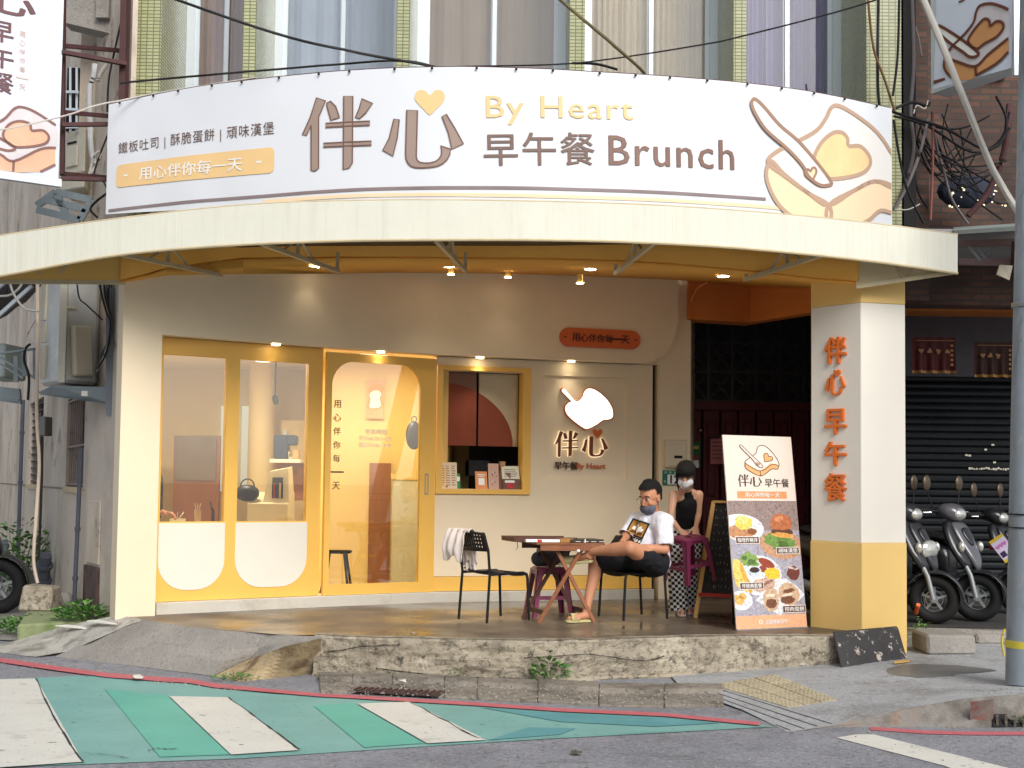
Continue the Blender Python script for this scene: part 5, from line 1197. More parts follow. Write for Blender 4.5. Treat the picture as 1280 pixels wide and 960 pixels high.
for r, w in zip(rects, wins):
    f = MB().panel(LW, r[0], r[1], r[2], r[3], -.16, .03).build('window', m_dark, lb)
    MB().panel(LW, r[0]-.03, r[1]+.03, r[2]-.06, r[2]-.002, .03, .12).build('sill', mat('sandy sill', (206, 186, 150), .8, .1), f)
    n = 9 if w[4] == 'bars' else 12
    for k in range(n):
        if w[4] == 'bars': s = r[0]+(r[1]-r[0])*(k+.5)/n; MB().bar(LW.pt(s, r[2], -.03), LW.pt(s, r[3], -.03), .008, .008, up=(0, 1, 0)).build('window_bar', mat('pink brown bars', (150, 130, 126), .7), f)
        else: z = r[2]+(r[3]-r[2])*(k+.5)/n; MB().bar(LW.pt(r[0], z, -.06), LW.pt(r[1], z, -.06), .05, .015).build('louvre', mat('louvre slat', (98, 86, 84), .7), f)
    if w[4] == 'bars':
        for t in (.03, .45, .97): z = r[2]+(r[3]-r[2])*t; MB().bar(LW.pt(r[0], z, -.015), LW.pt(r[1], z, -.015), .02, .02).build('cross_bar', mat('pink brown bars', (150, 130, 126), .7), f)
# string course joint, hatch, dark stain box
zj = LW.hit(60, 609)[1]
MB().panel(LW, LW.s[1], LW.L, zj-.012, zj+.012, .004, .01).build('wall_joint', mat('joint brown', (142, 122, 108), .8), lb)
r = lwrect(116, 131, 626, 706); MB().panel(LW, r[0], r[1], r[2], r[3], .02, .02).build('blocked_hatch', m_old, lb, bevel=.006)
r = lwrect(114, 131, 709, 776); MB().panel(LW, r[0], r[1], r[2]-.05, r[3], .03, .04).build('rusty_hatch', mat('dark rusty hatch', (92, 74, 70), .8, .3, 4, .3, stain=[((50, 42, 42), 6, .52, .08, .8)]), lb, bevel=.006)
def wallpipe(u_top, v_top, u_bot, v_bot, r, m, name, label, out=.06):
    st_, zt_ = LW.hit(u_top, v_top); s2, zb_ = LW.hit(u_bot, v_bot); t = thing(name, label, 'pipe', LW.pt(s2, max(zb_, .0), out))
    a, b = LW.pt(st_, zt_, out), LW.pt(s2, max(zb_, .0), out); MB().tube([a, a.lerp(b, .5), b], r, 10).build('pipe_tube', m, t, smooth=40)
    for k in (.2, .5, .8): c = a.lerp(b, k); d = (b-a).normalized()*.02; MB().cyl(c-d, c+d, r*1.35, 10).build('pipe_clip', m, t)
m_dpipe = mat('dark blue grey pipe', (84, 88, 100), .5, .15, 5); m_gp = mat('grey plastic pipe', (92, 98, 108), .5, .15, 5)
wallpipe(109, 560, 100, 763, .022, m_dpipe, 'drain_pipe', 'long dark drain pipe on the stained wall right of the barred window')
wallpipe(34, 500, 27, 706, .03, m_dpipe, 'drain_pipe', 'long dark drain pipe on the stained wall at the far left')
wallpipe(70, 694, 64, 757, .075, m_gp, 'stub_pipe', 'short thick grey pipe standing up behind the concrete block', .12)
wallpipe(16, 676, 17, 707, .05, m_gp, 'stub_pipe', 'short hooked grey pipe by the wheel at the left edge', .12)
# big air conditioner on its bracket (clad tall grey cabinet)
ac = thing('air_conditioner', 'large battered grey metal cabinet unit on a bracket high on the stained wall', 'air conditioner', P(86, 480, 12.6))
m_ac = mat('battered grey sheet', (196, 198, 196), .4, .1, 2.5, .25, 25, metal=.25, stain=[((156, 140, 120), 3, .58, .12, .6, (2, 2, .4)), ((226, 226, 220), 2, .55, .1, .6)])
m_ac2 = mat('yellowed grey sheet', (206, 198, 178), .5, .08, 3, .2, 30, stain=[((150, 128, 100), 4, .6, .1, .6)])
def boxpx(q, Y0, Y1): pass
a0, a1, a2 = P(50, 480, 13.0), P(80, 480, 12.45), P(121, 480, 12.75)
zt_ = P(80, 330, 12.45).z+.25; z0_ = P(80, 478, 12.45).z
def quadbox(pts, z0, z1): return MB().hexa([(p[0], p[1], z0) for p in pts]+[(p[0], p[1], z1) for p in pts])
quadbox([(a0.x, a0.y), (a1.x, a1.y), (a2.x, a2.y), (a2.x-.15, a2.y+.55)], z0_, zt_).build('cabinet', m_ac, ac, bevel=.03)
AP = Plane((a1.x, a1.y, z0_), a2-a1, (0, 0, 1))
def acr(u0, v0, u1, v1): (s0, z1), (s1, z0) = AP.hit(u0, v0), AP.hit(u1, v1); return s0, s1, z0, z1
r = acr(87, 407, 112, 470); mb = MB(); mb.panel(AP, r[0], r[1], r[2], r[3], .07, .07); mb.build('raised_cover', m_ac2, ac, bevel=.015)
r = acr(82, 382, 94, 386); MB().panel(AP, r[0], r[1], r[2], r[3], .02, .02).build('handle', m_ac2, ac)
SP_ = Plane((a0.x, a0.y, z0_), a1-a0, (0, 0, 1))
for (v0, v1) in ((356, 400), (404, 428), (432, 473)):
    (s0, z1), (s1, z0) = SP_.hit(54, v0), SP_.hit(58, v1); MB().panel(SP_, s0, s1, z0, z1, .02, .02).build('side_flange', m_ac2, ac)
MB().bar((a1.x-.02, a1.y-.01, z0_), (a1.x-.02, a1.y-.01, zt_), .07, .04, up=(0, 1, 0)).build('corner_strip', mat('shiny strip', (226, 222, 206), .25, .1, metal=.5), ac)
MB().tube([P(u, v, 12.4) for u, v in smooth_poly([(96, 350), (99, 372), (108, 381), (122, 394), (128, 400)], 4, False)], .008, 6).build('cable', m_cable, ac)
abk = thing('wall_bracket', 'blue grey steel bracket carrying the large cabinet unit', 'bracket', P(100, 490, 12.7))
bp = [P(48, 491, 12.9), P(90, 480, 12.35), P(141, 484, 12.3), P(141, 503, 12.3), P(118, 504, 12.35), P(86, 497, 12.4)]
MB().prism([P(48, 490, 12.6), P(66, 482, 12.5), P(141, 484, 12.4), P(141, 505, 12.4), P(112, 502, 12.4), P(50, 493, 12.6)], (0, .06, 0)).build('side_plate', m_galv, abk)
MB().prism([P(66, 482, 12.5), P(141, 484, 12.4), P(141, 484, 12.4)+V((0, .6, 0)), P(66, 482, 12.5)+V((0, .6, 0))], (0, 0, -.02)).build('top_plate', m_galv, abk)
MB().bar(P(139, 360, 12.35), P(139, 520, 12.35), .09, .05, up=(0, 1, 0)).build('wall_rail', mat('blue grey rail', (120, 126, 134), .6, .15, 4, .2), abk)
MB().box(P(106, 492, 12.3), (.06, .02, .05)).build('paper_tag', m_wpaint, abk)
# second, smaller unit with lattice bracket further left
a2_ = thing('air_conditioner', 'smaller grey air conditioner on a lattice bracket at the left edge', 'air conditioner', P(5, 475, 14))
quadbox([(P(-25, 470, 14).x, 14), (P(9, 470, 14).x, 13.9), (P(16, 470, 14).x, 14.4), (P(-20, 470, 14).x, 14.6)], P(5, 473, 14).z, P(5, 430, 14).z).build('cabinet', mat('green grey sheet', (164, 176, 172), .5, .1, 3, .2), a2_, bevel=.02)
for L in (((0, 442), (44, 436)), ((0, 447), (44, 473)), ((44, 438), (44, 473)), ((0, 495), (24, 500)), ((-5, 452), (30, 473)), ((20, 445), (20, 478)), ((30, 440), (31, 470))):
    MB().bar(P(*L[0], 13.6), P(*L[1], 13.6), .045, .02).build('lattice_bar', m_galv, a2_)
MB().prism([P(-10, 482, 13.7), P(24, 486, 13.7), P(26, 505, 13.7), P(-10, 500, 13.7)], (0, .05, 0)).build('support_plate', m_galv, a2_)
# awning roof beyond
aw = thing('dark_awning', 'dark corrugated awning sticking out of the stained wall at the left', 'awning', P(20, 390, 14.5))
mb = MB(); mb.grid([[P(-60+i*14.0, 338+i*2.0-(0), 13.2)+V((0, 0, .02*(i % 2))) for i in range(9)], [P(-60+i*11.5, 440-i*8, 16)+V((0, 0, .02*(i % 2))) for i in range(9)]]); mb.build('roof_sheet', mat('dark awning sheet', (66, 62, 66), .7, .2, 4), aw, solid=.02)
for (a, b) in (((-10, 402), (40, 357)), ((-10, 366), (12, 348))): MB().bar(P(*a, 13.3), P(*b, 13.3), .035).build('pale_bar', m_alu, aw)
# small junction box and its cables
jb = thing('junction_box', 'small grey junction box on the stained wall left of the barred window', 'junction box', P(54, 546, 13.4)); quadbox([(P(48, 540, 13.4).x, 13.4), (P(60, 540, 13.4).x, 13.3), (P(60, 540, 13.4).x+.03, 13.45), (P(48, 540, 13.4).x+.03, 13.5)], P(54, 545, 13.4).z, P(54, 521, 13.4).z).build('box_body', mat('grey box', (118, 116, 112), .5), jb, bevel=.01)
def cable(pts, r=.008, m=None, label=None, name='cable', grp=None, Y=None):
    q = [P(a[0], a[1], a[2] if len(a) > 2 else Y) for a in pts]; uu = smooth_poly([(p.x, p.z) for p in q], 6, False); yy = []
    n = len(q)
    for i in range(n-1):
        for j in range(6): t = j/6; yy.append(q[i].y*(1-t)+q[i+1].y*t)
    yy.append(q[-1].y)
    o = MB().tube([(x, y, z) for (x, z), y in zip(uu, yy)], r, 6).build(name, m or m_cable, None, smooth=60)
    tag(o, label, 'cable', grp); return o
m_pale = mat('pale cable', (200, 194, 186), .6, .05, 4, 0)
cable([(47, 345), (47, 420), (46, 520), (49, 580), (45, 650), (42, 700), (47, 729)], .018, mat('cream hose', (214, 196, 176), .6), 'long cream hose hanging down the stained wall beside the junction box', 'hose', Y=12.9)
cable([(53, 546), (52, 600), (50, 660), (48, 700)], .014, None, 'dark cable hanging below the small junction box', Y=13.35)
cable([(10, 342), (16, 365), (30, 385), (48, 389)], .012, m_pale, 'pale cable looping under the awning at the left edge', Y=12.7)
cable([(-4, 370), (12, 369), (24, 360), (32, 345)], .012, m_pale, 'pale cable hanging from the canopy end at the left edge', Y=12.8)
cable([(38, 430), (32, 436), (30, 450), (36, 470), (35, 500)], .014, None, 'black cable behind the smaller air conditioner', Y=13.5)
cable([(48, 395), (38, 410), (34, 424), (44, 430)], .01, m_pale, 'pale looped cable above the smaller air conditioner', Y=13.2)
for k in range(7):
    u = 128+k*1.6; cable([(124+k*3.2, 352), (127+k*2, 368+k*2), (133+k*1.0, 390), (138+k*.4, 403), (136, 425), (131-k*.8, 445), (121, 462+k*1.5)], .010, [None, m_pale, None, m_dpipe, None, None, m_dpipe][k], 'black and grey cable in the bundle hanging between the cabinet unit and the cream jamb', grp='cables bundled beside the cream jamb', Y=12.25+.02*k)
# upper part: old air conditioner, tube, grid window, concrete lintel
ua = thing('air_conditioner', 'cream air conditioner above the canopy between the left sign and the banner', 'air conditioner', P(95, 245, 13.2))
quadbox([(P(76, 220, 13.2).x, 13.3), (P(109, 220, 13.2).x, 13.1), (P(111, 220, 13.2).x, 13.5), (P(78, 220, 13.2).x, 13.8)], P(90, 218, 13.2).z, P(90, 162, 13.2).z).build('cabinet', m_ac2, ua, bevel=.02)
UP = Plane((P(76, 220, 13.2).x, 13.3, P(90, 218, 13.2).z), V((P(109, 220, 13.2).x-P(76, 220, 13.2).x, -.2, 0)), (0, 0, 1))
MB().panel(UP, .05, .2, .33, .35, .01, .02).build('vent_slot', m_dark, ua); MB().panel(UP, .04, .24, .08, .3, .02, .02).build('front_cover', m_ac2, ua, bevel=.01)
quadbox([(P(70, 220, 13.1).x, 13.2), (P(109, 220, 13.1).x, 13.0), (P(111, 220, 13.2).x, 13.4), (P(72, 220, 13.2).x, 13.7)], P(90, 240, 13.2).z, P(90, 222, 13.2).z).build('lower_cabinet', m_ac2, ua, bevel=.015)
ub = thing('wall_bracket', 'slotted grey bracket under the cream air conditioner above the canopy', 'bracket', P(80, 262, 13))
for L in (((46, 257), (70, 240)), ((46, 262), (100, 275)), ((70, 240), (115, 250)), ((100, 275), (115, 250)), ((58, 250), (108, 262)), ((70, 241), (84, 271))): MB().bar(P(*L[0], 12.9), P(*L[1], 12.9), .07, .03, up=(0, 1, 0)).build('bracket_bar', m_galv, ub)
MB().bar(P(113, 40, 12.9), P(139, -60, 12.9), .5, .25, up=(0, 1, 0)).build('sloping_lintel', m_conc2, lb)
MB().box(P(132, 8, 12.8), (.13, .2, .3)).build('lintel_block', m_conc2, lb)
mb = MB(); a, b = P(86, 86, 13.3), P(98, 165, 13.3)
MB().box(((a.x+b.x)/2, 13.28, (a.z+b.z)/2), (b.x-a.x, .04, a.z-b.z)).build('upper_window', m_dark, lb)
for k in range(3): MB().bar(P(78, 115+k*22, 13.15), P(98, 115+k*22, 13.1), .025).build('grille_bar', m_alu, lb)
for k in range(3): MB().bar(P(80+k*8, 84, 13.15), P(80+k*8, 165, 13.15), .02, up=(0, 1, 0)).build('grille_bar', m_alu, lb)
cable([(119, 80), (117, 95), (112, 112), (113, 150), (114, 185), (118, 205)], .03, mat('white tube', (206, 206, 204), .5), 'bent white tube running down between the left sign and the banner', 'tube', Y=12.9)
cable([(134, 80), (126, 92), (122, 102)], .02, m_pale, 'short white rod slanting on the wall above the banner end', 'rod', Y=12.6)
cable([(112, 218), (118, 195), (126, 190), (122, 204), (114, 216)], .016, m_pale, 'pale bent hose curling beside the cream air conditioner', 'hose', Y=12.7)
cable([(153, 20), (144, 60), (136, 100), (134, 140)], .01, None, 'thin black cable hanging beside the steel upright', Y=12.4)
cable([(136, 240), (120, 252), (113, 262), (122, 272)], .012, None, 'black cable looping behind the banner end above the canopy', Y=12.4)
cable([(136, 165), (118, 215), (128, 225), (136, 240)], .009, None, 'thin black cable behind the left end of the banner', Y=12.5)
# plaster column between wall and jamb, above the canopy
MB().box(((P(98, 100, 13.2).x+P(150, 100, 13.2).x)/2, 13.5, 6.5), (P(150, 100, 13.2).x-P(98, 100, 13.2).x, .5, 6.4)).build('end_wall', m_old, lb)

# ground details at the foot of that wall
mossm = mat('mossy concrete', (140, 150, 110), .9, .2, 5, .6, 40, vec='World', stain=[((96, 120, 60), 3, .5, .15, .8)])
cb = thing('concrete_plinth', 'low mossy concrete slab at the foot of the stained wall', 'slab', G(75, 782, .05))
q = [G(28, 793, .0), G(70, 792, .03), G(118, 776, .22), G(118, 768, .24), G(90, 762, .2), G(30, 768, .15)]
t_ = [G(22, 778, .22), G(80, 775, .22), G(113, 770, .26), G(112, 764, .26), G(60, 760, .22), G(32, 762, .22)]
MB().prism([(p.x, p.y, .0) for p in t_], (0, 0, .2)).build('slab_body', mossm, cb, bevel=.02)
c = G(48, 763, .2); bl = MB().hexa([c+V(p) for p in ((-.17, -.12, 0), (.17, -.14, 0), (.18, .18, 0), (-.16, .2, 0), (-.14, -.08, .26), (.17, -.1, .24), (.17, .16, .24), (-.13, .16, .26))]).build('concrete_block', m_conc, None, bevel=.02, tagv=('rough tan concrete block sitting on the mossy slab', 'block'))
c = G(75, 760, .2)+V((0, .1, 0)); MB().sphere(c+V((0, 0, .07)), (.12, .1, .09), 9, 6).build('rubble_stone', m_conc2, None, tagv=('small grey lump of rubble right of the tan concrete block', 'stone'))
sheet('side_street_strip', [(-3.6, 11.9, .012), (-4.6, 13.2, .012), (-9, 22, .012), (-12, 26, .012), (-12, 20, .012), (-7.2, 13.2, .012), (-5.2, 12.3, .012)], m_conc2)

# ---- plants built from many small leaves
leafm = [mat('weed leaf', (74, 122, 54), .5, .2, 20, 0), mat('pale weed leaf', (118, 160, 84), .5, .2, 20, 0)]
def weed(c, w, h, n, name, label, ls=.035, cat='weed', ratio=.3):
    t = thing(name, label, cat, c)
    for k, m in enumerate(leafm):
        mb = MB()
        for i in range(int(n*((1-ratio) if k == 0 else ratio))):
            a = random.uniform(0, 2*math.pi); rr = random.random()**.6; hh = random.random()*h*(1.1-rr*.6)
            p = V(c)+V((math.cos(a)*rr*w, math.sin(a)*rr*w*.7, hh+.01)); d = V((math.cos(a)+random.uniform(-.6, .6), math.sin(a)+random.uniform(-.6, .6), random.uniform(-.2, .9))).normalized(); s = d.cross(V((random.uniform(-.4, .4), random.uniform(-.4, .4), 1))).normalized(); L_ = ls*random.uniform(.6, 1.3)
            up = s.cross(d)*L_*.12
            mb.face([p, p+d*L_*.4+s*L_*.3+up, p+d*L_, p+d*L_*.4-s*L_*.3+up])
        o = mb.build('leaves' if k == 0 else 'pale_leaves', m, t); o['kind'] = 'stuff'
    mb = MB()
    for i in range(max(4, n//25)):
        a = random.uniform(0, 2*math.pi); mb.tube([V(c), V(c)+V((math.cos(a)*w*.5, math.sin(a)*w*.35, h*random.uniform(.5, .95)))], .003, 4)
    o = mb.build('stems', mat('weed stem', (96, 110, 60), .6), t); o['kind'] = 'stuff'
weed(G(570, 850, .0)+V((0, .03, 0)), .11, .17, 150, 'weed', 'small fine-leaved weed growing at the foot of the deck, left of the larger weed', .03)
weed(G(687, 854, .0)+V((0, .02, 0)), .13, .24, 130, 'weed', 'larger broad-leaved weed growing at the foot of the deck below the table', .06)
weed(G(424, 845, .0)+V((0, .03, 0)), .08, .07, 60, 'weed', 'tiny weed in the gutter right of the ramp corner', .03)
weed(G(295, 851, .0), .18, .05, 110, 'weed', 'thin strip of grass below the sloping side of the ramp', .03)
weed(G(40, 790, .03), .42, .16, 520, 'weed', 'spreading weeds in front of the mossy slab', .06)
weed(G(104, 776, .2), .26, .18, 260, 'weed', 'leafy weeds at the right end of the mossy slab', .07, ratio=.5)
weed(G(25, 745, .05), .75, .95, 900, 'bush', 'green bush against the stained wall behind the wheel', .10, 'bush')
weed(G(1252, 905, .0)+V((.05, -.03, 0)), .13, .07, 130, 'weed', 'small weed growing at the kerb drain', .035)
weed(G(1152, 806, .14), .14, .24, 120, 'weed', 'wispy pale weed beside the yellow pillar base', .035, ratio=.7)
weed(G(1262, 872, .15)+V((.05, 0, 0)), .3, .03, 160, 'moss', 'low moss around the foot of the utility pole', .02, 'moss')
for (u, v, lb_) in ((172, 848, 'crumpled clear wrapper lying by the red line at the left'), (518, 794, 'flat white scrap on the deck near the left chair'), (503, 853, 'white paper scrap in the gutter by the drain cover'), (720, 943, 'small dark leaf lying on the road')):
    z = {848: .02, 794: ZD+.006, 853: .05, 943: .004}[v]; c = G(u, v, z); mb = MB()
    w = .07 if v in (848,) else .045
    pts = [c+V((math.cos(a)*w*random.uniform(.6, 1.1), math.sin(a)*w*random.uniform(.6, 1), .004+.02*random.random())) for a in [k*math.pi/4 for k in range(8)]]
    ce = mb.b.verts.new(c+V((0, 0, .02))); vs = [mb.b.verts.new(p) for p in pts]
    for i in range(8): mb.b.faces.new((ce, vs[i], vs[(i+1) % 8]))
    mb.build('litter', m_wpaint if v != 943 else mat('dead leaf', (92, 84, 74), .8), None, tagv=(lb_, 'litter'))

# ================================================================ PASSAGE AND MAROON DOOR
m_mar = mat('maroon painted door', (104, 40, 48), .55, .15, 3, .1, 30, vec='World')
md_ = thing('maroon_doors', 'dark maroon panelled double doors at the back of the passage', 'door', (3, 16, ZF))
YD = 15.6; xl, xr = P(855, 600, YD).x, P(1035, 600, YD).x; zt_ = P(930, 512, YD).z
n = 8; dw = (xr-xl)/n
for i in range(n):
    x = xl+dw*(i+.5); MB().box((x, YD+.03, (ZF+zt_)/2), (dw-.02, .05, zt_-ZF-.02)).build('door_panel', m_mar, md_, bevel=.008)
    MB().box((x, YD-.01, ZF+(zt_-ZF)*.72), (dw-.12, .03, (zt_-ZF)*.42)).build('raised_panel', m_mar, md_, bevel=.01)
    MB().box((x, YD-.01, ZF+(zt_-ZF)*.25), (dw-.12, .03, (zt_-ZF)*.36)).build('raised_panel', m_mar, md_, bevel=.01)
MB().box(((xl+xr)/2, YD-.02, zt_+.04), (xr-xl, .1, .1)).build('door_lintel', m_mar, md_)
MB().sphere(P(876, 538, YD-.05), .03, 10, 8).build('door_knob', m_chrome, md_, smooth=60)
gr_ = thing('iron_grille', 'black ornamental iron grille above the maroon doors', 'grille', ((xl+xr)/2, YD, zt_+.1)); m_gr = mat('grille iron', (66, 66, 72), .4, .1)
z1 = P(930, 392, YD).z; nb = 6; cw = (xr-xl)/nb; nz = 3; ch = (z1-zt_-.1)/nz
MB().box(((xl+xr)/2, YD+.5, (zt_+z1)/2+.2), (xr-xl, .05, z1-zt_+.6)).build('dark_backing', m_dark, gr_)
for i in range(nb+1): MB().box((xl+cw*i, YD, (zt_+z1)/2+.05), (.03, .03, z1-zt_-.1)).build('upright', m_gr, gr_)
for j in range(nz+1): MB().box(((xl+xr)/2, YD, zt_+.1+ch*j), (xr-xl, .028, .03)).build('rail', m_gr, gr_)
for i in range(nb):
    for j in range(nz):
        c = V((xl+cw*(i+.5), YD, zt_+.1+ch*(j+.5))); mb = MB()
        for sx in (-1, 1): mb.bar(c+V((-cw/2, 0, -sx*ch/2)), c+V((cw/2, 0, sx*ch/2)), .016)
        for dx, dz in ((0, .13), (0, -.13), (.13, 0), (-.13, 0)): mb.torus(c+V((dx*cw/.6, .005, dz*ch/.5)), (0, 1, 0), .07, .008, 14, 5)
        mb.build('ornament', m_gr, gr_)
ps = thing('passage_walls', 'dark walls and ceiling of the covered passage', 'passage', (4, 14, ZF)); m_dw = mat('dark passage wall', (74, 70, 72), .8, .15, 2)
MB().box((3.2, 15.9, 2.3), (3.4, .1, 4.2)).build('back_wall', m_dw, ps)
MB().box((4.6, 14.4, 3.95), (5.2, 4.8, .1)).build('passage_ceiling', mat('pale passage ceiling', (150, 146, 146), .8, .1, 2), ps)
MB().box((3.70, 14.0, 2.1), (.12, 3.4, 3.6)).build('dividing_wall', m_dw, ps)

# ================================================================ RIGHT NEIGHBOUR
rb = thing('brick_building', 'old brick building behind a tangle of cables at the right', 'building', (5.5, 14, 0))
MB().box((6.3, 13.35, 6.6), (5.0, .3, 6.3)).build('brick_wall', m_brick, rb)
MB().box(((P(1131, 60, 12.9).x+P(1160, 60, 12.9).x)/2, 13.05, 6.6), (P(1160, 60, 12.9).x-P(1131, 60, 12.9).x, .3, 6.3)).build('brick_pier', m_brick, rb)
MB().box((P(1240, 60, 13.1).x, 13.15, 7.6), (.35, .12, 3.5)).build('cement_patch', mat('grey cement patch', (122, 104, 94), .9, .15, 3, .4, stain=[((92, 70, 60), 3, .5, .1, .8)]), rb)
MB().box((3.80, 12.7, 6.5), (.14, 1.0, 5.4)).build('dark_recess', m_dark, rb)
a, b = P(1110, 300, 12.15), P(1131, 300, 12.15)
MB().box((5.6, 14.6, 3.3), (4.2, .12, .95)).build('grey_lintel', mat('grey lintel panel', (96, 94, 98), .8, .1, 2, .2), rb)
MB().box((5.4, 14.3, 3.62), (4.4, .5, .22)).build('orange_strip', m_orad, rb)
# roller shutter
sh = thing('roller_shutter', 'dark roller shutter behind the parked scooters', 'shutter', (5.2, 14.9, .28)); zs = P(1200, 455, 14.8).z
k = 0; z = .29
while z < zs:
    mb = MB(); mb.b.free(); mb.b = bmesh.new()
    mb.grid([[(3.75, 14.86+.0, z), (3.75, 14.83, z+.02), (3.75, 14.82, z+.05), (3.75, 14.84, z+.075), (3.75, 14.87, z+.08)], [(7.6, 14.86, z), (7.6, 14.83, z+.02), (7.6, 14.82, z+.05), (7.6, 14.84, z+.075), (7.6, 14.87, z+.08)]]); mb.build('shutter_slat', mat('shutter slat', (44, 47, 50), .45, .12, 2, .05, metal=.3), sh); z += .083
MB().box((5.6, 15.0, 2), (4, .05, 4)).build('shutter_backing', m_dark, sh)
mb = MB()
for k in range(17): mb.box((P(1212+k*3, 585, 14.8).x, 14.80, P(1212, 585.5, 14.8).z+random.uniform(-.01, .01)), (random.uniform(.01, .025), .01, random.uniform(.015, .03)))
for u, v in ((1208, 569), (1212, 569.5), (1232, 562), (1241, 556), (1243, 578)): mb.box((P(u, v, 14.8).x, 14.80, P(u, v, 14.8).z), (.03, .01, .02))
o = mb.build('light_slots', mat('slot light', (200, 196, 180), .5, emit=.15), sh); o['kind'] = 'stuff'
def bannercloth(u0, u1, v0, v1, name, label, col, yel):
    t = thing(name, label, 'banner', P((u0+u1)/2, v1, 13.9)); a, b = P(u0, v0, 13.9), P(u1, v1, 13.9); mb = MB(); n = 26
    mb.grid([[(a.x+(b.x-a.x)*i/n, 13.9+.03*math.sin(i*.9)*(1-j/6), b.z+(a.z-b.z)*j/6) for i in range(n+1)] for j in range(7)]); mb.build('cloth', mat(name+' cloth', tuple(int(q*.5) for q in col), .7, .2, 5, .2), t, smooth=60)  # cloth colour halved: the deep shade of the bay is put into it
    mb = MB(); mb.grid([[(a.x+(b.x-a.x)*i/n, 13.885+.03*math.sin(i*.9), b.z+.03*j) for i in range(n+1)] for j in range(2)]); o = mb.build('fringe', mat('gold fringe', (150, 110, 60), .7), t)
    pl = Plane((a.x, 13.86, b.z), (1, 0, 0), (0, 0, 1)); mb = MB(); W_, H_ = b.x-a.x, a.z-b.z
    for k in range(4 if yel else 3):
        fill(mb, [(W_*(.2+.2*k)+x, H_*.6+y) for x, y in heart(0, 0, .045, k)], pl, .0)
    for k in range(5): fill(mb, rc(W_*.87, W_*.93, H_*(.2+.13*k), H_*(.27+.13*k)), pl, .0)
    fill(mb, rc(W_*.06, W_*.95, H_*.88, H_*.9), pl, 0)
    o = mb.build('gold_embroidery', mat('gold thread', (140, 96, 50), .5), t); o['kind'] = 'stuff'
bannercloth(1139, 1194, 421, 467, 'red_temple_cloth', 'dark red embroidered cloth hanging over the roller shutter beside the pillar', (150, 30, 34), 1)
bannercloth(1217, 1266, 427, 472, 'worn_temple_cloth', 'worn brownish embroidered cloth hanging over the shutter near the pole', (112, 56, 44), 0)
# steel truss of the next awning, with grey roof edge
tr = thing('awning_truss', 'rusty steel truss and grey sheet edge of the next awning at the right', 'truss', P(1240, 320, 11.8))
for (v0, v1) in ((305, 303), (327, 328)): MB().bar(P(1199, v0, 11.8), P(1268, v1, 11.6), .06, .06).build('chord', mat('pinkish steel', (136, 112, 112), .6, .2, 5, .2), tr)
for (a, b) in (((1211, 308), (1226, 326)), ((1226, 326), (1245, 307)), ((1221, 308), (1234, 326))): MB().bar(P(*a, 11.75), P(*b, 11.7), .025).build('web_bar', m_grey, tr)
MB().hexa([P(1192, 293, 11.5), P(1292, 287, 10.9), P(1292, 284, 12.6), P(1192, 289, 12.8), P(1192, 288, 11.5), P(1292, 281, 10.9), P(1292, 278, 12.6), P(1192, 284, 12.8)]).build('roof_edge', mat('grey sheet edge', (138, 146, 142), .6, .12, 5, .2), tr)
MB().prism([P(1270, 300, 11.4), P(1290, 300, 11.4), P(1290, 345, 11.4), P(1268, 335, 11.4)], (0, .1, 0)).build('end_plate', m_rust, tr)
MB().prism([P(1250, 331, 11.5), P(1266, 332, 11.4), P(1262, 350, 11.4), P(1246, 343, 11.5)], (0, .02, 0)).build('torn_flap', m_ac2, tr)
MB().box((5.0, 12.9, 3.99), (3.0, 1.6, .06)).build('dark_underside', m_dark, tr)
# broken string of lights
sg = thing('light_bundle', 'bundle of small lit bulbs tangled among the cables on the brick wall', 'string lights', P(1210, 245, 12.6))
for k in range(26):
    u, v = 1184+random.random()*76, 226+random.random()*34; c = P(u, v, 12.5+random.random()*.2); s = random.choice([.008, .011, .015]); MB().box(c, (s, s, s*1.3), rz=random.random()).build('bulb', emimat('bulb glow', (255, 232, 196), 1.3) if 'bulb glow' not in _M else _M['bulb glow'], sg)
MB().sphere(P(1208, 240, 12.75), (.3, .12, .17), 12, 8).build('dark_net', mat('blue black net', (44, 50, 66), .8, .4, 14, .6, 30), sg, smooth=30)
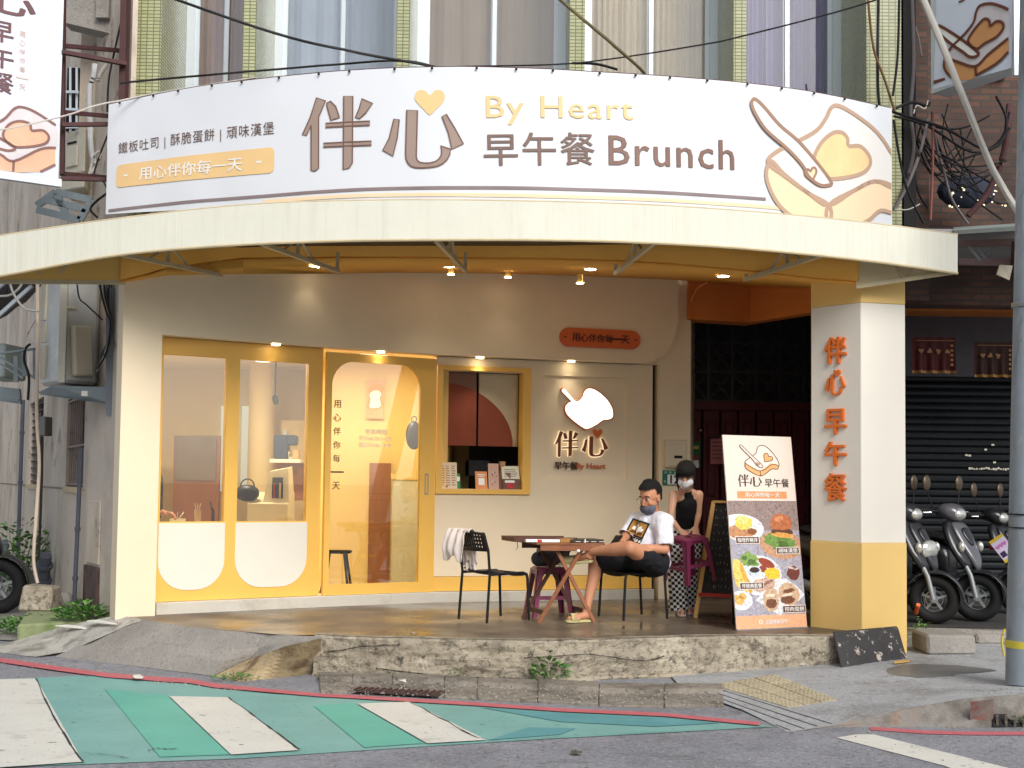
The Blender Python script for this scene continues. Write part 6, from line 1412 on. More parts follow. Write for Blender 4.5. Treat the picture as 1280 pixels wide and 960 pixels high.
# cables
rc_ = random.Random(3)
def tangle(L, r, m=None, Y=12.4, lab='black cable in the tangle in front of the brick wall', grp='tangled cables on the brick wall'): cable(L, r, m, lab, grp=grp, Y=Y)
G_ = m_cable; B_ = mat('grey cable', (112, 104, 104), .6); R_ = mat('rusty rod', (150, 90, 80), .7)
for L, r, m, Y in (([(1098, 0), (1098, 120), (1112, 138), (1180, 160), (1235, 187), (1262, 160)], .014, G_, 12.0), ([(1140, 0), (1142, 80), (1138, 140), (1142, 190), (1128, 240), (1118, 262)], .02, B_, 12.2),
    ([(1117, 145), (1160, 158), (1215, 190), (1250, 175), (1262, 140)], .012, G_, 12.1), ([(1117, 148), (1145, 175), (1190, 200), (1240, 230)], .01, G_, 12.3), ([(1165, 140), (1170, 180), (1180, 215), (1190, 250), (1210, 280)], .014, B_, 12.2),
    ([(1160, 148), (1150, 190), (1135, 230), (1118, 262)], .016, B_, 12.1), ([(1117, 150), (1125, 200), (1135, 240), (1155, 280)], .012, G_, 11.9), ([(1262, 130), (1255, 190), (1235, 240), (1210, 270)], .03, m_rust, 12.2),
    ([(1245, 120), (1258, 150), (1250, 180), (1215, 195), (1198, 200)], .012, G_, 12.0), ([(1150, 160), (1142, 200), (1148, 240), (1160, 260)], .01, G_, 12.4), ([(1175, 190), (1200, 215), (1240, 250), (1262, 255)], .009, G_, 12.5),
    ([(1120, 135), (1140, 128), (1158, 132), (1162, 128)], .016, G_, 11.9), ([(1142, 142), (1146, 132), (1156, 136), (1160, 126)], .007, m_pale, 11.8), ([(1118, 262), (1135, 262), (1150, 255)], .007, m_pale, 11.9), ([(1085, 0), (1092, 60), (1106, 100), (1118, 138)], .012, mat('brown cable', (120, 92, 60), .6), 11.95),
    ([(1124, 0), (1122, 70), (1116, 120)], .012, G_, 11.9), ([(1200, 160), (1205, 200), (1196, 240)], .008, G_, 12.4), ([(1185, 130), (1178, 170), (1190, 210)], .007, G_, 12.5), ([(1130, 0), (1146, 40), (1152, 70)], .009, m_pale, 12.3)): tangle(L, r, m, Y)
for k in range(16):
    u0, v0 = rc_.uniform(1120, 1180), rc_.uniform(140, 200); u1, v1 = rc_.uniform(1200, 1262), rc_.uniform(140, 280); tangle([(u0, v0), ((u0*2+u1)/3, (v0*2+v1)/3+rc_.uniform(10, 34)), ((u0+u1*2)/3, (v0+v1*2)/3+rc_.uniform(5, 30)), (u1, v1)], rc_.choice([.006, .008, .01]), G_, rc_.uniform(12.1, 12.8))
cable([(1166, 140), (1166, 200), (1163, 275)], .012, R_, 'thin rusty rod hanging in front of the brick wall', 'rod', Y=12.1)
cable([(1146, -20, 10.8), (1195, 100, 10.8), (1240, 210, 10.7), (1290, 290, 10.5)], .03, mat('grey conduit', (170, 166, 158), .5), 'thick grey conduit crossing in front of the brick wall to the pole', 'conduit')
cable([(690, -10, 10.4), (760, 50, 10.6), (806, 92, 10.9)], .014, mat('olive cable', (110, 100, 66), .6), 'brown cable slanting across the upstairs windows right of centre')
cable([(120, -38, 10.4), (320, 34, 10.6), (430, 62, 10.8), (552, 86, 11.2)], .012, None, 'black cable slanting across the left upstairs windows')
cable([(560, 84, 11.3), (720, 79, 11.1), (900, 52, 10.8), (1100, -2, 10.2)], .007, None, 'thin cable sagging across the right upstairs windows')
cable([(150, 104, 11.6), (280, 92, 11.5), (400, 82, 11.4), (500, 76, 11.4), (550, 85, 11.3)], .01, None, 'black cable running low along the top of the banner')
cable([(715, 79, 11.4), (745, 80, 11.4), (772, 87, 11.4)], .012, None, 'short thick black cable on top of the banner')
cable([(0, 162, 10.9), (80, 145, 11.2), (150, 126, 11.5), (320, 97, 11.5)], .008, m_pale, 'thin pale cable running from the left sign to the banner')
# ---- utility pole with flyers
PX_ = .045
pole = thing('utility_pole', 'weathered blue grey utility pole at the right edge', 'pole', G(1281, 862, .15)); b0 = G(1286, 860, .15); t0 = P(1300, -60, 10.25)
m_pole = mat('weathered blue pole', (138, 147, 154), .7, .15, 2.2, .25, 30, stain=[((110, 112, 116), 2.2, .52, .1, .8, (3, 3, .5)), ((168, 160, 146), 3.5, .6, .08, .7, (2, 2, .6))])
MB().tube([b0, b0.lerp(t0, .5), t0], [.158, .152, .146], 28).build('shaft', m_pole, pole, smooth=60)
for v, h, m in ((392, .02, m_grey), (395, .012, m_grey), (640, .01, m_cable), (655, .008, m_cable), (785, .05, mat('yellow tape', (214, 196, 70), .6))):
    z = P(1265, v, 10.2).z; c = b0.lerp(t0, (z-b0.z)/(t0.z-b0.z)); MB().lathe(c, [(.160, -h/2), (.167, -h/2), (.167, h/2), (.160, h/2)], 24).build('band', m, pole, smooth=40)
cable([(1256, 786), (1252, 800), (1255, 820)], .008, mat('yellow tape', (214, 196, 70), .6), 'loose end of yellow tape hanging from the pole', 'tape', Y=9.98)
fl = thing('flyer', 'tilted lilac and yellow printed flyer taped to the pole', 'flyer', P(1264, 683, 9.97))
c0, c1, c3 = P(1251, 672, 9.98), P(1267, 661, 9.93), P(1257, 704, 9.98); pl = Plane(c3, c1-c0+V((0, .0, 0)), c0-c3); w, h = (c1-c0).length, (c0-c3).length
MB().panel(pl, 0, w, 0, h, 0, .004).build('paper', mat('lilac paper', (226, 212, 236), .6), fl)
for z_ in (0, h*.88): mb = MB(); fill(mb, rc(.0, w, z_, z_+h*.12), pl, .002); mb.build('yellow_band', mat('flyer yellow', (226, 190, 60), .6), fl)
mb = MB(); fill(mb, rc(w*.1, w*.45, h*.2, h*.42), pl, .002); mb.build('dark_print', mat('flyer navy', (60, 50, 80), .6), fl)
mb = MB()
for k in range(3): fill(mb, heart(w*(.25+.25*k), h*.64, .028), pl, .002)
mb.build('pink_print', mat('flyer pink', (214, 120, 190), .6), fl)
pt_ = thing('pole_plate', 'white and yellow plate fixed on the pole above the flyer', 'plate', P(1276, 545, 9.97)); c3 = P(1271, 571, 9.98); pl = Plane(c3, (1, .0, 0), (0, 0, 1))
MB().panel(pl, 0, .1, 0, .31, .0, .01).build('white_plate', m_wprint, pt_); MB().panel(pl, .035, .1, .02, .29, .004, .003).build('yellow_field', mat('plate yellow', (232, 182, 40), .5), pt_)
mb = MB()
for k in range(8): fill(mb, rc(.045, .09, .03+.032*k, .05+.032*k), pl, .006)
o = mb.build('plate_marks', m_cable, pt_); o['kind'] = 'stuff'

# grit lying in the gutter, on the road edge and on the pavement
mb = MB(); rg_ = random.Random(11)
for i in range(1500):
    k = rg_.random()
    if k < .5: u = rg_.uniform(400, 900); c = G(u, rg_.uniform(848, 868)+(u-400)*.03, .03)
    elif k < .8: u = rg_.uniform(-20, 300); c = G(u, 822+(u*.12)+rg_.uniform(0, 8), .004)
    else: u = rg_.uniform(250, 1270); c = G(u, rg_.uniform(905, 959) if u > 900 else rg_.uniform(955, 985), .003)
    s = rg_.uniform(.003, .011); a = rg_.random()*3; x, y = V((math.cos(a), math.sin(a), 0))*s, V((-math.sin(a), math.cos(a), 0))*s*.8; t = c+V((0, 0, s)); mb.face([c+x, c+y, t]); mb.face([c+y, c-x, t]); mb.face([c-x, c-y, t]); mb.face([c-y, c+x, t])
mb.build('grit', mat('grit stone', (150, 144, 134), .9, .4, 30), None, kind='stuff')
# ================================================================ CHAIRS
def make_chair(label):
    t = thing('cafe_chair', label, 'chair', (0, 0, 0), 0, 'black cafe chairs')
    mb = MB(); rw = []
    for i in range(11):
        x = -.19+.40*i/10; r = []
        for j in range(9):
            y = -.19+.38*j/8; z = .43+.012*math.cos((x-.02)*12)*-1-.018*(1-(y/.19)**2)+(.02 if i == 0 else 0)-(.03 if i == 10 else .008 if i == 9 else 0); r.append((x, y, z))
        rw.append(r)
    mb.grid(rw); mb.build('seat', m_blackp, t, smooth=60, solid=.012)
    mb = MB(); cols = []
    # perforated backrest: strip frame of slots
    def bp(y, z): return (-.235-.05*(z-.60)/.17-.03*(1-(y/.2)**2)+.03, y, z)
    ys = [-.185+.37*i/22 for i in range(23)]; zs = [.61+.165*j/10 for j in range(11)]
    vs = [[mb.b.verts.new(bp(y, z)) for y in ys] for z in zs]
    for j in range(10):
        for i in range(22):
            if j in (2, 4, 6, 8) and i % 2 == 1 and 1 < i < 21: continue
            mb.b.faces.new((vs[j][i], vs[j][i+1], vs[j+1][i+1], vs[j+1][i]))
    mb.build('backrest', m_blackp, t, smooth=60, solid=.008)
    for s in (-1, 1):
        MB().tube([(-.235, s*.205, 0), (-.205, s*.20, .42), (-.225, s*.20, .62), (-.262, s*.188, .755)], .0125, 10).build('rear_leg', m_black, t, smooth=60)
        MB().tube([(.235, s*.205, 0), (.215, s*.20, .36), (.205, s*.198, .405), (.17, s*.195, .418), (-.2, s*.195, .415)], .0125, 10).build('front_leg', m_black, t, smooth=60)
    MB().tube([(-.262, s, .758) if 0 else (-.262-.028*(1-(s/.19)**2)*0, s, .758+.012*(1-(s/.19)**2)) for s in [-.188+.376*i/8 for i in range(9)]], .0125, 8).build('top_rail', m_black, t, smooth=60)
    MB().bar((.2, -.19, .408), (.2, .19, .408), .02).build('seat_rail', m_black, t)
    return t
def place(t, fpts):                      # front-far, front-near, rear-far, rear-near feet in the photograph
    a, b, c, d = [G(u, v, ZD) for u, v in fpts]; m1, m2 = (a+b)/2, (c+d)/2; f = m1-m2
    t.location = (m1+m2)/2+V((0, 0, .024)); t.rotation_euler = (0, 0, math.atan2(f.y, f.x)); return t.location.copy(), math.atan2(f.y, f.x)
ch1 = make_chair('black cafe chair with a white jacket over its perforated back, left of the folding table')
ch2 = copy_tree(ch1); ch2['label'] = 'black cafe chair under the seated man in the white T-shirt'
lc1, rz1 = place(ch1, [(628, 774), (658, 778), (575.5, 777.6), (607, 782)])
lc2, rz2 = place(ch2, [(751, 775), (780, 778), (801, 771.5), (831.6, 776.7)])
ch2.scale = (1, 1, 1)
# jacket over the left chair's back
m_jack = mat('off white cotton jacket', (226, 212, 202), .9, .05, 4, .3, 30)
jk = thing('jacket', 'off-white jacket draped over the back of the left chair', 'jacket', lc1+V((0, 0, .6)))
Mj = Matrix.Translation(lc1) @ Matrix.Rotation(rz1, 4, 'Z')
def jshape(pts_y, xoff, ztop, drop, name, seed, side):
    mb = MB(); rw = []
    for i in range(19):
        t = i/18; y = pts_y[0]+(pts_y[1]-pts_y[0])*t; r = []
        for j in range(15):
            k = j/14; dd = drop*(.86+.2*noise.noise(V((t*3, seed, 0))))
            z = ztop+.015-k*dd; bulge = .035*math.sin(min(1, k*2.2)*math.pi*.5)+.03*noise.noise(V((t*5, k*2.2, seed)))+.016*math.sin(t*19+seed+k*2)
            x = xoff+side*(.012+bulge+.03*k); r.append(Mj @ V((x, y+.025*noise.noise(V((k*3, seed, t)))*1.0, z)))
        rw.append(r)
    mb.grid(rw); return mb.build(name, m_jack, jk, smooth=80, solid=.006, sub=1)
jshape((-.02, .27), -.29, .785, .30, 'back_panel', 1, -1); jshape((.0, .25), -.262, .785, .36, 'front_panel', 4, 1); jshape((.02, .20), -.25, .70, .33, 'sleeve', 8, 1)
mb = MB(); mb.grid([[Mj @ V((-.277+.034*math.cos(a)+.008*noise.noise(V((i*.4, a, 0))), -.03+.30*i/18, .775+.03*math.sin(a)+.008*noise.noise(V((i*.5, a, 3))))) for a in [math.pi*j/8 for j in range(9)]] for i in range(19)]); mb.build('shoulder_fold', m_jack, jk, smooth=80, solid=.006)

# ================================================================ FOLDING TABLE
tb = thing('folding_table', 'small wooden folding table with crossed legs between the two chairs', 'table', (.4, 11.6, ZD))
m_tw = mat('orange brown timber', (146, 92, 62), .45, .25, 5, .12, 60, stretch=(2, 2, 10)); m_twd = mat('dark brown timber', (92, 58, 46), .5, .25, 5, .12, 60)
n1, n2, f1, f2 = G(673, 779, ZD), G(745, 779, ZD), G(653, 772, ZD), G(718, 767.5, ZD)
f1 = n1+V((-.14, .42, 0)); f2 = n2+V((-.14, .42, 0)); f1.z = f2.z = ZD
ex = (n2-n1).normalized(); ey = (f1-n1).normalized(); ht = .69; w = (n2-n1).length
def tp_(a, b, z): return n1+ex*a+ey*b+V((0, 0, z))
c_l, c_r = -.0+.02, w-.02
for (b_, m) in ((0.0, m_tw), (.43, m_twd)):
    MB().bar(tp_(0, b_, 0), tp_(w*.77, b_+.012, ht-.02), .034, .02, up=ey).build('leg', m, tb, bevel=.003)
    MB().bar(tp_(w, b_+.03, 0), tp_(w*.30, b_+.036, ht-.02), .034, .02, up=ey).build('leg', m, tb, bevel=.003)
MB().bar(tp_(w*.1, .0, .09), tp_(w*.1, .44, .09), .022, .04).build('stretcher', m_twd, tb); MB().bar(tp_(w*.93, .03, .09), tp_(w*.93, .44, .09), .022, .04).build('stretcher', m_twd, tb)
MB().bar(tp_(-.0, -.03, ht-.028), tp_(w+.03, -.03, ht-.028), .02, .05).build('apron', m_tw, tb, bevel=.003); MB().bar(tp_(-.0, .47, ht-.028), tp_(w+.03, .47, ht-.028), .02, .05).build('apron', m_twd, tb)
for k in range(7):
    y0 = -.045+.54*k/7; q = [tp_(-.04, y0, ht), tp_(w+.06, y0, ht), tp_(w+.06, y0+.068, ht), tp_(-.04, y0+.068, ht)]; MB().hexa(q+[p+V((0, 0, .018)) for p in q]).build('slat', m_tw, tb, bevel=.003)
MB().sphere(tp_(w*.65, -.045, ht-.05), (.016, .008, .014), 10, 6).build('white_latch', m_wprint, tb)
# board and booklets lying on the table
bd = thing('wooden_tray', 'dark reddish wooden tray lying across the left of the folding table', 'tray', tp_(0, .2, ht+.02))
def slab_on(a0, a1, b0, b1, z, h, name, m, par):
    q = [tp_(a0, b0, z), tp_(a1, b0, z), tp_(a1, b1, z), tp_(a0, b1, z)]; return MB().hexa(q+[p+V((0, 0, h)) for p in q]).build(name, m, par, bevel=.002)
slab_on(-.20, .36, .06, .40, ht+.02, .010, 'tray_floor', m_twd, bd)
for (a0, a1, b0, b1) in ((-.20, .36, .05, .07), (-.20, .36, .39, .41), (-.21, -.19, .05, .41)): slab_on(a0, a1, b0, b1, ht+.02, .042, 'tray_rim', m_twd, bd)
MB().tube([tp_(-.18, .05, ht+.02), tp_(-.175, .05, ht-.03), tp_(-.19, .05, ht-.05)], .004, 6).build('hanging_clasp', m_rust, bd)
nb_ = thing('menu_folder', 'white menu folder with a red mark on the table', 'menu', tp_(.1, -.0, ht+.02)); slab_on(-.13, .17, -.04, .0, ht+.022, .026, 'cover', m_wprint, nb_); slab_on(-.03, .01, -.043, -.039, ht+.024, .022, 'red_mark', mat('red mark', (206, 52, 44), .5), nb_)
gb = thing('game_box', 'flat dark box set with white dashes at the right end of the table', 'box', tp_(.45, .1, ht+.02)); slab_on(.27, w+.05, -.04, .22, ht+.02, .03, 'box_body', mat('dark olive box', (58, 46, 34), .5, .2), gb); slab_on(.18, .30, -.02, .2, ht+.02, .036, 'tan_box', mat('tan box b', (170, 124, 66), .6, .1), gb)
for k in range(4): slab_on(.31+.07*k, .355+.07*k, -.0435, -.039, ht+.028, .005, 'white_dash', m_wprint, gb)
slab_on(.39, .40, -.0445, -.038, ht+.02, .034, 'white_tab', m_wprint, gb)

# ================================================================ PLASTIC STOOLS
m_pst = mat('magenta plastic', (128, 50, 84), .34, .06, 4, .03); 
def make_stool(label):
    t = thing('plastic_stool', label, 'stool', (0, 0, 0), 0, 'magenta plastic stools'); H = .455
    def sec(z): k = z/H; return .185-.055*k           # half spread
    mb = MB(); a = .145
    prof = [(a-.0, H-.05), (a, H-.02), (a-.012, H-.004), (a-.03, H)]
    rings = []
    for r, z in prof:
        rr = .045; q = []
        for cx, cy, a0 in ((r-rr, r-rr, 0), (-r+rr, r-rr, 90), (-r+rr, -r+rr, 180), (r-rr, -r+rr, 270)):
            for k in range(5): an = R(a0+90*k/4); q.append(mb.b.verts.new((cx+rr*math.cos(an), cy+rr*math.sin(an), z)))
        rings.append(q)
    for p, q in zip(rings, rings[1:]): mb.bridge(p, q)
    cen = []
    for k in range(20): an = 2*math.pi*k/20+R(2); cen.append(mb.b.verts.new((.03*math.cos(an), .03*math.sin(an), H-.004)))
    mb.bridge(rings[-1], cen)
    mb.build('seat', m_pst, t, smooth=40, solid=.006)
    for sx in (-1, 1):
        for sy in (-1, 1):
            mb = MB()
            for (ux, uy) in ((1, 0), (0, 1)):    # two blades at right angles make each leg
                rows_ = []
                for k in range(7):
                    z = (H-.02)*(1-k/6); e = sec(z)+.012; wd = .062-.018*(k/6)+(.03 if k < 1 else 0); x, y = sx*e, sy*e
                    rows_.append([(x, y, z), (x-sx*wd*ux, y-sy*wd*uy, z)])
                A = rows_; th = .010
                for p, q in zip(A, A[1:]):
                    nn = V((0, -sy*th, 0)) if ux else V((-sx*th, 0, 0)); mb.hexa([q[0], q[1], V(q[1])+nn, V(q[0])+nn, p[0], p[1], V(p[1])+nn, V(p[0])+nn])
            mb.build('leg', m_pst, t)
    for k, z in ((0, .16), (1, .16), (2, .13), (3, .13)):
        e = sec(z)+.006; M = Matrix.Rotation(R(90*k), 4, 'Z'); q = [M @ V(p) for p in ((-e, -e-.004, z), (e, -e-.004, z), (e, -e+.008, z), (-e, -e+.008, z), (-e+.006, -e+.0, z+.035), (e-.006, -e+.0, z+.035), (e-.006, -e+.012, z+.035), (-e+.006, -e+.012, z+.035))]; MB().hexa(q).build('cross_bar', m_pst, t)
    for k in range(4):
        M = Matrix.Rotation(R(90*k), 4, 'Z'); q = [M @ V(p) for p in ((-.14, -.146, H-.065), (.14, -.146, H-.065), (.14, -.138, H-.065), (-.14, -.138, H-.065), (-.138, -.142, H-.02), (.138, -.142, H-.02), (.138, -.134, H-.02), (-.138, -.134, H-.02))]; MB().hexa(q).build('apron', m_pst, t)
    return t
st1 = make_stool('magenta plastic stool standing under the folding table'); st2 = copy_tree(st1); st2['label'] = 'magenta plastic stool held up by the bending woman'
st1.location = (.36, 11.98, ZD+.005); st1.rotation_euler = (0, 0, R(12))
hs_c = P(860, 670, 11.85)
st2.scale = (.9, .9, .92); st2.rotation_euler = (R(4), R(-7), R(30)); M_ = st2.rotation_euler.to_matrix(); st2.location = hs_c-M_ @ V((0, 0, .418))-V((0, 0, 0))
bg = thing('bag', 'grey and black bag lying on the stool under the folding table', 'bag', V((.36, 11.98, ZD+.465)))
limbs([[((.26, 11.95, ZD+.53), .07), ((.48, 11.98, ZD+.55), .075)], [((.3, 12.03, ZD+.60), .06), ((.52, 12.0, ZD+.62), .05)]], 'bag_body', mat('grey black cloth', (86, 86, 92), .9, .5, 6, .4, 20), bg, .012, 3)
MB().tube([(.26, 11.9, ZD+.58), (.36, 11.86, ZD+.65), (.5, 11.9, ZD+.62)], .012, 8).build('bag_handle', m_blackp, bg, smooth=60)

# ================================================================ CHALKBOARD
ab = thing('chalkboard_stand', 'wooden A-frame chalkboard with a red ledge behind the food poster', 'chalkboard', G(890, 775, ZD))
m_pine = mat('pine frame', (222, 172, 98), .5, .1, 4, .1, 40); LL, LR_ = G(869, 772.5, ZD), G(914, 782, ZD); LR_ = V((2.02, 11.75, ZD)); LL = G(869, 772.5, ZD)
TL = P(892, 627, LL.y+.25); TRr = V((TL.x+.42, LR_.y+.25, TL.z)); 
u_ = (TRr-TL); Lb = LL; Rb = V((LL.x+.42+.1, LL.y-.25, ZD)); TRr = V((TL.x+.40, TL.y-.22, TL.z))
MB().bar(LL, TL, .035, .022, up=(0, 1, 0)).build('leg', m_pine, ab); MB().bar(Rb, TRr, .035, .022, up=(0, 1, 0)).build('leg', m_pine, ab)
MB().bar(TL, TRr, .04, .022).build('top_rail', m_pine, ab)
k0 = .20; a_, b_ = LL.lerp(TL, k0), Rb.lerp(TRr, k0); MB().bar(a_+V((0, -.01, 0)), b_+V((0, -.01, 0)), .04, .03).build('red_ledge', mat('red painted ledge', (190, 50, 40), .5), ab)
pl = Plane(a_+V((0, -.012, .01)), b_-a_, TL-LL); hb2 = (TL-a_).length-.03; wb = (b_-a_).length
MB().prism([a_+V((.01, 0, .02)), b_+V((-.01, 0, .02)), TRr+V((-.01, 0, -.02)), TL+V((.01, 0, -.02))], (0, .012, 0)).build('slate', mat('chalkboard slate', (44, 42, 40), .8, .2, 5), ab)
mb = MB()
for k in range(11):
    y = hb2*(.93-.085*k); x = .08
    while x < wb-.06:
        L = [(x+random.uniform(0, .02), y+random.uniform(-.02, .02)) for _ in range(3)]; stroke(mb, L, .003, pl, .006); x += random.uniform(.02, .05)
o = mb.build('chalk_strokes', mat('chalk', (170, 164, 154), .9), ab); o['kind'] = 'stuff'
for dx in (0, .42): pass
MB().bar(LL+V((.05, .5, 0)), TL+V((0, .02, 0)), .03, .02, up=(0, 1, 0)).build('rear_leg', m_pine, ab); MB().bar(Rb+V((-.02, .5, 0)), TRr+V((0, .02, 0)), .03, .02, up=(0, 1, 0)).build('rear_leg', m_pine, ab)
MB().tube([Rb+V((0, 0, .1)), Rb+V((-.06, -.1, .03)), Rb+V((.04, -.14, .012))], .005, 6).build('white_cord', m_wprint, ab)

# ================================================================ FOOD POSTER STAND
fp = thing('food_poster_stand', 'leaning tall food poster with toast emblem, dishes and dish names', 'poster', G(965, 786, ZD))
BL, BR = G(921, 788, ZD+.004), G(1009, 784, ZD+.004); TLp = P(903, 543.5, BL.y+.30); ex_ = (BR-BL); ey_ = TLp-BL
pw_, ph_ = ex_.length, ey_.length
class Skew:                              # sheet whose art coordinates are 0..88 across and 0..244 down
    p = [0, 0]; s = [0, 1e9]; L = 1e9
    n_ = ex_.normalized().cross(ey_.normalized()); n_ = -n_ if n_.y > 0 else n_
    def pt(self, s, z, out=0): return BL+ex_*(s/88)+ey_*(z/244)+self.n_*out
SK = Skew()
MB().prism([BL, BR, BR+ey_, BL+ey_], SK.n_*-.012).build('poster_board', mat('poster paper', (232, 218, 204), .5, .02), fp)
for s_ in (8, 80): MB().bar(SK.pt(s_, 200, -.015), SK.pt(s_, 0, -.02)+V((0, .42, .0)), .02).build('rear_strut', m_black, fp)
MB().bar(SK.pt(0, 0, -.006), SK.pt(88, 0, -.006), .03, .015).build('base_bar', m_grey, fp)
def fq(x, y): return (x, 244-y)
def ell(cx, cy, a, b, rot=0, n=26, jag=0):
    o = []
    for k in range(n):
        t = 2*math.pi*k/n; r = 1+(random.uniform(-jag, jag) if jag else 0); x, y = a*r*math.cos(t), b*r*math.sin(t); o.append((cx+x*math.cos(rot)-y*math.sin(rot), 244-(cy+x*math.sin(rot)+y*math.cos(rot))))
    return o
_lv = [0]
def pr(name, col, polys, lv, clip=True):
    mb = MB()
    for q in polys:
        q = [(min(max(x, 0.2), 87.8), min(max(y, .2), 243.6)) for x, y in q]; fill(mb, q, SK, .001+.0005*lv+.00007*(_lv[0] % 7))
    _lv[0] += 1; return mb.build(name, mat('print %s' % (str(col)), col, .55, .16, 40, 0, vec='World', stain=None if name in ('ribbon', 'orange_footer', 'label_edge', 'label_plate') else [(tuple(int(q*.62) for q in col), 38, .54, .05, .6), (tuple(min(255, int(q*1.2)+14) for q in col), 52, .56, .05, .6)]), fp)
R4 = lambda x0, y0, x1, y1: [fq(x0, y1), fq(x1, y1), fq(x1, y0), fq(x0, y0)]
pr('table_picture', (150, 130, 124), [R4(0, 84, 88, 122)], 0); pr('grey_tabletop', (168, 164, 176), [R4(0, 122, 88, 227)], 0); pr('orange_footer', (236, 174, 132), [R4(0, 227, 88, 244)], 0)
# emblem
bx0, by0, bsz = 21, 52, 48
epl = lambda x, y: (bx0+x*bsz, 244-(by0-y*46))
emblem(SK, epl, fp, .9, (mat('poster crumb', (240, 226, 212), .5), mat('poster crust', (232, 176, 116), .5), m_line2), .001)
mb = MB(); mo = MB()
for st in NAME_STROKES[:6]: fill(mb, [(15+x*15.5, 244-66.5+y*17) for x, y in st], SK, .002)
for st in NAME_STROKES[6:]: fill(mb, [(13.5+x*15.5, 244-66.5+y*17) for x, y in st], SK, .002)
mb.build('large_characters', mat('poster ink', (66, 46, 42), .5), fp); fill(mo, heart(40, 244-51.5, 3.2), SK, .003); mo.build('small_heart', m_tan, fp)
mb = MB(); text(mb, '早午餐', SK, 64.5, 244-61, w=31, h=11, bold=.012, out=.002); mb.build('title_characters', mat('poster ink', (66, 46, 42), .5), fp)
pr('ribbon', (222, 154, 100), [R4(13, 72, 76, 81)], 0); mb = MB(); text(mb, '用心伴你每一天', SK, 44.5, 244-76.5, w=44, h=6, bold=.01, out=.003); mb.build('ribbon_characters', m_wprint, fp)
# dishes
pr('plate', (236, 236, 238), [ell(15, 118, 28, 17, .1)], 1); pr('fried_cutlet', (196, 140, 96), [ell(13, 124, 17, 9, .1, jag=.08)], 2); pr('egg_rice', (232, 206, 96), [ell(18, 112, 11, 9, .2, jag=.1)], 3); pr('egg_top', (240, 224, 140), [ell(17, 108, 6, 5, .1, jag=.12)], 4); pr('curry', (140, 84, 46), [ell(28, 123, 6, 4, 0, jag=.15)], 4)
pr('wooden_board', (196, 150, 116), [ell(64, 140, 28, 18, .15)], 1); pr('lettuce', (112, 148, 70), [ell(58, 136, 16, 9, .2, jag=.22), ell(70, 138, 12, 7, 0, jag=.2)], 2); pr('patty', (96, 58, 40), [ell(66, 124, 14, 6, .05)], 3); pr('burger_bun', (186, 108, 66), [[fq(x, y) for x, y in smooth_poly([(52, 118), (53, 108), (60, 101), (69, 101), (77, 106), (79, 116), (72, 121), (60, 121)], 4)]], 4); pr('bun_shine', (214, 142, 96), [ell(63, 107, 6, 3.4, -.3)], 5); pr('cheese', (226, 160, 80), [ell(66, 128, 14, 3.4, .1, jag=.1)], 5)
pr('round_plate', (228, 226, 228), [ell(33, 178, 28, 25, 0)], 1); pr('egg_toast', (240, 204, 108), [[fq(x, y) for x, y in smooth_poly([(1, 160), (8, 158), (14, 168), (20, 186), (22, 198), (8, 194), (2, 184)], 4)]], 3); pr('egg_toast_edge', (222, 168, 70), [[fq(x, y) for x, y in smooth_poly([(10, 160), (14, 168), (22, 196), (18, 197), (10, 172)], 4)]], 4)
pr('salad', (136, 166, 84), [ell(22, 158, 12, 9, .1, jag=.25)], 3); pr('salad_dark', (84, 116, 54), [ell(25, 161, 6, 4, 0, jag=.3), ell(16, 156, 4, 3, 0, jag=.3)], 4); pr('sausage', (150, 62, 42), [ell(43, 163, 11, 5, .5), ell(38, 170, 5, 4, .6)], 3); pr('scrambled_egg', (240, 196, 52), [ell(49, 176, 10, 7, .1, jag=.15)], 4); pr('sliced_pork', (206, 168, 148), [ell(37, 189, 16, 8, -.15, jag=.12)], 3); pr('pork_detail', (150, 110, 92), [ell(34, 190, 8, 2.4, -.2, jag=.2), ell(44, 186, 5, 2, -.3, jag=.2)], 4)
pr('sauce_cup', (206, 216, 224), [ell(27, 173, 8.5, 7, 0)], 5); pr('sauce', (60, 40, 34), [ell(27, 171, 6, 3.6, 0)], 6)
pr('soy_ball', (110, 54, 46), [ell(76, 176, 8, 9, 0, jag=.08)], 3); pr('soy_shine', (214, 190, 182), [ell(73, 169, 5, 1.6, .3), ell(80, 171, 3, 1.2, -.3)], 4)
pr('square_plate', (226, 228, 232), [[fq(x, y) for x, y in smooth_poly([(28, 206), (60, 184), (68, 184), (86, 200), (86, 206), (58, 226), (52, 226), (30, 211)], 3)]], 1); pr('egg_roll', (206, 172, 140), [ell(45, 208, 10, 15, .1, jag=.08), ell(68, 202, 13, 14, -.4, jag=.08)], 3); pr('roll_filling', (120, 74, 50), [ell(45, 213, 7, 6, 0, jag=.1), ell(66, 209, 9, 5, 0, jag=.1), ell(68, 198, 8, 2.5, -.2, jag=.2)], 4); pr('roll_highlight', (238, 216, 190), [ell(45, 203, 6, 2, 0), ell(66, 203, 8, 1.5, -.2)], 5)
pr('fries_plate', (232, 232, 234), [ell(8, 208, 14, 12, .1)], 2); pr('fries', (226, 178, 98), [ell(5, 207, 8, 6, .6, jag=.2), ell(10, 203, 5, 4, .2, jag=.2)], 3)
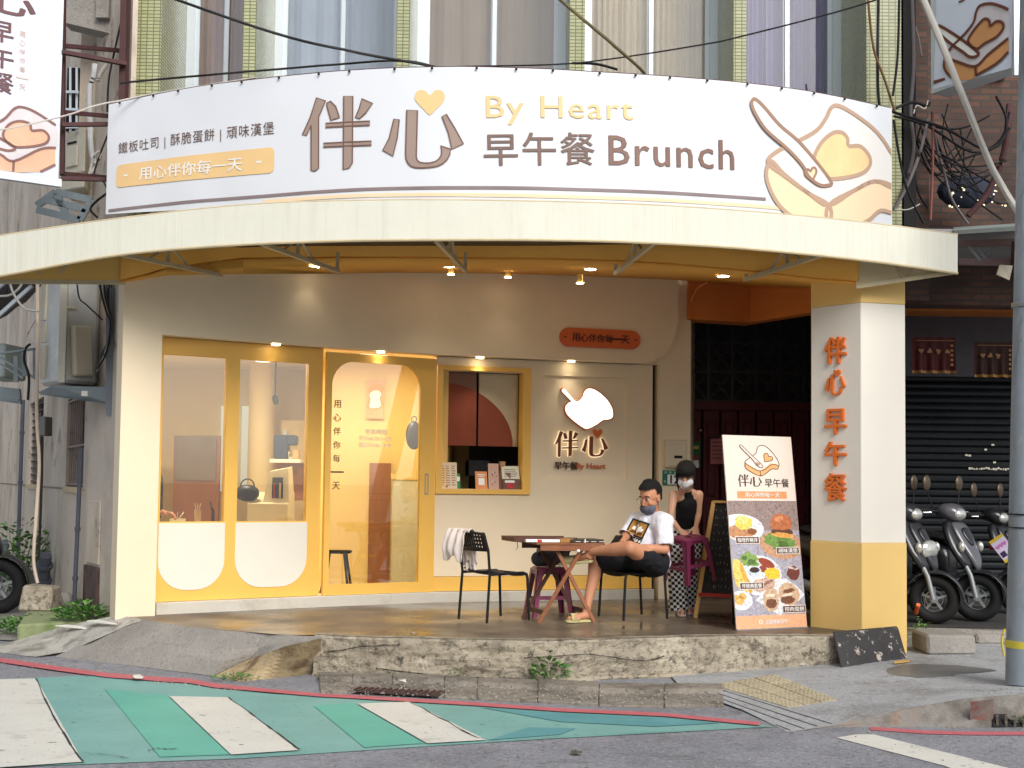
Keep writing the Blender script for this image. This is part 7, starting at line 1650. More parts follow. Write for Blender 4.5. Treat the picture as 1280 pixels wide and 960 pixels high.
for (x0, y0, x1, y1, tx) in ((6, 129, 36, 138.5, '咖哩炸豬排'), (56, 143, 86, 152, '頑味漢堡'), (7, 186, 37, 195, '伴經典套餐'), (58, 216, 88, 225.5, '控肉蛋餅')):
    pr('label_edge', (246, 232, 220), [R4(x0, y0, x1, y1)], 9); pr('label_plate', (98, 62, 52), [R4(x0+.8, y0+.8, x1-.8, y1-.8)], 10)
    mb = MB(); text(mb, tx, SK, (x0+x1)/2, 244-(y0+y1)/2, w=(x1-x0)*.82, h=5.6, bold=.012, out=.0072); mb.build('dish_name', m_wprint, fp)
mb = MB(); text(mb, '田園餐飲製作', SK, 50, 244-235.5, w=27, h=5.5, bold=.01, out=.003); mb.build('maker_name', m_wprint, fp)
mb = MB()
for k in range(5): a = math.pi*2*k/5; fill(mb, heart(30+2.1*math.cos(a), 244-235+2.1*math.sin(a), 1.5, a+math.pi/2), SK, .003+.0003*k)
o = mb.build('flower_mark', m_wprint, fp); o['kind'] = 'stuff'

# ================================================================ BY THE POST
mb_ = thing('meter_box', 'cream metal meter box on the side post above the house number', 'meter box', P(844, 580, 13.9)); WO = WS.off(.07)
r = rect(WS.off(.062), (830, 549), (855.5, 551), (855, 585), (829, 584)); 
SO = WS.off(.062)
MB().panel(SO, r[0], r[1], r[2], r[3], .07, .07).build('box_body', mat('cream metal', (222, 208, 176), .4, .05), mb_, bevel=.008)
MB().panel(SO, r[0]+.03, r[1]-.01, r[2]+.02, r[3]-.05, .08, .012).build('box_door', mat('cream metal', (222, 208, 176), .4, .05), mb_, bevel=.003)
MB().panel(SO, r[0]+.09, r[1]-.06, r[2]+.10, r[2]+.13, .084, .005).build('label_slot', m_dark, mb_)
nbp = thing('house_number', 'green enamel house number plate reading 12 on the side post', 'sign', P(842, 607, 13.9))
r = rect(SO, (828, 587.5), (853, 588.5), (853, 607), (828, 606.5))
MB().panel(SO, r[0], r[1], r[2], r[3], .012, .01).build('plate', mat('enamel green', (40, 112, 88), .35, .1), nbp)
MB().panel(SO, r[0]+.055, r[1]-.0, r[2]+.01, r[3]-.045, .015, .003).build('white_field', m_wprint, nbp)
mb = MB(); text(mb, '12', SO, (r[0]+r[1])/2+.02, (r[2]+r[3])/2-.015, w=.10, h=.09, bold=.04, out=.017); mb.build('number', m_dark, nbp)
mb = MB()
for k in range(3): fill(mb, rc(r[0]+.02+.055*k, r[0]+.045+.055*k, r[3]-.035, r[3]-.012), SO, .014)
fill(mb, rc(r[0]+.012, r[0]+.035, r[2]+.03, r[2]+.055), SO, .014); o = mb.build('street_characters', mat('pale green print', (140, 186, 166), .5), nbp); o['kind'] = 'stuff'
gp = thing('green_notice', 'green printed notice on the dark door edge above the woman', 'notice', P(868, 575, 15.4)); a, b = P(858.5, 585, 15.4), P(876, 552, 15.4)
MB().box(((a.x+b.x)/2, 15.42, (a.z+b.z)/2), (b.x-a.x, .02, b.z-a.z)).build('notice_board', mat('notice green', (40, 100, 60), .6, .15), gp)
pl = Plane((a.x, 15.4, a.z), (1, 0, 0), (0, 0, 1)); w_, h_ = b.x-a.x, b.z-a.z; mb = MB(); fill(mb, rc(w_*.06, w_*.85, h_*.72, h_*.84), pl, .004); mb.build('yellow_line', mat('notice yellow', (196, 186, 110), .6), gp)
mb = MB(); fill(mb, rc(w_*.06, w_*.85, h_*.02, h_*.3), pl, .004); mb.build('white_block', m_wprint, gp); mb = MB(); fill(mb, rc(w_*.06, w_*.85, h_*.33, h_*.48), pl, .004); mb.build('red_block', mat('notice red', (150, 64, 52), .6), gp)
pn = thing('pink_notice', 'pink paper notice on the maroon door beside the food poster', 'notice', P(897, 560, 15.5)); a, b = P(888, 580, 15.5), P(910, 547, 15.5)
MB().box(((a.x+b.x)/2, 15.5, (a.z+b.z)/2), (b.x-a.x, .01, b.z-a.z)).build('paper', mat('pink paper', (214, 132, 136), .7, .05), pn)
pl = Plane((a.x, 15.49, a.z), (1, 0, 0), (0, 0, 1)); w_, h_ = b.x-a.x, b.z-a.z; mb = MB()
for k in range(5): fill(mb, rc(w_*.1, w_*random.uniform(.6, .9), h_*(.2+.15*k), h_*(.2+.15*k)+.012), pl, .002)
o = mb.build('print_lines', m_dbrown, pn); o['kind'] = 'stuff'
MB().bar(P(887, 546, 15.48), P(912, 544, 15.48), .03, .05).build('clip_bar', m_rust, pn)
# leaning slab
sl_m = mat('blackened flaking board', (62, 60, 60), .85, .2, 6, .5, 40, vec='World', stain=[((196, 184, 172), 13, .57, .03, .9), ((120, 100, 92), 7, .58, .08, .7)])
q = [P(1052, 835.5, 10.40), P(1134.5, 826, 10.72), P(1123, 785, 10.88), P(1042.5, 792, 10.54)]
MB().prism(q, (0, .05, .012)).build('board', sl_m, None, bevel=.004, tagv=('blackened flaking board leaning against the yellow pillar base', 'board'))
q_ = [G(1118, 829.5, .135), G(1137, 827.5, .135), G(1137, 826, .135), G(1118, 828, .135)]
MB().hexa(q_+[p+V((0, 0, .012)) for p in q_]).build('wood_wedge', m_pine, None, tagv=('small strip of pale wood under the leaning black board', 'wood strip'))
bpy.context.view_layer.update()

# ================================================================ SCOOTERS
m_sgrey = mat('dark grey scooter paint', (44, 44, 48), .3, .05, 3, 0, coat=.4); m_ssil = mat('silver scooter paint', (98, 98, 102), .3, .04, 3, 0, metal=.3, coat=.4); m_sblk = mat('black scooter paint', (30, 30, 33), .3, .05, 3, 0, coat=.4); m_seat = mat('black vinyl seat', (26, 26, 27), .55)
m_lens = mat('headlamp lens', (206, 206, 200), .12, .1, 20, 0, metal=.6)
def loft(secs, name, m, par, sub=1):    # sections: (centre, half width y, half height along given up, direction tilt)
    mb = MB(); prev = None
    for (c, wy, wz, up) in secs:
        up = V(up).normalized(); c = V(c); q = []
        for k in range(12):
            a = 2*math.pi*k/12; cc, ss = math.cos(a), math.sin(a); e = .75
            q.append(mb.b.verts.new(c+V((0, 1, 0))*wy*math.copysign(abs(cc)**e, cc)+up*wz*math.copysign(abs(ss)**e, ss)))
        if prev: mb.bridge(prev, q)
        else: mb.b.faces.new(q)
        prev = q
    mb.b.faces.new(list(reversed(prev))); return mb.build(name, m, par, smooth=80, sub=sub)
def make_scooter(label, body, panel, steer=.35, cat='scooter', mirror=True):
    t = thing('parked_scooter', label, cat, (0, 0, 0), 0, 'scooters parked by the shop')
    for x, st_ in ((.62, steer), (-.62, 0)):
        M = Matrix.Translation((x, 0, .22)) @ Matrix.Rotation(st_, 4, 'Z'); ax = M.to_3x3() @ V((0, 1, 0)); c = V((x, 0, .22))
        wl = MB().torus(c, ax, .165, .055, 40, 12).build('wheel', m_rubber, t, smooth=80)
        mb = MB(); mb.torus(c, ax, .122, .013, 36, 8)
        mb.cyl(c-ax*.03, c+ax*.03, .035, 16)
        for k in range(5):
            a = 2*math.pi*k/5+.3; d = (M.to_3x3() @ V((math.cos(a), 0, math.sin(a)))); mb.bar(c+d*.02, c+d*.118, .022, .018, up=ax)
        mb.build('rim', m_grey, wl, smooth=40); MB().torus(c, ax, .075, .006, 24, 6).build('brake_disc', m_chrome, wl, smooth=60)
    Ms = Matrix.Translation((.62, 0, .22)) @ Matrix.Rotation(steer, 4, 'Z'); sy_ = Ms.to_3x3() @ V((0, 1, 0)); sx_ = Ms.to_3x3() @ V((1, 0, 0)); c = V((.62, 0, .22))
    for s in (-1, 1): MB().tube([c+sy_*s*.085, c+sy_*s*.085+sx_*-.05+V((0, 0, .20)), c+sy_*s*.06+sx_*-.16+V((0, 0, .42))], .022, 10).build('fork_tube', m_grey, t, smooth=60)
    mb = MB(); rw = []
    for i in range(13):
        a = R(-5+155*i/12); r = .245; rw.append([c+sx_*math.cos(a)*r*(1+.06*(1-abs(j)/.9))+V((0, 0, 1))*math.sin(a)*r*(1.0+.08*(1-(j/.09)**2))+sy_*j for j in (-.09, -.07, -.03, 0, .03, .07, .09)])
    mb.grid(rw); mb.build('front_fender', body, t, smooth=80, solid=.01, sub=1)
    loft([((.60, 0, .46), .10, .05, (.4, 0, 1)), ((.56, 0, .54), .19, .06, (.5, 0, 1)), ((.47, 0, .68), .22, .06, (.9, 0, .5)), ((.40, 0, .82), .20, .055, (.9, 0, .4)), ((.35, 0, .92), .13, .05, (.9, 0, .4))], 'leg_shield', body, t, 2)
    loft([((.645, 0, .46), .03, .03, (.4, 0, 1)), ((.61, 0, .56), .08, .035, (.7, 0, .8)), ((.52, 0, .71), .12, .035, (.9, 0, .5)), ((.45, 0, .85), .13, .03, (.9, 0, .4)), ((.40, 0, .90), .08, .02, (.9, 0, .4))], 'front_panel', panel, t, 2)
    loft([((.585, 0, .68), .02, .012, (.9, 0, .4)), ((.54, 0, .75), .06, .015, (.9, 0, .4)), ((.505, 0, .82), .07, .012, (.9, 0, .4)), ((.49, 0, .85), .03, .008, (.9, 0, .4))], 'panel_grille', m_sblk, t, 1)
    for s in (-1, 1): MB().sphere((.555, s*.15, .67), (.035, .03, .05), 12, 8).build('turn_lamp', m_lens, t, smooth=80)
    cowl = loft([((.22, 0, .97), .07, .04, (0, 0, 1)), ((.28, 0, 1.0), .13, .07, (0, 0, 1)), ((.37, 0, .99), .14, .085, (.2, 0, 1)), ((.44, 0, .96), .10, .07, (.3, 0, 1)), ((.47, 0, .94), .05, .03, (.3, 0, 1))], 'handlebar_cowl', panel if panel is m_ssil else body, t, 2)
    MB().sphere((.445, 0, .965), (.045, .085, .055), 14, 10).build('headlamp', m_lens, cowl, smooth=80)
    MB().tube([(.26, -.34, 1.0), (.30, -.18, .99), (.30, .18, .99), (.26, .34, 1.0)], .016, 10).build('handlebar', m_black, t, smooth=60)
    for s in (-1, 1):
        MB().cyl((.265, s*.24, 1.0), (.25, s*.36, 1.0), .022, 12).build('grip', m_rubber, t); MB().tube([(.30, s*.22, .99), (.34, s*.30, .98), (.30, s*.36, .98)], .007, 6).build('brake_lever', m_chrome, t)
        st_ = MB().tube([(.29, s*.2, 1.02), (.28, s*.24, 1.12), (.27, s*.25, 1.18)], .007, 6).build('mirror_stem', m_black, t); MB().sphere((.27, s*.26, 1.25), (.022, .06, .075), 14, 10).build('mirror', mat('mirror back', (90, 78, 64), .3, .1, metal=.5), st_, smooth=80)
    loft([((.42, 0, .36), .10, .05, (0, 0, 1)), ((.30, 0, .31), .17, .035, (0, 0, 1)), ((-.05, 0, .31), .18, .035, (0, 0, 1)), ((-.2, 0, .36), .15, .06, (0, 0, 1))], 'floorboard', m_sblk, t, 1)
    loft([((-.10, 0, .45), .10, .14, (0, 0, 1)), ((-.2, 0, .52), .16, .19, (0, 0, 1)), ((-.5, 0, .60), .18, .16, (0, 0, 1)), ((-.8, 0, .68), .13, .10, (0, 0, 1)), ((-.92, 0, .72), .06, .05, (0, 0, 1))], 'tail_body', body, t, 2)
    loft([((-.05, 0, .70), .08, .03, (0, 0, 1)), ((-.15, 0, .74), .14, .045, (0, 0, 1)), ((-.5, 0, .765), .16, .05, (0, 0, 1)), ((-.8, 0, .81), .11, .04, (0, 0, 1))], 'seat', m_seat, t, 2)
    MB().sphere((-.93, 0, .72), (.03, .09, .04), 12, 8).build('tail_lamp', mat('red lens', (150, 20, 20), .2), t, smooth=80)
    MB().tube([(-.25, -.14, .26), (-.55, -.16, .25), (-.85, -.17, .32)], [.03, .05, .045], 14).build('exhaust', m_grey, t, smooth=60)
    MB().tube([(-.05, .12, .3), (-.08, .22, .03)], .012, 6).build('side_stand', m_grey, t)
    return t
sc1 = make_scooter('silver fronted scooter with a raised mirror, between the pillar and the pole', m_sblk, m_ssil, .45)
def put(t, u, v, z, hd, wheel_x=.62, sc_=1.0):
    g = G(u, v, z); t.location = (g.x-math.cos(hd)*wheel_x*sc_, g.y-math.sin(hd)*wheel_x*sc_, z+.002); t.rotation_euler = (0, 0, hd); t.scale = (sc_,)*3
put(sc1, 1222, 777, .285, R(-52), sc_=1.05)
sc2 = make_scooter('dark grey scooter with a large headlamp, half hidden behind the yellow pillar', m_sgrey, m_sgrey, .45)
put(sc2, 1168, 780, .285, R(-48), sc_=1.05)
MB().sphere((.60, .02, .60), (.05, .13, .09), 14, 10).build('big_headlamp', m_lens, None).parent = sc2
o = [c for c in sc2.children if c.name.startswith('big_headlamp')][0]; o.location = (.575, 0, .56)
sc3 = make_scooter('black scooter with a dark red panel behind the utility pole', m_sblk, m_sblk, .3)
put(sc3, 1275, 768, .285, R(-50), sc_=1.0)
rp = MB().box((.35, 0, .62), (.2, .34, .1)).build('red_panel', mat('dark red panel', (120, 30, 40), .3, coat=.3), None); rp.parent = sc3; rp.location = (.50, -.02, .64)
sc4 = make_scooter('black scooter at the left edge by the stained wall, mostly outside the frame', m_sblk, m_sblk, 0); put(sc4, -4, 768, .0, R(8), sc_=1.45)
MB().tube([V((0, 0, 0))+P(1145, 766, 11.9), P(1148, 756, 11.8)], .02, 8).build('orange_strap', mat('orange strap', (226, 110, 50), .5), None, tagv=('short orange strap tied beside the wheel next to the pillar', 'strap'))
# ================================================================ PEOPLE
def skinmat(name, col): 
    m = mat(name, col, .5, .08, 6, .04, 60); m.node_tree.nodes['Principled BSDF'].inputs['Subsurface Weight'].default_value = .08; m.node_tree.nodes['Principled BSDF'].inputs['Subsurface Radius'].default_value = (.02, .008, .005); return m
def frame(f, up=(0, 0, 1)):
    f = V(f).normalized(); s = f.cross(V(up)).normalized(); u = s.cross(f); return f, s, u      # forward, to the figure's right, up
def head_parts(c, f, s, u, k, mb):       # skull, jaw, nose, ears on the body mesh
    L = lambda a, b, d: V(c)+f*a*k+s*b*k+u*d*k
    rot = Matrix((f, s, u)).transposed()
    mb.sphere(L(-.012, 0, .028), (.098*k, .078*k, .098*k), 20, 14, rot); mb.sphere(L(.018, 0, -.035), (.072*k, .064*k, .085*k), 18, 12, rot); mb.sphere(L(.048, 0, -.092), (.030*k, .034*k, .024*k), 14, 10, rot)
    mb.tube([L(.082, 0, .018), L(.098, 0, -.010), L(.108, 0, -.030), L(.092, 0, -.040)], [.009*k, .011*k, .015*k, .012*k], 10)
    for q in (-1, 1):
        mb.sphere(L(-.005, q*.079, -.012), (.020*k, .009*k, .032*k), 12, 8, rot); mb.sphere(L(.078, q*.03, .028), (.014*k, .022*k, .008*k), 10, 8, rot); mb.sphere(L(.062, q*.042, -.028), (.022*k, .018*k, .018*k), 10, 8, rot)
    mb.sphere(L(.080, 0, -.062), (.014*k, .026*k, .007*k), 12, 8, rot); mb.sphere(L(.078, 0, -.074), (.014*k, .022*k, .008*k), 12, 8, rot)
def face_bits(c, f, s, u, k, par, brow=.012):
    L = lambda a, b, d: V(c)+f*a*k+s*b*k+u*d*k; rot = Matrix((f, s, u)).transposed()
    for q in (-1, 1):
        MB().sphere(L(.079, q*.031, .006), (.010*k, .014*k, .007*k), 12, 8, rot).build('eye', mat('eye white', (226, 220, 212), .3), par, smooth=80)
        MB().sphere(L(.0875, q*.031, .004), (.004*k, .006*k, .006*k), 10, 8, rot).build('iris', m_dark, par, smooth=80)
        MB().tube([L(.080, q*.046, .014), L(.090, q*.031, .016), L(.088, q*.016, .010)], .0022*k, 6).build('eyelid', mat('lash', (40, 28, 26), .6), par)
        MB().tube([L(.078, q*.050, .030), L(.092, q*.034, .036), L(.094, q*.014, .031)], .0042*k, 6).build('eyebrow', mat('brow', (28, 22, 22), .8), par)
def hand(chs, w, d, nrm, k=1.0, curl=.5, thumb=1):   # w wrist, d along palm, nrm out of palm's back
    d = V(d).normalized(); nrm = V(nrm).normalized(); sd_ = d.cross(nrm).normalized()*thumb; w = V(w)
    for a in (-.026, -.009, .009, .026): chs.append([(w+sd_*a*.6*k, .016*k), (w+d*.085*k+sd_*a*k, .0125*k)])
    for a, ln in ((-.029, .058), (-.010, .075), (.010, .080), (.029, .072)):
        b = w+d*.088*k+sd_*a*k; c1 = curl*.8; c2 = curl*1.7; c3 = curl*2.3; p1 = b+(d*math.cos(c1)-nrm*math.sin(c1))*ln*.45*k; p2 = p1+(d*math.cos(c2)-nrm*math.sin(c2))*ln*.33*k; p3 = p2+(d*math.cos(c3)-nrm*math.sin(c3))*ln*.24*k
        chs.append([(b, .0100*k), (p1, .0092*k), (p2, .0084*k), (p3, .0072*k)])
    t0 = w+d*.02*k+sd_*.022*k; t1 = t0+(d*.6+sd_*.75-nrm*.2).normalized()*.042*k; t2 = t1+(d*.85+sd_*.35-nrm*.45).normalized()*.034*k; chs.append([(t0, .015*k), (t1, .0115*k), (t2, .0090*k)])
def wrinkle(o, amp, fr, seed=0):
    ns = [v.normal.copy() for v in o.data.vertices]
    for v, n_ in zip(o.data.vertices, ns): v.co += n_*amp*(noise.noise(V(v.co)*fr+V((seed, 0, 0)))+.5*noise.noise(V(v.co)*fr*2.3))
def cutmesh(o, test):                    # remove the part of a mesh where test(world point) holds
    off = wloc(o); b = bmesh.new(); b.from_mesh(o.data); bmesh.ops.delete(b, geom=[v for v in b.verts if test(v.co+off)], context='VERTS'); b.to_mesh(o.data); b.free()

# ---- the seated man
m_sk1 = skinmat('tanned skin', (200, 140, 106)); m_tee = mat('white cotton', (232, 230, 236), .9, .02, 4, .12, 90); m_shorts = mat('black shorts cloth', (26, 27, 33), .85, .15, 6, .2, 60)
man = thing('person', 'seated man in white T-shirt, glasses, grey chin mask and black shorts, ankle on knee', 'person', P(812, 776, 11.6))
pel = P(815, 699, 11.62); che = P(815, 668, 11.64); che2 = P(814, 655, 11.64); nk = P(816, 645, 11.64); hc = P(813, 622, 11.57)
lsh, lel, lwr = P(830, 653, 11.48), P(831, 687, 11.38), P(796, 684, 11.30); rsh, rel, rwr = P(796, 651, 11.74), P(781, 672, 11.63), P(778, 676, 11.45)
lhip, lkn, lan = P(820, 703, 11.50), P(787, 685, 11.15), P(736, 690, 11.42); rhip, rkn, ran = P(805, 704, 11.68), P(744, 699, 11.58), P(733, 764, 11.46)
fd, sr, up3 = frame((-.66, -.70, -.26)); K = 1.12
ch = [[(pel, .125), (che, .125), (che2, .115)], [(che2, .10), (nk, .062), (hc-up3*.05, .058)], [(che2, .1), (lsh, .068)], [(che2, .1), (rsh, .068)],
      [(lsh, .062), (lsh.lerp(lel, .5), .050), (lel, .042)], [(lel, .042), (lel.lerp(lwr, .35), .041), (lwr, .028)], [(rsh, .062), (rel, .042)], [(rel, .042), (rwr, .029)],
      [(lhip, .11), (lhip.lerp(lkn, .6), .083), (lkn, .064)], [(lkn, .063), (lkn.lerp(lan, .35), .062), (lkn.lerp(lan, .7), .043), (lan, .034)],
      [(rhip, .11), (rhip.lerp(rkn, .6), .083), (rkn, .064)], [(rkn, .062), (rkn.lerp(ran, .32)+V((.018, .01, 0)), .060), (rkn.lerp(ran, .7), .042), (ran, .034)]]
# feet
rt = P(711, 775, 11.40); ch += [[(ran, .036), (ran+V((.02, .0, -.035)), .034)], [(ran+V((.0, 0, -.035)), .034), (rt+V((.05, 0, .02)), .030), (rt+V((0, 0, .012)), .020)]]
lt = P(705, 701, 11.56); ch += [[(lan, .035), (lan+V((.01, .0, -.04)), .034)], [(lan+V((0, 0, -.03)), .034), (lt+V((.05, 0, .01)), .030), (lt, .022)]]
hand(ch, lwr, P(772, 678, 11.24)-lwr, V((.1, -.5, .9)), 1.05, .55, 1)
hand(ch, rwr, P(766, 677, 11.34)-rwr, V((-.4, -.3, .9)), 1.0, .5, -1)
body = limbs(ch, 'body', m_sk1, man, .0075, 3, extra=lambda mb: head_parts(hc, fd, sr, up3, K, mb))
face_bits(hc, fd, sr, up3, K, man)
H1 = lambda a, b, d: hc+fd*a*K+sr*b*K+up3*d*K
hr = limbs([[(H1(-.02, 0, .055), .094*K), (H1(.02, 0, .062), .078*K)], [(H1(.0, 0, .095), .062*K), (H1(.05, 0, .088), .042*K)], [(H1(-.055, 0, .0), .066*K), (H1(-.04, 0, .04), .078*K)]], 'hair', mat('black hair', (10, 9, 10), .7, .3, 30, .8, 300), man, .007, 2)
cutmesh(hr, lambda p: (p-hc).dot(fd) > .012*K and (p-hc).dot(up3) < (.082 if True else 0)*K or (p-hc).dot(up3) < .03*K and (p-hc).dot(fd) > -.03*K and abs((p-hc).dot(sr)) > .03)
wrinkle(hr, .004, 60)
gl = MB(); gl.torus(H1(.108, .033, .002), fd, .026*K, .0020, 26, 6); gl.torus(H1(.108, -.033, .002), fd, .026*K, .0020, 26, 6); gl.tube([H1(.110, -.010, .006), H1(.112, 0, .009), H1(.110, .010, .006)], .0020, 6)
for q in (-1, 1): gl.tube([H1(.106, q*.058, .008), H1(.05, q*.080, .010), H1(-.005, q*.086, .004)], .0018, 6)
gl.build('glasses', mat('gold wire', (214, 190, 150), .25, .05, metal=.8), man, smooth=60)
mk_ = limbs([[(H1(.060, 0, -.070), .052*K), (H1(.050, 0, -.092), .044*K)], [(H1(.055, .03, -.075), .042*K), (H1(.055, -.03, -.075), .042*K)]], 'chin_mask', mat('grey mask', (92, 94, 108), .85, .05, 8, .2), man, .006, 3)
cutmesh(mk_, lambda p: (p-hc).dot(up3) > -.045*K or (p-hc).dot(fd) < .022*K)
for q in (-1, 1): MB().tube([H1(.04, q*.058, -.062), H1(.0, q*.080, -.035), H1(-.012, q*.088, -.005)], .003, 6).build('mask_loop', mat('grey mask', (92, 94, 108), .85), man)
# T-shirt
hem = pel+V((.02, .02, -.02))
ts = [[(hem, .155), (che, .150), (che2, .138), (nk-V((0, 0, .035)), .092)], [(che2, .125), (lsh, .092)], [(che2, .12), (rsh, .088)], [(lsh, .090), (lsh.lerp(lel, .62), .078), (lsh.lerp(lel, .78), .080)], [(rsh, .086), (rsh.lerp(rel, .8), .074)],
      [(pel+V((-.07, -.05, .04)), .125), (che+V((-.04, -.03, 0)), .12)]]
tee = limbs(ts, 't_shirt', m_tee, man, .009, 5)
cutmesh(tee, lambda p: (p-nk).length < .086 or (p-lel).length < .075 or (p-rel).length < .072 or p.z < pel.z-.115)
wrinkle(tee, .012, 9, 2); wrinkle(tee, .004, 26, 5)
off = tee.modifiers.new('t', 'SOLIDIFY'); off.thickness = .004
# shorts
sh_ = limbs([[(pel, .150), (pel+V((0, 0, -.02)), .15)], [(lhip, .128), (lhip.lerp(lkn, .35), .105), (lhip.lerp(lkn, .60), .098)], [(rhip, .128), (rhip.lerp(rkn, .5), .108), (rhip.lerp(rkn, .86), .100)], [(rhip.lerp(rkn, .3), .10), (lhip.lerp(lkn, .4), .09)]], 'shorts', m_shorts, man, .009, 5)
cutmesh(sh_, lambda p: p.z > pel.z+.10); wrinkle(sh_, .009, 14, 1)
# sandals
for (a, t_, nm) in ((ran, rt, 'sandal'), (lan, lt, 'sandal')):
    base = -.066 if a is ran else -.07; d = V((t_.x-a.x, t_.y-a.y, 0)).normalized()
    if a is ran: heel = V((a.x, a.y, ZD+.012))-d*.035; toe = V((t_.x, t_.y, ZD+.012))+d*.02; upv = V((0, 0, 1))
    else: heel = a+V((.03, 0, -.085)); toe = t_+V((-.03, 0, -.035)); upv = (toe-heel).cross(V((0, 1, 0))).normalized(); upv = upv if upv.z > 0 else -upv
    dd = (toe-heel); ss = dd.normalized().cross(upv).normalized(); mb = MB(); m_sd = mat('pale olive sandal', (196, 184, 132), .7, .08, 8, .2)
    outl = smooth_poly([(-.02, 0), (0, .032), (.35, .034), (.75, .045), (1.0, .03), (1.06, 0), (1.0, -.03), (.75, -.045), (.35, -.034), (0, -.032)], 3)
    mb.prism([heel+dd*x+ss*y-upv*.008 for x, y in outl], upv*.024); so_ = mb.build('sandal', m_sd, man, bevel=.004)
    mb = MB(); mb.grid([[heel+dd*(.52+.34*i/4)+ss*.046*math.cos(an)+upv*(.012+.062*math.sin(an)) for an in [math.pi*j/10 for j in range(11)]] for i in range(5)]); mb.build('strap', m_sd, so_, smooth=60, solid=.005)
# phone in the hands
ph = thing('phone', 'dark phone in the hands of the seated man', 'phone', P(770, 676, 11.26)); c = V(ph.location)
MB().box(c, (.075, .145, .009), rot=Matrix.Rotation(R(-35), 3, 'Z') @ Matrix.Rotation(R(38), 3, 'X')).build('phone_case', m_black, ph, bevel=.003)
MB().box(c+V((0, 0, .0055)), (.066, .132, .002), rot=Matrix.Rotation(R(-35), 3, 'Z') @ Matrix.Rotation(R(38), 3, 'X')).build('phone_screen', mat('phone glass', (20, 22, 28), .1), ph)
# shirt print
bv = bvh_of(tee); q4 = [(791, 647.5), (812.5, 654.5), (803, 674.5), (781, 666)]
def shuv(s, z):                          # unit square to the slanted print
    A, B, C, D_ = [V(p) for p in q4]; p = A.lerp(B, s).lerp(D_.lerp(C, s), 1-z); return p.x, p.y
dc = Decal(bv, shuv)
def dfill(name, m, polys, lv, par=man):
    mb = MB()
    for q in polys:                      # triangulate over a fine grid of the polygon so the print follows the cloth
        t = bmesh.new(); t.faces.new([t.verts.new((a, b, 0)) for a, b in q]); 
        for ax in (0, 1):
            lo = min(v.co[ax] for v in t.verts); hi = max(v.co[ax] for v in t.verts); x = lo+.1
            while x < hi: co = [0, 0, 0]; no = [0, 0, 0]; co[ax] = x; no[ax] = 1; bmesh.ops.bisect_plane(t, geom=t.verts[:]+t.edges[:]+t.faces[:], plane_co=co, plane_no=no); x += .1
        ix = {v: mb.b.verts.new(dc.pt(v.co.x, v.co.y, .002+.0016*lv)) for v in t.verts}
        for f_ in t.faces:
            try: mb.b.faces.new([ix[v] for v in f_.verts])
            except ValueError: pass
        t.free()
    return mb.build(name, m, par)
dfill('print_border', m_dark, [[(0, 0), (1, 0), (1, 1), (0, 1)]], 0)
dfill('print_field', mat('ochre print', (176, 126, 56), .8), [[(.09, .10), (.91, .10), (.91, .90), (.09, .90)]], 1)
dfill('print_blossom', m_wprint, [[(.22, .42), (.3, .62), (.4, .58), (.45, .74), (.55, .62), (.66, .72), (.70, .56), (.82, .56), (.78, .40), (.62, .34), (.54, .22), (.46, .34)]], 2)
dfill('print_leaves', mat('brown print dark', (96, 60, 30), .8), [[(.15, .2), (.3, .36), (.42, .28), (.4, .18)], [(.6, .2), (.66, .3), (.84, .34), (.86, .2)]], 3)
dfill('print_caption', m_dark, [[(.02, -.40), (.98, -.30), (1.0, -.02), (.0, -.02)]], 0)
dfill('print_letters', m_wprint, [[(.10+.15*k, -.26), (.19+.15*k, -.24), (.20+.15*k, -.10), (.14+.15*k, -.08), (.10+.15*k, -.14)] for k in range(6)], 2)

# ---- the bending woman
m_sk2 = skinmat('light warm skin', (222, 172, 140)); m_top = mat('black knit top', (18, 18, 22), .85, .1, 6, .15, 90)
wo2 = thing('person', 'woman in black sleeveless top, white face mask and chequered trousers bending over a stool', 'person', G(856, 770, ZD))
wp, ww, wc, wn_, wh = P(857, 674, 12.36), P(857, 653, 12.33), P(858, 630, 12.25), P(859, 615, 12.20), P(857.5, 594, 12.08)
f2_, s2_, u2_ = frame((-.22, -.86, -.45)); K2 = 1.03
als, ale, alw = P(842, 619, 12.18), P(838, 648, 12.12), P(850, 663, 11.97); ars, are, arw = P(873.5, 618.5, 12.24), P(873, 644, 12.25), P(869.5, 660, 12.02)
hl, hr_ = P(850, 677, 12.36), P(864, 677, 12.38); kl, kr = P(846.5, 720, 12.22), P(860, 718, 12.34); al, ar = P(848, 762, 12.26), P(861, 756, 12.44)
ch = [[(wp, .11), (ww, .088), (wc, .092)], [(wc, .09), (wn_, .045), (wh-u2_*.05, .043)], [(wc+V((0, 0, .045)), .068), (als, .045)], [(wc+V((0, 0, .045)), .068), (ars, .045)], [(wn_+V((0, 0, .01)), .040), (wn_.lerp(als, .55)+V((0, 0, .002)), .038)], [(wn_+V((0, 0, .01)), .040), (wn_.lerp(ars, .55)+V((0, 0, .002)), .038)],
      [(als, .044), (als.lerp(ale, .5), .036), (ale, .031)], [(ale, .031), (ale.lerp(alw, .4), .030), (alw, .020)], [(ars, .044), (ars.lerp(are, .5), .036), (are, .031)], [(are, .031), (arw, .020)],
      [(hl, .09), (kl, .055)], [(kl, .052), (al, .032)], [(hr_, .09), (kr, .055)], [(kr, .052), (ar, .032)]]
tl, tr_ = P(853, 772, 12.08), P(862, 765, 12.26)
for a, t_ in ((al, tl), (ar, tr_)): ch += [[(a, .032), (V((a.x, a.y, ZD+.05)), .030)], [(V((a.x, a.y, ZD+.045)), .028), (V((t_.x, t_.y+.05, ZD+.038)), .026), (V((t_.x, t_.y, ZD+.03)), .018)]]
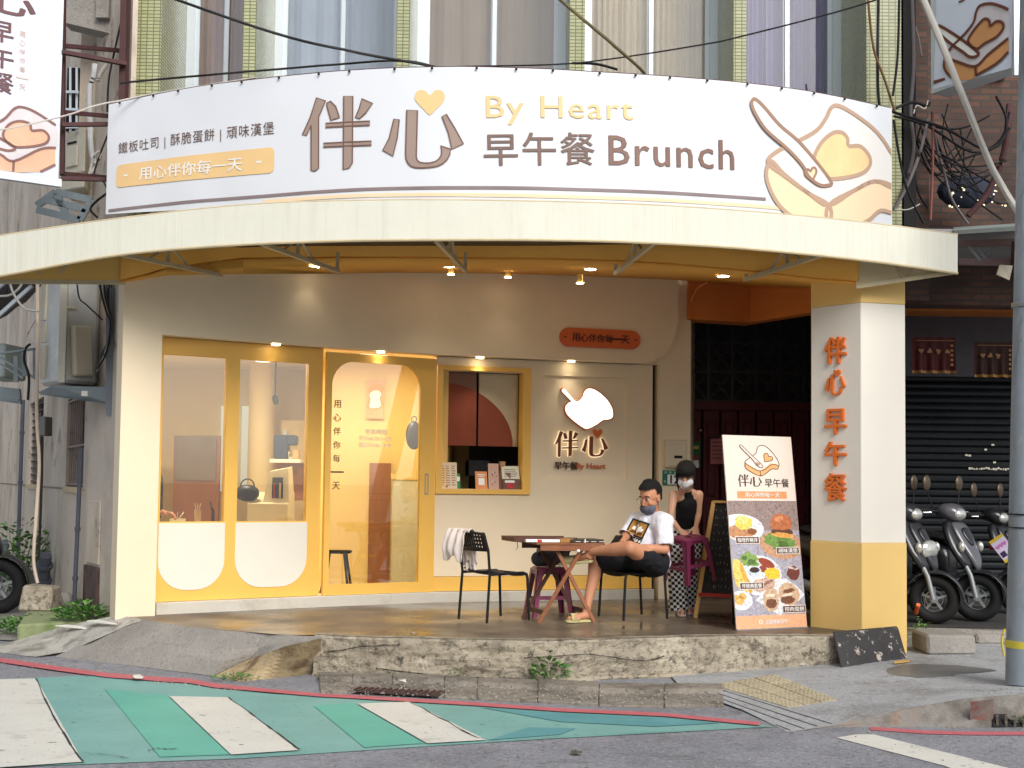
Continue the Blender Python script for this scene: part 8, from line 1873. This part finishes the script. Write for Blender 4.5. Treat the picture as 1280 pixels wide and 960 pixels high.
hand(ch, alw, V((.45, -.45, -.42)), V((.1, -.7, .6)), .92, .75, -1); hand(ch, arw, V((-.1, -.75, -.5)), V((.1, -.5, .8)), .92, .75, 1)
b2 = limbs(ch, 'body', m_sk2, wo2, .0065, 3, extra=lambda mb: head_parts(wh, f2_, s2_, u2_, K2, mb))
face_bits(wh, f2_, s2_, u2_, K2, wo2)
H2 = lambda a, b, d: wh+f2_*a*K2+s2_*b*K2+u2_*d*K2
m_hair = mat('black brown hair', (14, 10, 10), .6, .4, 30, .8, 200, stretch=(1, 1, .15))
hr2 = limbs([[(H2(-.025, 0, .038), .096*K2), (H2(.01, 0, .046), .084*K2)], [(H2(-.05, 0, .0), .078*K2), (H2(-.05, 0, -.05), .060*K2)], [(H2(-.11, 0, .05), .042*K2), (H2(-.14, .01, -.04), .034*K2), (H2(-.13, .02, -.14), .016*K2)], [(H2(.03, 0, .082), .046*K2), (H2(.062, 0, .068), .028*K2)]], 'hair', m_hair, wo2, .007, 2)
cutmesh(hr2, lambda p: (p-wh).dot(f2_) > .03*K2 and (p-wh).dot(u2_) < .05*K2 or (p-wh).dot(f2_) > -.01*K2 and (p-wh).dot(u2_) < .0 and abs((p-wh).dot(s2_)) < .085)
wrinkle(hr2, .003, 50)
mb = MB()
for k in range(26):                      # fringe and side strands
    t = -1+2*k/25; a = (.085-.030*t*t); mb.tube([H2(a-.02, t*.055, .085), H2(a+.012, t*.066, .060), H2(a+.014, t*.072, .026+.018*abs(t)*-1+.006*math.sin(k*2.1))], [.006, .0055, .0015], 5)
for s_ in (-1, 1):
    for k in range(7):
        o_ = .004*k; mb.tube([H2(.045-o_*2, s_*(.078+o_*.2), .05), H2(.045-o_*3, s_*.086, .0), H2(.035-o_*3, s_*.082, -.07), H2(.03-o_*2, s_*(.075-o_), -.13-.015*(k % 3) if s_ > 0 else -.09)], [.007, .007, .006, .002], 5)
o = mb.build('fringe_strands', m_hair, wo2, smooth=60); o['kind'] = 'stuff'
mk2 = limbs([[(H2(.060, 0, -.045), .052*K2), (H2(.048, 0, -.075), .046*K2)], [(H2(.055, .032, -.045), .040*K2), (H2(.055, -.032, -.045), .040*K2)], [(H2(.096, 0, -.02), .030*K2), (H2(.09, 0, -.05), .036*K2)]], 'face_mask', mat('white mask', (236, 234, 236), .8, .03, 8, .15), wo2, .006, 3)
cutmesh(mk2, lambda p: (p-wh).dot(u2_) > -.004*K2 or (p-wh).dot(f2_) < .018*K2)
for q in (-1, 1): MB().tube([H2(.04, q*.062, -.03), H2(.01, q*.078, -.018), H2(-.008, q*.084, .0)], .002, 6).build('mask_loop', m_wprint, wo2)
tp2 = limbs([[(ww-V((0, 0, .03)), .100), (wc, .104), (wc+V((0, -.01, .06)), .082)], [(wc+V((0, -.03, .06)), .062), (wn_+V((0, -.01, -.005)), .046)]], 'sleeveless_top', m_top, wo2, .007, 4); wrinkle(tp2, .003, 20)
# trousers with a real chequer weave in the material
mck = bpy.data.materials.new('chequered cloth'); mck.use_nodes = True; nn_ = mck.node_tree.nodes; ll = mck.node_tree.links.new
cc = nn_.new('ShaderNodeTexChecker'); cc.inputs['Scale'].default_value = 36; cc.inputs[1].default_value = rgb((24, 24, 28)); cc.inputs[2].default_value = rgb((232, 232, 230))
gq = nn_.new('ShaderNodeNewGeometry'); mpn = nn_.new('ShaderNodeMapping'); mpn.inputs['Scale'].default_value = (1, .001, 1); mpn.inputs['Rotation'].default_value = (0, R(6), 0); mpn.inputs['Location'].default_value = (0, .0121, 0); ll(gq.outputs['Position'], mpn.inputs[0]); ll(mpn.outputs[0], cc.inputs[0]); ll(cc.outputs[0], nn_['Principled BSDF'].inputs['Base Color']); nn_['Principled BSDF'].inputs['Roughness'].default_value = .85
tr2 = limbs([[(ww-V((0, 0, .03)), .100), (wp, .128)], [(hl, .112), (kl, .088), (al+V((0, 0, .02)), .090)], [(hr_, .112), (kr, .088), (ar+V((0, 0, .02)), .088)]], 'trousers', mck, wo2, .009, 5)
cutmesh(tr2, lambda p: p.z < ZD+.035); wrinkle(tr2, .010, 12, 3)
for a, t_ in ((al, tl), (ar, tr_)):
    d = V((t_.x-a.x, t_.y-a.y, 0)).normalized(); s_ = V((d.y, -d.x, 0)); h_ = V((a.x, a.y, ZD+.002))-d*.04; L_ = (V((t_.x, t_.y, 0))-V((a.x, a.y, 0))).length+.07; m_sl = mat('pale pink slipper', (226, 202, 192), .7, .05, 8, .1)
    outl = smooth_poly([(-.0, 0), (.03, .028), (.4, .028), (.8, .038), (1.0, .025), (1.04, 0), (1.0, -.025), (.8, -.038), (.4, -.028), (.03, -.028)], 3)
    sp_ = MB().prism([h_+d*L_*x+s_*y for x, y in outl], (0, 0, .018)).build('slipper', m_sl, wo2, bevel=.003)
    mb = MB(); mb.grid([[h_+d*L_*(.58+.24*i/4)+s_*.038*math.cos(an)+V((0, 0, .016+.046*math.sin(an))) for an in [math.pi*j/10 for j in range(11)]] for i in range(5)]); mb.build('strap', m_sl, sp_, smooth=60, solid=.004)
# ---- a diner's hands behind the first pane
dn = thing('person', 'partly hidden diner behind the first pane, arm and hand showing', 'person', P(196, 650, 12.35))
c = P(203, 640, 12.25); chn = [[(P(188, 600, 12.5), .11), (P(186, 640, 12.5), .12)], [(P(189, 610, 12.45), .05), (P(188, 646, 12.4), .04), (c, .026)], [(P(186, 575, 12.5), .06), (P(188, 590, 12.5), .05)]]; hand(chn, c, V((.9, -.1, -.1)), V((0, 0, 1)), 1.0, .6, 1)
limbs(chn, 'body', m_sk1, dn, .009, 3); limbs([[(P(188, 600, 12.5), .125), (P(186, 640, 12.5), .13)]], 'dark_shirt', m_top, dn, .012, 3)
# ================================================================ ACROSS THE STREET (behind the viewer; it shows in the glass)
for k, (x0, x1, h, col, nm) in enumerate(((-16, -3.5, 9.5, (190, 180, 164), 'pale'), (3.0, 17, 7.5, (150, 140, 130), 'brown'))):
    t = thing('street_building', nm+' building across the street from the shop, mirrored in its glass', 'building', ((x0+x1)/2, -11, 0)); mw = mat('far wall %d' % k, col, .85, .1, 1)
    MB().box(((x0+x1)/2, -12, h/2), (x1-x0, 5, h)).build('wall', mw, t); MB().box(((x0+x1)/2, -12, h+.1), (x1-x0+.3, 5.3, .25)).build('roof_edge', m_conc2, t)
    for r in range(int(h/3)):
        n = int((x1-x0)/2.2)
        for c in range(n):
            x = x0+(x1-x0)*(c+.5)/n; w = MB().box((x, -9.47, 1.9+3*r), (1.3, .08, 1.5)).build('window', m_dark, t); MB().box((x, -9.40, 1.9+3*r), (.06, .06, 1.5)).build('mullion', m_alu, w)
t = thing('street_tree', 'leafy tree across the street from the shop, mirrored in its glass', 'tree', (-1.2, -10, 0)); MB().tube([(-1.2, -10, 0), (-1.1, -10, 2.5), (-1.3, -10, 4.5)], [.2, .15, .08], 10).build('trunk', m_rust, t)
mb = MB(); rt_ = random.Random(5)
for i in range(2600):
    d = V((rt_.gauss(0, 1), rt_.gauss(0, 1), rt_.gauss(0, 1))).normalized()*rt_.random()**.4; p = V((-1.2, -10, 5.2))+V((d.x*2.1, d.y*1.8, d.z*2.2)); a = V((rt_.uniform(-1, 1), rt_.uniform(-1, 1), rt_.uniform(-1, 1))).normalized(); b = a.cross(V((0, 0, 1))).normalized(); mb.face([p, p+a*.12+b*.08, p+a*.26, p+a*.12-b*.08])
o = mb.build('crown', leafm[0], t); o['kind'] = 'stuff'
